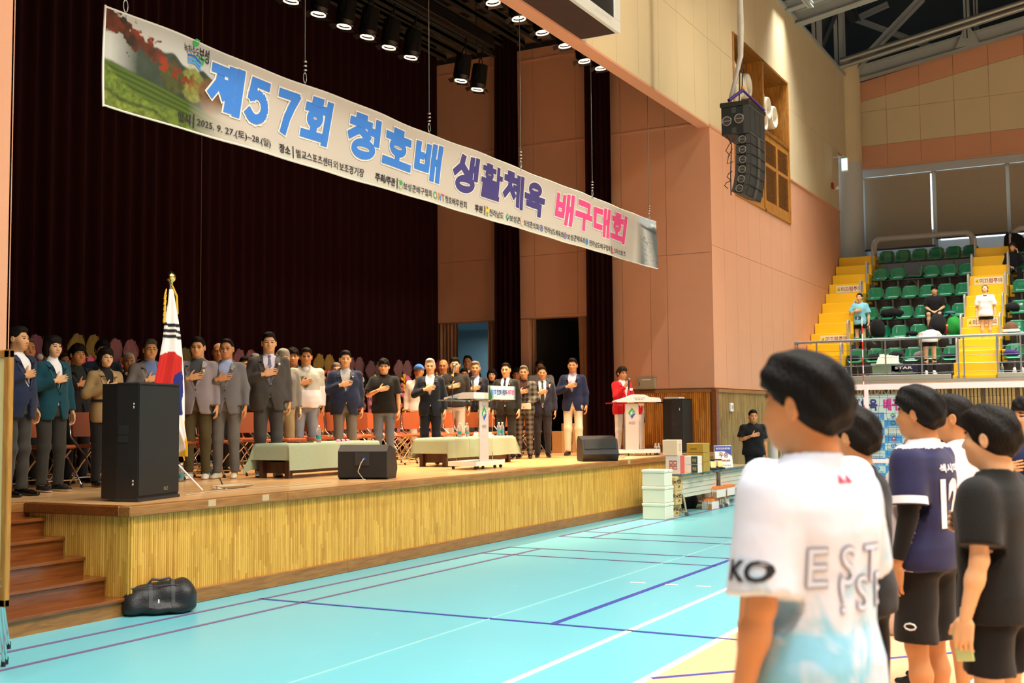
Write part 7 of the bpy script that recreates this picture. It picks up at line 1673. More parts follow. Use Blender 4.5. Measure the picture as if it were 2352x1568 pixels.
for k in range(2):
    t, w_, d_, h_ = cbox('pear_box', 'white and dark green fruit box, %s of two on the prize table' % ['lower', 'upper'][k], 'box', xs_ + .45, 1572, 1603, 1613, 0, 1084, WB, z0=ZP + k * .145, z1=ZP + k * .145 + .143, group='fruit boxes on the prize table')
    T_ = SIDE(d_); mb = MB(); mb.box(d_ * .52, d_ * .99, -.003, -.001, .004, h_ - .004, 0, T_); mb.obj('green_panel', mat('box_dark_green', s2l('#2c4440'), .5, noise=.05), t)
    glyph_on(t, [('배선물', d_ * .62, d_ * .9, h_ * .3, h_ * .7)], mat('gold_ink', s2l('#c8a050'), .4), T_ @ TM((0, -.003, 0)))
    mb = MB(); mb.lathe([(0, -.002), (.035, -.002), (.035, .0)], 12, 0, T_ @ TM((d_ * .35, 0, h_ * .4), rx=math.pi / 2)); mb.lathe([(0, -.002), (.03, -.002), (.03, .0)], 12, 0, TM((w_ * .5, 0, h_ * .45), rx=math.pi / 2)); mb.obj('pear_picture', mat('pear_orange', s2l('#c87a30'), .5, noise=.1), t)
GLB = mat('grape_box_gold', s2l('#a8882c'), .5, noise=.05); GRP = mat('grape_green', s2l('#a4bc3c'), .4, noise=.15)
for k in range(3):
    t, w_, d_, h_ = cbox('grape_box', 'green grape gift box, %s of three behind the fruit boxes' % ['lowest', 'middle', 'topmost'][k], 'box', xs_ + .85, 1578, 1616, 1631, 0, 1080, GLB, z0=ZP + k * .165, z1=ZP + k * .165 + .162, group='green grape gift boxes')
    T_ = SIDE(d_); mb = MB(); rg = np.random.default_rng(k)
    for i in range(22): u, v = rg.uniform(.62, .97) * d_, rg.uniform(.15, .85) * h_; mb.lathe([(0, -.006), (.012, -.004), (.016, 0)], 8, 0, T_ @ TM((u, 0, v), rx=math.pi / 2))
    for i in range(12): u, v = rg.uniform(.05, .3) * w_, rg.uniform(.15, .85) * h_; mb.lathe([(0, -.006), (.014, 0)], 7, 0, TM((w_ - u, 0, v), rx=math.pi / 2))
    mb.obj('grape_picture', GRP, t, kind='stuff'); glyph_on(t, [('샤인머스캣', d_ * .2, d_ * .6, h_ * .3, h_ * .5)], TB, T_)
lump('plastic_bag', 'crumpled clear grey plastic bag behind the grape boxes', 'bag', (xs_ + 1.6, tc_[1] + .25, ZP), (.3, .25, .24), '#8c8c80', 5)
for k, (dx, dy) in enumerate(((1.55, .05), (1.95, .05), (2.0, .32))):
    t = thing('award_case', 'open dark blue award case with gold plaques, %s on the prize table' % ['nearest the grape boxes', 'next to the sign', 'at the back'][k], 'award', (xs_ + dx, tc_[1] + dy, ZP), math.radians(-55), group='award plaque cases')
    mb = MB(); mb.bbox(-.13, .13, -.09, .09, 0, .03, .004); mb.bbox(-.13, .13, .08, .095, .0, .20, .003, 0, TM(rx=-.2)); mb.obj('case', mat('case_navy', s2l('#101428'), .5, noise=.1), t)
    for s in (-1, 1):
        mb = MB(); mb.bbox(-.045 + s * .06, .045 + s * .06, -.04, -.03, .03, .15, .002, 0, TM(rx=-.35)); mb.obj('plaque', mat('plaque_gold', (.5, .38, .14), .3, .8, noise=.1), t)
    mb = MB(); mb.bbox(-.04, .05, .062, .072, .06, .17, .002, 0, TM(rx=-.2)); mb.obj('certificate', mat('cert_pink', s2l('#e0b4a0'), .5), t)
sg_ = thing('winner_sign', 'white and blue standing sign with dark red lettering at the end of the prize table', 'sign', (xs_ + 2.55, tc_[1] + .10, ZP), math.radians(-50))
T_ = TM(rx=-.22); mb = MB(); mb.bbox(-.17, .17, -.006, .012, 0, .42, .003, 0, T_); mb.bbox(-.17, .17, .12, .13, 0, .40, .003, 0, TM(rx=.1)); mb.obj('sign_board', WHT, sg_)
mb = MB(); mb.box(-.165, .165, -.009, -.006, .31, .415, 0, T_); mb.add([(.02, -.009, .31), (.165, -.009, .31), (.165, -.009, .22)], [(0, 1, 2)], 0, False, T_); mb.obj('blue_header', mat('header_blue', s2l('#3c4ca0'), .5), sg_)
mb = MB(); letter(mb, '제57회 청호배 배구대회', -.14, .14, .34, .38, 0, .02, y=-.011, T=T_); mb.obj('sign_title', TW, sg_)
mb = MB(); letter(mb, '우승', -.09, .09, .19, .29, 0, .01, y=-.011, T=T_); letter(mb, '₩1,000,000', -.12, .12, .11, .15, 0, .02, y=-.011, T=T_); letter(mb, '보성군배구협회', -.12, .12, .03, .055, 1, .0, y=-.011, T=T_); mb.obj('sign_lettering', [mat('sign_maroon', s2l('#8c2430'), .5), TB], sg_)
# orange-lidded gift boxes on the floor
ORB = mat('gift_orange', s2l('#d87838'), .5, noise=.05)
def gbox(l, x0, px0, pc, pr, z0):
    t, w_, d_, h_ = cbox('gift_carton', l, 'box', x0, px0, pc, pr, 0, 1168, WB, z0=z0, z1=z0 + .145, group='orange-lidded gift boxes')
    mb = MB(); mb.prism([(0, h_), (w_, h_), (w_ * .88, h_ + .05), (w_ * .12, h_ + .05)], 0, d_, axis='y'); mb.obj('lid', ORB, t)
    mb = MB(); T_ = SIDE(d_); mb.box(d_ * .5, d_ * .95, -.002, 0, 0, h_ * .7, 0, T_); mb.obj('kraft_panel', KR, t)
    mb = MB(); mb.tube([tuple((T_ @ np.array([d_ * .3, -.01, h_ + .02, 1]))[:3]), tuple((T_ @ np.array([d_ * .35, -.03, h_ * .2, 1]))[:3]), tuple((T_ @ np.array([d_ * .6, -.03, h_ * .2, 1]))[:3]), tuple((T_ @ np.array([d_ * .65, -.01, h_ + .02, 1]))[:3])], .005, 5); mb.obj('carry_cord', WHT, t)
gbox('orange-lidded gift box, nearest of the pair on the blue floor', 19.85, 1612, 1636, 1652, 0); gbox('orange-lidded gift box beside the nearest on the floor', 20.55, 1640, 1660, 1676, 0); gbox('orange-lidded gift box stacked on top of the floor pair', 20.0, 1620, 1648, 1668, .20)
gbox('orange-lidded gift box on top, partly behind the tall player', 20.6, 1650, 1672, 1690, .20)
lump('sports_bag', 'dark navy bag under the prize table', 'bag', (P(1605, 1150, 'x', 20.2)[0], tc_[1] + .55, 0), (.6, .3, .3), '#12141c', 8, rz=.2)
# wall switch
t = thing('wall_switch', 'small white switch box on the hall slats', 'switch', P(1679, 935, 'y', YS - .04)); mb = MB(); mb.bbox(-.09, .09, -.03, .015, -.09, .09, .008); mb.obj('case', WHT, t); mb = MB(); mb.box(-.04, .04, -.035, -.03, -.04, .04); mb.obj('rocker', GRYP, t)

# ================================================================= VOLLEYBALL NET
XN = 15.0
nt_ = thing('volleyball_net', 'black volleyball net with white tapes across the orange court', 'net', (XN, 0, 0))
zN1, zN0 = P(2130, 880, 'x', XN)[2], P(2130, 1068, 'x', XN)[2] + .04; yN1, yN0 = P(1880, 900, 'x', XN)[1] + .35, -6.0
WTP = mat('net_tape_white', s2l('#dfd2d6'), .6, noise=.03)
mb = MB(); mb.bbox(-.006, .006, yN0, yN1, zN1 - .07, zN1, .003); mb.obj('top_tape', WTP, nt_)
mb = MB(); mb.bbox(-.005, .005, yN0, yN1, zN0 - .02, zN0 + .03, .002); mb.obj('bottom_tape', WTP, nt_)
mb = MB(); yy = yN1
while yy > yN0: mb.tube([(0, yy + .012 * math.sin(k * 2 + yy * 9), zN0 + (zN1 - .05 - zN0) * k / 6) for k in range(7)], .0022, 3, cap=False); yy -= .10
for z in np.arange(zN0 + .1, zN1 - .08, .10): mb.tube([(0, y, z + .006 * math.sin(y * 7 + z * 9)) for y in np.linspace(yN0, yN1, 60)], .0022, 3, cap=False)
mb.obj('mesh', mat('net_black', (.01, .01, .012), .7, noise=.1), nt_, kind='stuff')
ys_ = P(1991, 950, 'x', XN)[1]; mb = MB(); mb.bbox(-.008, .008, ys_ - .025, ys_ + .025, zN0, zN1, .003); mb.obj('side_band', WTP, nt_)
an = thing('net_antenna', 'red and white striped antenna rod standing at the side band of the net', 'antenna', (XN, P(1984, 900, 'x', XN)[1], zN0)); RD = mat('antenna_red', s2l('#c02820'), .4, noise=.05)
ztop = P(1980, 730, 'x', XN)[2] - zN0; n = 18
for k in range(n): mb = MB(); mb.cyl((0, 0, ztop * k / n), (0, 0, ztop * (k + 1) / n), .007, n=8, cap=k in (0, n - 1)); mb.obj('stripe', RD if k % 2 == 0 else WTP, an)
pst = thing('net_post', 'grey padded net post hidden behind the tall player', 'post', (XN, yN1 + .25, 0)); mb = MB(); mb.cyl((0, 0, 0), (0, 0, zN1 + .05), .05, n=16); mb.obj('post_tube', GRYP, pst); mb = MB(); mb.cyl((0, 0, 0), (0, 0, .02), .2, n=20); mb.obj('foot_plate', GRYP, pst)
mb = MB(); mb.tube([(0, -.25, zN1 - .03), (0, 0, zN1 - .03)], .005, 5); mb.tube([(0, -.25, zN0), (0, 0, zN0)], .005, 5); mb.obj('cord', BLK, pst)

# ================================================================= SPONSOR BACKDROP
XK = 27.6; pk = lambda px, py: P(px, py, 'x', XK)
ykl, ykr = pk(1800, 950)[1], pk(2112, 950)[1]; zk1 = pk(2050, 908)[2]; zk0 = max(.08, pk(2050, 1104)[2])
bk_ = thing('sponsor_backdrop', 'chequered blue and white sponsor backdrop with event title on a truss frame', 'backdrop', (XK, ykl, zk0)); WK, HK = ykl - ykr, zk1 - zk0; TK = TM(rz=-math.pi / 2)
mb = MB(); mb.box(0, WK, 0, .02, 0, HK, 0, TK); mb.obj('sheet', mat('backdrop_white', s2l('#d0dcd8'), .5, noise=.02), bk_)
ht2 = HK * .20; nr = 9; nc = int(WK / .42) + 1; ch = (HK - ht2) / nr; cw = WK / nc; SKY = mat('backdrop_blue', s2l('#4a94d0'), .5, noise=.03)
fk = lambda x, z: tuple((TK @ np.array([x, -.004, z, 1]))[:3]); fk2 = lambda x, z: tuple((TK @ np.array([x, -.006, z, 1]))[:3]); fk.off = (-.002, 0, 0)
mbb = MB()
for i in range(nc):
    for j in range(nr):
        x0, z0 = i * cw, j * ch
        if (i + j) % 2: mb = MB(); mb.add([fk2(x0, z0), fk2(x0 + cw, z0), fk2(x0 + cw, z0 + ch), fk2(x0, z0 + ch), fk(x0, z0), fk(x0 + cw, z0), fk(x0 + cw, z0 + ch), fk(x0, z0 + ch)], [(0, 1, 2, 3), (0, 4, 5, 1), (2, 6, 7, 3)]); mb.obj('blue_square', SKY, bk_)
        k = (i * 2 + j) % 5; cx, cz = x0 + cw / 2, z0 + ch * .60; fk3 = lambda x, z: tuple((TK @ np.array([x, -.009, z, 1]))[:3])
        fk3.off = (-.002, 0, 0); mb = MB()
        if k == 0: county(mb, cx, cz, cw * .34, ch * .66, fk3); nm_ = '보성군'
        elif k == 1: ring(mb, cx, cz, cw * .16, ch * .28, .3, fk3, 1); disc(mb, cx, cz, cw * .05, ch * .1, fk3, 5); nm_ = '전라남도배구협회'
        elif k == 2: poly(mb, [(cx - .05, cz - .05), (cx + .07, cz - .05), (cx, cz + .08)], fk3, 3); poly(mb, [(cx - .02, cz - .02), (cx + .03, cz - .02), (cx, cz + .03)], fk3 if False else (lambda x, z: tuple((TK @ np.array([x, -.011, z, 1]))[:3])), 6); nm_ = '스타스포츠'
        elif k == 3: letter(mb, 'CHVT', cx - cw * .3, cx + cw * .3, cz - ch * .15, cz + ch * .18, 4, .02, fn=fk3); nm_ = '청호배후원회'
        else: ring(mb, cx, cz, cw * .15, ch * .28, .25, fk3, 7); disc(mb, cx, cz, cw * .06, ch * .12, fk3, 0); nm_ = '보성군체육회'
        letter(mb, nm_, cx - cw * .36, cx + cw * .36, z0 + ch * .08, z0 + ch * .24, 7 if not (i + j) % 2 else 6, .01, fn=fk3); mb.obj('sponsor_logo', EM, bk_)
for s_, p, q_, cc in (('제57회', 0, .17, '#3d7fd6'), ('청호배', .22, .42, '#3d7fd6'), ('생활체육', .46, .70, '#46407e'), ('배구대회', .74, .99, '#c8408c')):
    mb = MB(); letter(mb, s_, WK * p + .03, WK * q_, HK - ht2 * .86, HK - ht2 * .2, 0, .05, fn=fk2); mb.obj('title_lettering', mat('title_' + cc[1:], s2l(cc), .5), bk_)
TRS = mat('truss_aluminium', (.5, .5, .48), .35, .8, noise=.1)
mb = MB(); mb.tube([(0, .1, HK + .02), (0, -WK - .1, HK + .02)], .02, 6); mb.tube([(0, .1, HK + .20), (0, -WK - .1, HK + .20)], .02, 6)
for k in range(int(WK / .2)): y = -k * .2; mb.tube([(0, y, HK + .02), (0, y - .1, HK + .20), (0, y - .2, HK + .02)], .008, 4)
for y in (.1, -WK - .1): mb.tube([(.05, y, -zk0), (.05, y, HK + .2)], .025, 6)
mb.obj('truss_frame', TRS, bk_)

# ================================================================= BELONGINGS IN THE STAND
def onseat(k, px): x = RX[k] + .2; return (x, P(px, 700, 'x', x)[1], RZ[k] + .01)
BG = 'black bags on the green seats'
lump('sports_bag', 'black sports bag spread over two seats in the fourth row', 'bag', onseat(3, 2050), (.30, .62, .26), '#0e0e10', 1, straps=True)
lump('backpack', 'black backpack standing beside the girl in aqua', 'backpack', onseat(4, 2014), (.28, .38, .50), '#0d0d0f', 2, straps=True)
lump('backpack', 'large black backpack with round badge below the seated player', 'backpack', onseat(4, 2150), (.30, .46, .52), '#101012', 3, straps=True)
lump('shopping_bag', 'bright green shopping bag on a seat in the fifth row', 'bag', onseat(4, 2190), (.2, .34, .45), '#1f8a34', 4)
t = thing('snack_jar', 'red jar with yellow lid beside the green shopping bag', 'jar', onseat(4, 2172)); mb = MB(); mb.lathe([(0, 0), (.09, 0), (.09, .2), (.08, .22)], 14); mb.obj('jar_body', mat('jar_red', s2l('#a82020'), .4, noise=.2), t); mb = MB(); mb.cyl((0, 0, .22), (0, 0, .26), .09, n=14); mb.obj('lid', CY, t)
lump('shoulder_bag', 'small black bag on a fifth row seat beside the bending girl', 'bag', onseat(4, 2093), (.22, .30, .14), '#121214', 6)
lump('folded_towel', 'pale blue folded towel on the last fourth row seat', 'towel', onseat(3, 2182), (.22, .28, .10), '#4a7a84', 7)
lump('shoulder_bag', 'flat black bag on the first front row seat', 'bag', onseat(5, 1958), (.28, .36, .16), '#131316', 9)
lump('shoulder_bag', 'black bag with dangling strap on the second front row seat', 'bag', onseat(5, 2004), (.28, .34, .18), '#0f0f12', 10, straps=True)
lump('sports_bag', 'black bag with zip behind the white cloth in the front row', 'bag', onseat(5, 2052), (.30, .42, .22), '#15151a', 11)
lump('clear_plastic_bag', 'crumpled clear plastic bag by the legs of the bending girl', 'bag', onseat(5, 2108), (.22, .26, .22), '#8c8c8c', 12)
lump('folded_shirt', 'dark folded shirt with white roll on the last front row seat', 'clothing', onseat(5, 2176), (.24, .36, .12), '#1a1c2c', 13)
q = onseat(5, 2045); t = thing('draped_towel', 'cream cloth hanging over the third front row seat', 'towel', (q[0] - .25, q[1], q[2])); G = np.array([[(-.05 * i - .0 + (.18 if i < 3 else .05), -.22 + .07 * j + .02 * math.sin(i + j * 2), .14 - (.02 * i if i < 4 else .08 * (i - 3)) + .02 * math.sin(j * 2.2 + i)) for j in range(8)] for i in range(8)]); mb = MB(); mb.sheet(G); mb.sheet((G + [.02, 0, .0])[:, ::-1]); mb.obj('cloth', cloth('#cfc8b0'), t)
def floor_ob(px, py): return P(px, py, 'x', 29.55)
q = floor_ob(2036, 872); t = thing('storage_box', 'translucent pale green storage box behind the front railing', 'box', (29.5, q[1], 2.62)); mb = MB(); mb.bbox(0, .32, -.34, .34, 0, .26, .03); mb.obj('box_body', mat('box_pale_green', s2l('#8ca890'), .4, noise=.05), t); mb = MB(); mb.bbox(-.02, .34, -.36, .36, .26, .30, .012); mb.obj('lid', mat('box_pale_green', (.3, .4, .3)), t)
q = floor_ob(2077, 872); t = thing('ball_crate', 'navy printed cloth crate behind the front railing', 'crate', (29.5, q[1], 2.62)); mb = MB(); mb.bbox(0, .3, -.30, .30, 0, .25, .012); mb.obj('crate_body', mat('crate_navy', s2l('#1c2044'), .6, noise=.1), t)
mb = MB(); letter(mb, 'STAR', -.2, .2, .15, .21, 0, .03, T=TM((-.003, 0, 0), rz=-math.pi / 2)); mb.obj('crate_lettering', WHT, t)
mb = MB(); rg = np.random.default_rng(3); [mb.box(-.004, -.001, y, y + .05, .03, .03 + rg.uniform(.03, .08), int(rg.integers(0, 2))) for y in np.arange(-.27, .25, .055)]; mb.obj('crate_print', [mat('cp_green', s2l('#6a8a50'), .6), mat('cp_grey', s2l('#9098a8'), .6)], t)
mb = MB(); mb.lathe([(0, -.1), (.07, -.07), (.1, 0), (.07, .07), (0, .1)], 14, 0, TM((.15, .2, .27))); mb.obj('ball', WHT, t)
def shoes_pair(l, px, py, c):
    q = floor_ob(px, py)
    for s in (-1, 1): 
        V, Q, m = shoe_mesh('sneaker'); t = thing('sports_shoe', l % ('one', 'other')[s > 0], 'shoe', (29.75, q[1] + s * .09, 2.62), math.radians(90 + s * 8), group='shoes on the stand floor'); link('shoe_body', arr_mesh('shoe_body', [(V, Q, m)], [mat('shoe_' + c[1:], s2l(c), .6, noise=.08), WHT]), t)
shoes_pair('black sports shoe on the ledge by the antenna, the %s of the pair', 1990, 862, '#18181c'); shoes_pair('white sports shoe on the ledge beyond the middle stairs, the %s of the pair', 2338, 850, '#d8d4cc')
q = floor_ob(2300, 850); bottle('green-labelled bottle on the ledge beyond the middle stairs', (29.75, q[1], 2.62)); q = floor_ob(1939, 862); bottle('bottle on the ledge by the wall-side stairs', (29.75, q[1], 2.62))
bottle('dark bottle on a seat edge behind the front row', onseat(5, 2180)[:2] + (RZ[5] + .36,))
lump('drawstring_bag', 'dark drawstring bag on a seat beyond the middle stairs', 'bag', onseat(3, 2325), (.30, .42, .26), '#141416', 14)
lump('patterned_bag', 'brown patterned cloth bag on a white box beyond the middle stairs', 'bag', onseat(4, 2322), (.26, .30, .28), '#6a4c34', 15)
q = onseat(4, 2322); t = thing('shoe_box', 'white flat box under the patterned bag', 'box', (q[0] - .12, q[1], q[2])); mb = MB(); mb.bbox(-.1, .12, -.2, .2, 0, .07, .005); mb.obj('carton', WHT, t)
lump('shoulder_bag', 'purple bag with hanging strap on the front row beyond the stairs', 'bag', onseat(5, 2318), (.28, .42, .17), '#3c2468', 16, straps=True)
lump('backpack', 'big black backpack behind the woman on the phone', 'backpack', (RX[0] + .1, P(2328, 530, 'x', RX[0])[1], RZ[0]), (.3, .5, .55), '#0c0c0e', 17)
# water pack on the court between players
q = P(2056, 1455, 'z', 0); lump('plastic_bag', 'clear plastic bag of water bottles on the orange court', 'bag', (q[0], q[1], 0), (.3, .3, .42), '#c8b4ac', 18)
# ================================================================= PEOPLE ON THE STAGE
def badge(root, info, x, z, col, r=.012):
    mb = MB(); c = info['post'](np.array([[x, -.16, z]]))[0]; mb.lathe([(.0, .006), (r, .004), (r, -.006)], 8, 0, TM(tuple(c), rx=math.pi / 2)); mb.obj('badge', mat('badge_' + col[1:], s2l(col), .35, .3, noise=.1), root)
WS = ('sneak', '#dcd8cc', '#e8e4da'); BSW = ('sneak', '#151515', '#c9bda0')
R_ = []
def pp(*a, **k):
    r = person(*a, **k); R_.append(r); return r
# front row, from the stairs towards the master of ceremonies
pp(42, 748, 9.81, 48, outer=('jacket', '#1f2a44'), inner='#e8e8ea', legs=('trousers', '#3c3a36'), belly=.04, wf=1.06, label='heavy man in navy blazer and open white shirt beside the wood-framed board', head_turn=8)
pp(122, 767, 10.13, 34, sex='w', hair='bob', hc='#1d1410', outer=('jacket', '#10424f'), inner='#eeeef2', legs=('trousers', '#34332f'), shoes=BSW, sk='c', label='woman in teal blazer with hand on chest', wf=.94, open_w=.22)
r, i = pp(243, 795, 10.31, 24, sex='w', hair='bob', hc='#15110f', outer=('jacket', '#9c8258'), inner='#1b1a1a', legs=('trousers', '#1c1a1b'), shoes=('dress', '#1a1512', '#d8c8b0'), glasses='gold', sk='c', label='woman in belted beige blazer and glasses partly behind the tall loudspeaker', wf=.92, open_w=.2)
mb = MB(); t = np.linspace(0, 2 * math.pi, 29)[:-1]; mb.tube([(.172 * .95 * i['s'] * math.cos(a_), .142 * i['s'] * math.sin(a_), 1.08 * i['s']) for a_ in t], .014, 6, 0, True); mb.obj('belt', cloth('#141212'), r)
r, i = pp(455, 773, 10.44, -12, outer=('jacket', '#8a8186'), inner='#4a4f52', legs=('trousers', '#4d4428'), shoes=WS, glasses='gold', label='man in speckled light grey blazer and olive trousers beside the flag', belly=.02, wf=1.05); badge(r, i, .10, 1.33, '#d8cfa0', .02)
r, i = pp(521, 779, 10.21, -12, outer=('jacket', '#6c6a6c'), inner='#a7b6dc', legs=('trousers', '#66635f'), shoes=('sneak', '#c8c0a4', '#cfc6a8'), glasses='gold', label='man in mid grey suit, light blue shirt and beige trainers', hair='thin', hc='#1c1815', sk='b'); badge(r, i, .10, 1.36, '#c8a84a')
r, i = pp(618, 762, 9.94, 4, outer=('jacket', '#46423f'), inner='#dcd4e4', tie='#6b6f8a', legs=('trousers', '#46413e'), shoes=('sneak', '#e6e2dc', '#1c1e2c'), label='tall man in dark grey suit and tie at the middle of the front row', belly=.035, wf=1.08, hc='#14110f', sk='a'); badge(r, i, .11, 1.36, '#e4e0cc', .018)
r, i = pp(793, 804, 10.35, 4, outer=('jacket', '#202840'), inner='#b9b6b4', legs=('trousers', '#6a665e'), label='man in navy blazer and pale grey shirt behind the first cloth-covered table', belly=.05, wf=1.1); badge(r, i, .10, 1.36, '#e4e0cc')
pp(703, 798, 10.75, 2, outer=('long', '#b8b4a6', '#e6dcdc', lambda c: (c[:, 2] < 1.14) | ((np.abs(c[:, 0]) > .20) & (c[:, 2] < 1.2))), inner='#e8e6e4', legs=('trousers', '#858b94'), coll=True, belly=.05, wf=1.1, sk='b', label='stout man in two-tone cream and white windbreaker')
pp(882, 821, 10.4, -4, outer=('tee', '#161412'), legs=('trousers', '#626a74'), shoes=('sneak', '#e2d8d8', '#e8e0dc'), glasses='gold', coll=True, hair='mop', sk='a', label='man in black polo shirt and blue jeans with hand on chest')
r, i = pp(988, 824, 10.03, -3, outer=('jacket', '#161a24'), inner='#e6e2e0', legs=('trousers', '#181a22'), hair='thin', hc='#b4aca0', glasses='gold', sk='a', label='elderly grey-haired man in black suit without a tie beside the clear lectern', wf=.96)
pp(1045, 820, 10.9, -2, outer=('long', '#27221d'), inner='#0c0b0b', legs=('trousers', '#cfc9bc'), coll=True, sk='a', label='man in black zipped jacket and off-white trousers behind the clear lectern')
r, i = pp(1092, 830, 10.9, -4, outer=('jacket', '#1c1d2a'), inner='#b8bce0', legs=('trousers', '#3c3a3c'), hair='thin', hc='#8c857c', glasses='gold', sk='a', label='grey-haired man with glasses and light blue shirt behind the lectern microphones')
r, i = pp(1162, 834, 9.9, -14, outer=('jacket', '#23201c'), inner='#ece6ee', tie='#20243c', legs=('trousers', '#23201c'), hair='thin', glasses=True, sk='a', label='man in black suit, dark tie and glasses beside the lectern sign', arms=('D', 'D')); badge(r, i, .10, 1.36, '#c8a84a')
# plaid suit
PLD = bpy.data.materials.new('plaid_cloth'); PLD.use_nodes = True
_nt = PLD.node_tree; _b = _nt.nodes['Principled BSDF']; _b.inputs['Roughness'].default_value = .85; _tc = _nt.nodes.new('ShaderNodeTexCoord'); _prev = None
_sx = _nt.nodes.new('ShaderNodeSeparateXYZ'); _nt.links.new(_tc.outputs['Object'], _sx.inputs[0]); _sum = None
for _o, _f2 in ((0, 70), (2, 70)):
    _m = _nt.nodes.new('ShaderNodeMath'); _m.operation = 'MULTIPLY'; _m.inputs[1].default_value = _f2; _nt.links.new(_sx.outputs[_o], _m.inputs[0])
    _n = _nt.nodes.new('ShaderNodeMath'); _n.operation = 'SINE'; _nt.links.new(_m.outputs[0], _n.inputs[0])
    if _sum is None: _sum = _n
    else:
        _a = _nt.nodes.new('ShaderNodeMath'); _a.operation = 'ADD'; _nt.links.new(_sum.outputs[0], _a.inputs[0]); _nt.links.new(_n.outputs[0], _a.inputs[1]); _sum = _a
_mr = _nt.nodes.new('ShaderNodeMapRange'); _mr.inputs[1].default_value = -1.6; _mr.inputs[2].default_value = 1.6; _nt.links.new(_sum.outputs[0], _mr.inputs[0])
_cr = _nt.nodes.new('ShaderNodeValToRGB'); _cr.color_ramp.elements[0].color = (*s2l('#14130f'), 1); _cr.color_ramp.elements[1].color = (*s2l('#6d6350'), 1); _nt.links.new(_mr.outputs[0], _cr.inputs[0]); _nt.links.new(_cr.outputs[0], _b.inputs['Base Color'])
r, i = pp(1203, 840, 9.75, -6, outer=('jacket', '#3a352c'), mats=PLD, inner='#3c1d12', legs=('trousers', '#3a352c', PLD), hair='thin', hc='#6e665c', glasses='gold', sk='b', arms=('S', 'F'), label='man in dark plaid suit holding a folded paper'); 
mb = MB(); c = i['post'](np.array([[.06, -.24, .98]]))[0]; mb.box(-.09, .09, -.006, .006, -.05, .05, 0, TM(tuple(c), rx=.2)); ob = mb.obj('folded_paper', mat('paper_cream', (.78, .62, .5), .7, noise=.03)); ob.matrix_world = r.matrix_basis @ Matrix.Identity(4); ob['label'] = 'small cream folded paper held by the man in plaid'; ob['category'] = 'paper'
r, i = pp(1245, 842, 9.65, 2, outer=('jacket', '#242330'), inner='#e8e2ea', tie='#39402f', legs=('trousers', '#2b2526'), hair='thin', glasses='gold', sk='b', label='man in dark suit with long patterned tie beside the plaid suit', open_w=.4, vcut=1.0, belt=True); badge(r, i, .10, 1.36, '#a03020')
r, i = pp(1315, 822, 9.55, -8, outer=('jacket', '#1b2240'), inner='#b9b4cc', legs=('trousers', '#d9cdb0'), glasses='gold', sk='b', label='tall man in navy blazer and cream trousers at the end of the row')
# master of ceremonies
r, i = pp(1428, 840, 8.88, 36, outer=('jacket', '#c4141c'), inner='#eadfe0', legs=('trousers', '#dcd2cc'), shoes=('sneak', '#d8ccc0', '#e0d6cc'), glasses=True, hair='mop', hc='#221a14', sk='b', arms=('M', 'F'), label='master of ceremonies in red blazer speaking at the second lectern', belly=.03)
_mc = (r, i)
mb = MB(); mb.box(-.035, .035, -.003, .003, -.022, .022, 0, TM(tuple(i['post'](np.array([[.115, -.15, 1.30]]))[0]))); mb.obj('name_tag', WHT, r)
# second and third rows (only what shows between the front row)
B = dict(low=False)
def bk(px, top, y, face, label, **k): return pp(px, top, y, face, label=label, res=1.2, arms=k.pop('arms', ('D', 'D')), **k)
bk(64, 778, 11.4, 20, 'man with receding hair in pale grey shirt behind the navy blazer at the stairs', outer=('tee', '#a8a49c'), legs=('trousers', '#2c2a2a'), hair='thin', hc='#5a5048', sk='b')
bk(178, 787, 11.2, 30, 'man in black jacket and dark green polo between teal and beige women', outer=('jacket', '#1d1b1d'), inner='#243030', legs=('trousers', '#1c1b1c'), sk='b', arms=('S', 'D'), hair='mop')
bk(236, 777, 12.3, 10, 'man in dark blue patterned shirt behind the beige blazer', outer=('tee', '#39445a'), legs=('trousers', '#2a2a2c'), hair='mop')
bk(296, 810, 11.9, 6, 'white-haired man in black behind the tall loudspeaker', outer=('long', '#17171a'), legs=('trousers', '#1b1b1d'), hair='short', hc='#c8c2b8', sk='b')
bk(150, 812, 12.6, 10, 'person with reddish forehead almost hidden behind teal blazer', outer=('long', '#1e1c1c'), legs=('trousers', '#1b1b1d'), hair='thin', hc='#3a2418', sk='d')
bk(345, 778, 10.9, 14, 'man in grey suit and glasses half hidden by the national flag', outer=('jacket', '#7d7876'), inner='#6d84b8', legs=('trousers', '#6a6664'), glasses='gold', hc='#4a443e', arms=('S', 'D'), wf=1.08)
bk(503, 788, 11.4, 0, 'bald man behind the grey suit with blue shirt', outer=('long', '#232326'), legs=('trousers', '#222224'), hair='bald', hc='#2a2420', sk='b')
bk(562, 818, 12.1, 4, 'man with glasses and pink collar low between two grey suits', outer=('long', '#2b2a2c'), legs=('trousers', '#222224'), hair='short', glasses=True, sk='d')
bk(586, 811, 12.7, 0, 'person with light grey hair behind the tall dark grey suit', outer=('long', '#55524e'), legs=('trousers', '#222224'), hair='short', hc='#aaa49a')
bk(650, 798, 10.75, 20, 'grey-haired woman in knitted grey cardigan and beige trousers', outer=('long', '#77736a'), legs=('trousers', '#a08c64'), sex='w', hair='bob', hc='#a09c94', shoes=('sneak', '#c8c0a4', '#cfc6a8'), sk='c')
bk(673, 796, 12.0, 0, 'man with round black glasses in navy shirt behind the windbreaker', outer=('tee', '#22262f'), legs=('trousers', '#1d1d20'), glasses=True, hair='mop')
bk(772, 832, 12.4, 6, 'grey-haired man with glasses low behind the navy blazer', outer=('long', '#26262a'), legs=('trousers', '#1d1d20'), hair='short', hc='#8e887e', glasses=True)
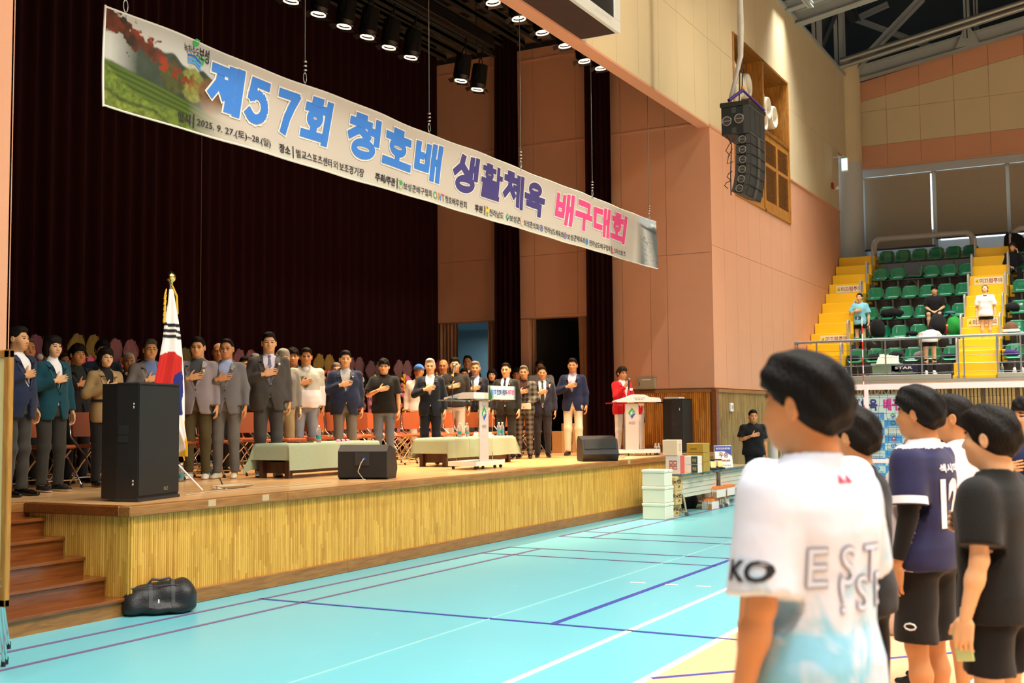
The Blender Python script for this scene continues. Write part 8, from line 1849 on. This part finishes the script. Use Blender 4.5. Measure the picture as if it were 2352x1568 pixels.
bk(962, 836, 11.3, -10, 'old man in white jacket and bright blue cap', outer=('long', '#d8d2cc'), inner='#e4e0dc', legs=('trousers', '#b0a898'), cap='#2f62b0', hc='#b8b0a4', sk='d', coll=True, nod=12)
bk(1018, 826, 11.9, -8, 'bald smiling old man with grey sides and white collar', outer=('long', '#d8d4d2'), legs=('trousers', '#3a3836'), hair='bald', hc='#8a847c', glasses=True, sk='b')
bk(1074, 817, 12.7, -6, 'balding man standing tallest at the back against the blue opening', outer=('long', '#22202c'), legs=('trousers', '#1d1d20'), hair='thin', sk='d')
bk(1066, 845, 12.0, 0, 'man with glasses peering between two front men at the lectern', outer=('long', '#2a2430'), legs=('trousers', '#1d1d20'), glasses=True, sk='d')
bk(1130, 845, 11.6, -4, 'woman with black bob, glasses and beige coat behind the lectern sign', outer=('jacket', '#7c6450'), inner='#171415', legs=('trousers', '#1d1d20'), sex='w', hair='bob', glasses='gold', sk='c')
bk(1186, 843, 11.9, -4, 'dark-haired person hidden behind the plaid suit', outer=('long', '#3a1c14'), legs=('trousers', '#1d1d20'), sk='d', hair='mop')
bk(1240, 827, 11.6, 0, 'man in light grey striped shirt behind the long patterned tie', outer=('tee', '#b0aaa4'), legs=('trousers', '#1d1d20'), glasses=True, sk='d', wf=1.12)
bk(1338, 858, 11.2, 170, 'person in black T-shirt and black trousers behind the cream trousers', outer=('tee', '#0e0e10'), legs=('trousers', '#0e0e10'), sk='b', wf=1.0)
# by the hall wall
pp(1729, 940, 6.9, 14, base=0, outer=('tee', '#0f0f12'), legs=('trousers', '#101012'), sk='b', wf=1.12, label='man in black T-shirt with hand on chest standing by the slatted wall', hair='short')
# hand microphone
r, i = _mc
c = i['post'](np.array([[-.02, -.27, 1.47]]))[0]; t = thing('hand_microphone', 'black hand microphone held to the mouth of red blazer', 'microphone'); t.matrix_world = r.matrix_basis
mb = MB(); mb.cyl(tuple(c + np.array([-.02, 0, -.17])), tuple(c), .014, .018, 12); mb.obj('microphone_body', BLK, t); mb = MB(); mb.lathe([(0, -.03), (.022, -.022), (.029, 0), (.022, .025), (0, .032)], 14, 0, TM(tuple(c + np.array([.0, 0, .02])))); mb.obj('microphone_head', mat('mic_mesh', (.2, .2, .2), .4, .7), t)
# ================================================================= PLAYERS ON THE COURT (seen from behind and beside)
def print_on(root, info, objname, items, colr, name, back=True, off=.004, mrough=.6, side=None):
    """flat lettering wrapped on a garment: items (text, x0, x1, z0, z1, bold) in body metres (back: +y side)"""
    o = [c for c in root.children if c.name.split('.')[0] == objname][0]
    me = o.data; V = [tuple(v.co) for v in me.vertices]; Fc = [tuple(p.vertices) for p in me.polygons]; bv = BVHTree.FromPolygons(V, Fc); mb = MB()
    for t, x0, x1, z0, z1, b in items:
        v, f, lo, hi = glyphs(t, b, 3); q = (v - lo) / (hi - lo); out = []
        for a, c in q:
            X = x0 + a * (x1 - x0); Z = z0 + c * (z1 - z0)
            if side is not None: sg, yc = side; org = Vector((sg * 1.0, yc + -sg * X * -1, Z)); d = Vector((-sg, 0, 0)); org = Vector((sg * 1.0, yc + sg * X, Z))
            else: org = Vector((-X if back else X, 1.0 if back else -1.0, Z)); d = Vector((0, -1 if back else 1, 0))
            h = bv.ray_cast(org, d); p = h[0] if h[0] is not None else org + d * .87; out.append(tuple(p - d * off))
        mb.add(out, f)
    return mb.obj(name, mat(name + colr[1:], s2l(colr), mrough, noise=.05), root)

# tall player in the white and pale blue jersey, nearest the camera
WCM = bpy.data.materials.new('watercolour_jersey'); WCM.use_nodes = True; _nt = WCM.node_tree; _b = _nt.nodes['Principled BSDF']; _b.inputs['Roughness'].default_value = .6
_tc = _nt.nodes.new('ShaderNodeTexCoord'); _mp = _nt.nodes.new('ShaderNodeMapping'); _mp.inputs['Scale'].default_value = (1.0, .6, .8); _mp.inputs['Rotation'].default_value = (0, .6, 0); _nt.links.new(_tc.outputs['Object'], _mp.inputs[0])
_n = _nt.nodes.new('ShaderNodeTexNoise'); _n.inputs['Scale'].default_value = 5.5; _n.inputs['Detail'].default_value = 3; _n.inputs['Distortion'].default_value = 1.6; _nt.links.new(_mp.outputs[0], _n.inputs['Vector'])
_sx = _nt.nodes.new('ShaderNodeSeparateXYZ'); _nt.links.new(_tc.outputs['Object'], _sx.inputs[0])
_mr = _nt.nodes.new('ShaderNodeMapRange'); _mr.inputs[1].default_value = 1.45; _mr.inputs[2].default_value = 1.0; _mr.inputs[3].default_value = -.28; _mr.inputs[4].default_value = .06; _nt.links.new(_sx.outputs[2], _mr.inputs[0])
_a = _nt.nodes.new('ShaderNodeMath'); _a.operation = 'ADD'; _nt.links.new(_n.outputs[0], _a.inputs[0]); _nt.links.new(_mr.outputs[0], _a.inputs[1])
_cr = _nt.nodes.new('ShaderNodeValToRGB'); _cr.color_ramp.elements[0].color = (.62, .68, .82, 1); _cr.color_ramp.elements[0].position = .40; _cr.color_ramp.elements[1].color = (*s2l('#7fc4e4'), 1); _cr.color_ramp.elements[1].position = .60
_nt.links.new(_a.outputs[0], _cr.inputs[0]); _nt.links.new(_cr.outputs[0], _b.inputs['Base Color'])
_bt = _nt.nodes.new('ShaderNodeTexNoise'); _bt.inputs['Scale'].default_value = 9; _nt.links.new(_mp.outputs[0], _bt.inputs['Vector']); _bp = _nt.nodes.new('ShaderNodeBump'); _bp.inputs['Strength'].default_value = .5; _bp.inputs['Distance'].default_value = .02; _nt.links.new(_bt.outputs[0], _bp.inputs['Height']); _nt.links.new(_bp.outputs[0], _b.inputs['Normal'])
def foot_at(depth, px):
    """ground point at a given distance along the view axis under a pixel column"""
    d = _f + _r * (px - 1176) / F_PX; return CAM + d * depth
def player(px, top, depth, **k):
    g = foot_at(depth, px); 
    return person(px, top, g[0], axis='x', base=0, **k)
r, i = player(1846, 797, 3.2, face=-128, outer=('tee', '#dfe4f0'), mats=WCM, legs=('shorts', '#14161c'), shoes=('sneak', '#e6e2dc', '#e6e2dc'), hair='mop', hc='#0e0d0d', sk='b', res=.75, arms=('S', 'D'), wf=1.0, sleeve=.47, label='tall player in white and pale blue watercolour jersey, back turned, nearest of all', head_turn=10)
s_ = i['s']
print_on(r, i, 'shirt', [('E S T', -.15, .11, 1.225, 1.325, .03)], '#8f93a6', 'back_lettering', off=.004)
print_on(r, i, 'shirt', [('E S T', -.15, .11, 1.225, 1.325, .0)], '#c4d2ea', 'back_lettering_fill', off=.006)
print_on(r, i, 'shirt', [('! S E', -.06, .15, 1.155, 1.245, .03)], '#8f93a6', 'back_lettering', off=.004)
print_on(r, i, 'shirt', [('! S E', -.06, .15, 1.155, 1.245, .0)], '#c4d2ea', 'back_lettering_fill', off=.006)
print_on(r, i, 'shirt', [('KO', -.05, .05, 1.25, 1.30, .03)], '#10131c', 'sleeve_lettering', off=.005, side=(1, .045 * s_))
print_on(r, i, 'shirt', [('▲▲', -.03, .03, 1.49, 1.512, .02)], '#b02a40', 'neck_emblem', off=.004)
# second: black tee, mop hair
player(1955, 924, 5.0, face=-112, outer=('tee', '#1b1b1c'), legs=('shorts', '#141416'), shoes=('sneak', '#141416', '#d8d8d4'), hair='mop', hc='#191513', sk='a', res=.8, label='player in black T-shirt with tousled hair just beyond the watercolour jersey', wf=1.0)
# third: navy jersey 12
r, i = player(2110, 880, 6.0, face=-114, outer=('tee', '#26264a', '#d8cfd6', lambda c: (c[:, 1] < np.where(c[:, 2] < 1.26, .045, -.02)) & (np.abs(c[:, 0]) < .225) & (c[:, 2] < 1.38) | ((c[:, 2] > 1.455))), legs=('shorts', '#1c1a19', cloth('#1c1a19'), .96), shoes=('sock', '#e6e2dc', '#e6e2dc', .20, '#e8e4e0'), hair='mop', hc='#131110', sk='b', res=.8, belly=.03, wf=1.1, sleeve=.40, label='player in navy and white jersey number 12 with a black arm sleeve')
s_ = i['s']
print_on(r, i, 'shirt', [('12', -.09 * s_, .07 * s_, 1.08 * s_, 1.29 * s_, .05)], '#f0eef2', 'back_number')
print_on(r, i, 'shirt', [('섹시마', -.10 * s_, .10 * s_, 1.335 * s_, 1.375 * s_, .03)], '#dfe0ea', 'back_name')
A = i['J'][1]; mb = MB(); p_ = i['post'](np.array([A[0] + (A[1] - A[0]) * t for t in (.60, .8, 1)] + [A[1] + (A[2] - A[1]) * t for t in (.12, .3, .55, .85)])); mb.tube(p_, [.056 * s_, .053 * s_, .050 * s_, .048 * s_, .045 * s_, .040 * s_, .033 * s_], 20); mb.obj('arm_sleeve', cloth('#161414'), r)
A = i['J'][1]; a = A[0] + (A[1] - A[0]) * .66; b = A[0] + (A[1] - A[0]) * .80; q = i['post'](np.array([a, b])); mb = MB(); mb.cyl(q[0], q[1], .093 * s_, .096 * s_, 24, cap=False); mb.obj('cuff_band', cloth('#e4e0e6'), r)
mb = MB(); c = i['post'](np.array([[.205 * 1.1, .02, .60]]))[0]; mb.tube([tuple(c + np.array([0, .03 * math.cos(t), .016 * math.sin(t)])) for t in np.linspace(0, 6.28, 9)[:-1]], .004, 5, 0, True); mb.obj('shorts_emblem', WHT, r)
# behind: black trousers, only legs and a slice of hair show
player(2118, 952, 7.3, face=-105, outer=('tee', '#19191b'), legs=('trousers', '#151415'), shoes=('dress', '#1c1a1a', '#8c8c8a'), hair='mop', hc='#17120f', sk='b', res=1, label='player in black trousers and black shoes hidden behind number 12')
# white tee with faded hair
r, i = player(2187, 905, 6.8, face=-96, outer=('tee', '#e4dcde'), legs=('shorts', '#181818'), shoes=('sneak', '#e6e2dc', '#e6e2dc'), hair='under', hc='#1a1614', sk='b', res=.9, label='player in white T-shirt with short faded hair behind number 12', wf=1.02)
s_ = i['s']; mb = MB()
for k, (dx, dz, c_) in enumerate(((0, 0, 0), (.012, .02, 1), (-.008, .035, 1), (.004, -.02, 2))):
    c = i['post'](np.array([[.05 + dx, .165, 1.27 + dz]]))[0]; mb.lathe([(.0, .004), (.014, .003), (.014, -.01)], 8, c_, TM(tuple(c), rx=-math.pi / 2))
mb.obj('back_print', [mat('print_red', s2l('#d04030'), .6), mat('print_green', s2l('#3f8a50'), .6), mat('print_orange', s2l('#e08a3c'), .6)], r)
# black tee holding a phone
r, i = player(2272, 924, 4.8, face=-112, outer=('tee', '#161616'), legs=('shorts', '#151517', cloth('#151517'), .62), shoes=('sneak', '#d8d8d4', '#d8d8d4'), hair='mop', hc='#171310', sk='c', res=.8, wf=1.02, label='player in plain black T-shirt holding a pale green phone', sleeve=.40)
c = i['post'](np.array([i['J'][1][2] + np.array([.0, -.04, -.10])]))[0]; ph = thing('phone', 'pale green phone held in the hand of black T-shirt player', 'phone'); ph.matrix_world = r.matrix_basis
mb = MB(); mb.bbox(-.004, .005, -.036, .036, -.07, .07, .003, 0, TM(tuple(c + np.array([-.012, .02, 0])), rx=.15)); mb.obj('phone_case', mat('phone_green', s2l('#b9c88e'), .4, noise=.04), ph)
# number 15 at the edge of the frame, facing the stage
r, i = player(2358, 908, 8.6, face=-42, outer=('tee', '#232b52'), legs=('shorts', '#181a26'), shoes=('sneak', '#d8d8d4', '#d8d8d4'), hair='mop', hc='#17120f', sk='a', res=.9, label='player in navy jersey number 15 at the edge of the frame', wf=1.04, head_turn=0)
s_ = i['s']; print_on(r, i, 'shirt', [('15', -.07 * s_, .07 * s_, 1.06 * s_, 1.17 * s_, .04)], '#ece8e0', 'chest_number', back=False)
# white shoulder seen past the neck of the nearest player
player(1846, 870, 4.4, face=-150, outer=('tee', '#d6d8e6'), legs=('shorts', '#181818'), shoes=('sneak', '#d8d8d4', '#d8d8d4'), hair='short', hc='#17120f', sk='b', label='player in plain white T-shirt almost hidden by the nearest player, one shoulder showing', wf=1.08)

# ================================================================= PEOPLE IN THE STAND
r, i = person(1974, 672, RX[4] + .35, axis='x', base=PZ[4], face=-18, sex='w', hair='tied', hc='#1a1413', outer=('tee', '#7ec4d4'), legs=('shorts', '#101014', cloth('#101014'), .35), shoes=('sock', '#e8e4e0', '#e8e4e0', .22, '#f0ecea'), sk='c', res=1.3, wf=.92, label='girl in aqua jersey number 13 with hand on chest by the yellow stairs')
s_ = i['s']; print_on(r, i, 'shirt', [('13', -.08 * s_, .06 * s_, 1.0 * s_, 1.09 * s_, .04)], '#1c2836', 'chest_number', back=False)
mb = MB(); G = []
for a in range(7):
    t = a / 6; G.append([(.22 + .16 * t + .03 * math.sin(b * 2 + a), -.10 + .02 * b + .03 * math.sin(b * 3.1 + a), .80 - .50 * t + .02 * math.sin(b)) for b in range(7)])
mb.sheet(G); q = np.array(G); mb.sheet((q + [0.01, .02, 0])[:, ::-1]); o = mb.obj('towel', cloth('#d8d0d4'), label='white cloth dangling from the hand of the girl in aqua', cat='towel'); o.matrix_world = r.matrix_basis
person(2146, 655, RX[3] - .05 + .38, axis='x', base=PZ[3], face=-4, ht=1.66, sit=True, outer=('tee', '#101012'), legs=('shorts', '#101012'), shoes=('sneak', '#151515', '#303030'), hair='mop', hc='#100e0e', glasses=True, sk='c', res=1.3, wf=1.08, arms=('F', 'F'), label='seated player in black T-shirt and black-rimmed glasses on a green seat')
person(2262, 653, 30.9, axis='x', base=P(2260, 798, 'x', 30.9)[2], face=-4, sex='w', hair='tied', hc='#14100f', outer=('tee', '#e6e4e6'), legs=('shorts', '#101014', cloth('#101014'), .3), shoes=('sock', '#e8e4e0', '#e8e4e0', .42, '#141416'), sk='c', res=1.3, wf=.95, nod=28, arms=('D', 'D'), label='girl in white T-shirt with bowed head standing on the middle yellow stairs')
_r2 = R_ if False else None
person(2132, 690, 29.95, axis='x', base=2.62, ht=1.66, face=176, sex='w', hair='tied', hc='#2c1814', outer=('tee', '#e4e0dc'), legs=('shorts', '#121214', cloth('#121214'), .35), shoes=('sock', '#e8e4e0', '#e8e4e0', .42, '#141416'), sk='c', res=1.3, wf=.98, bend=72, arms=('F', 'D'), label='girl in white T-shirt bending over a seat behind the front railing')
r, i = person(2325, 552, RX[1] - .05 + .38, axis='x', base=PZ[1], face=2, ht=1.62, sit=True, sex='w', outer=('long', '#14161e'), inner='#14161e', legs=('trousers', '#14151c'), shoes=('sneak', '#c8c0a8', '#c8c0a8'), hair='long', hc='#3c1e16', glasses=True, sk='c', res=1.3, arms=('F', 'P'), label='woman in dark clothes on the phone seated beyond the middle stairs')
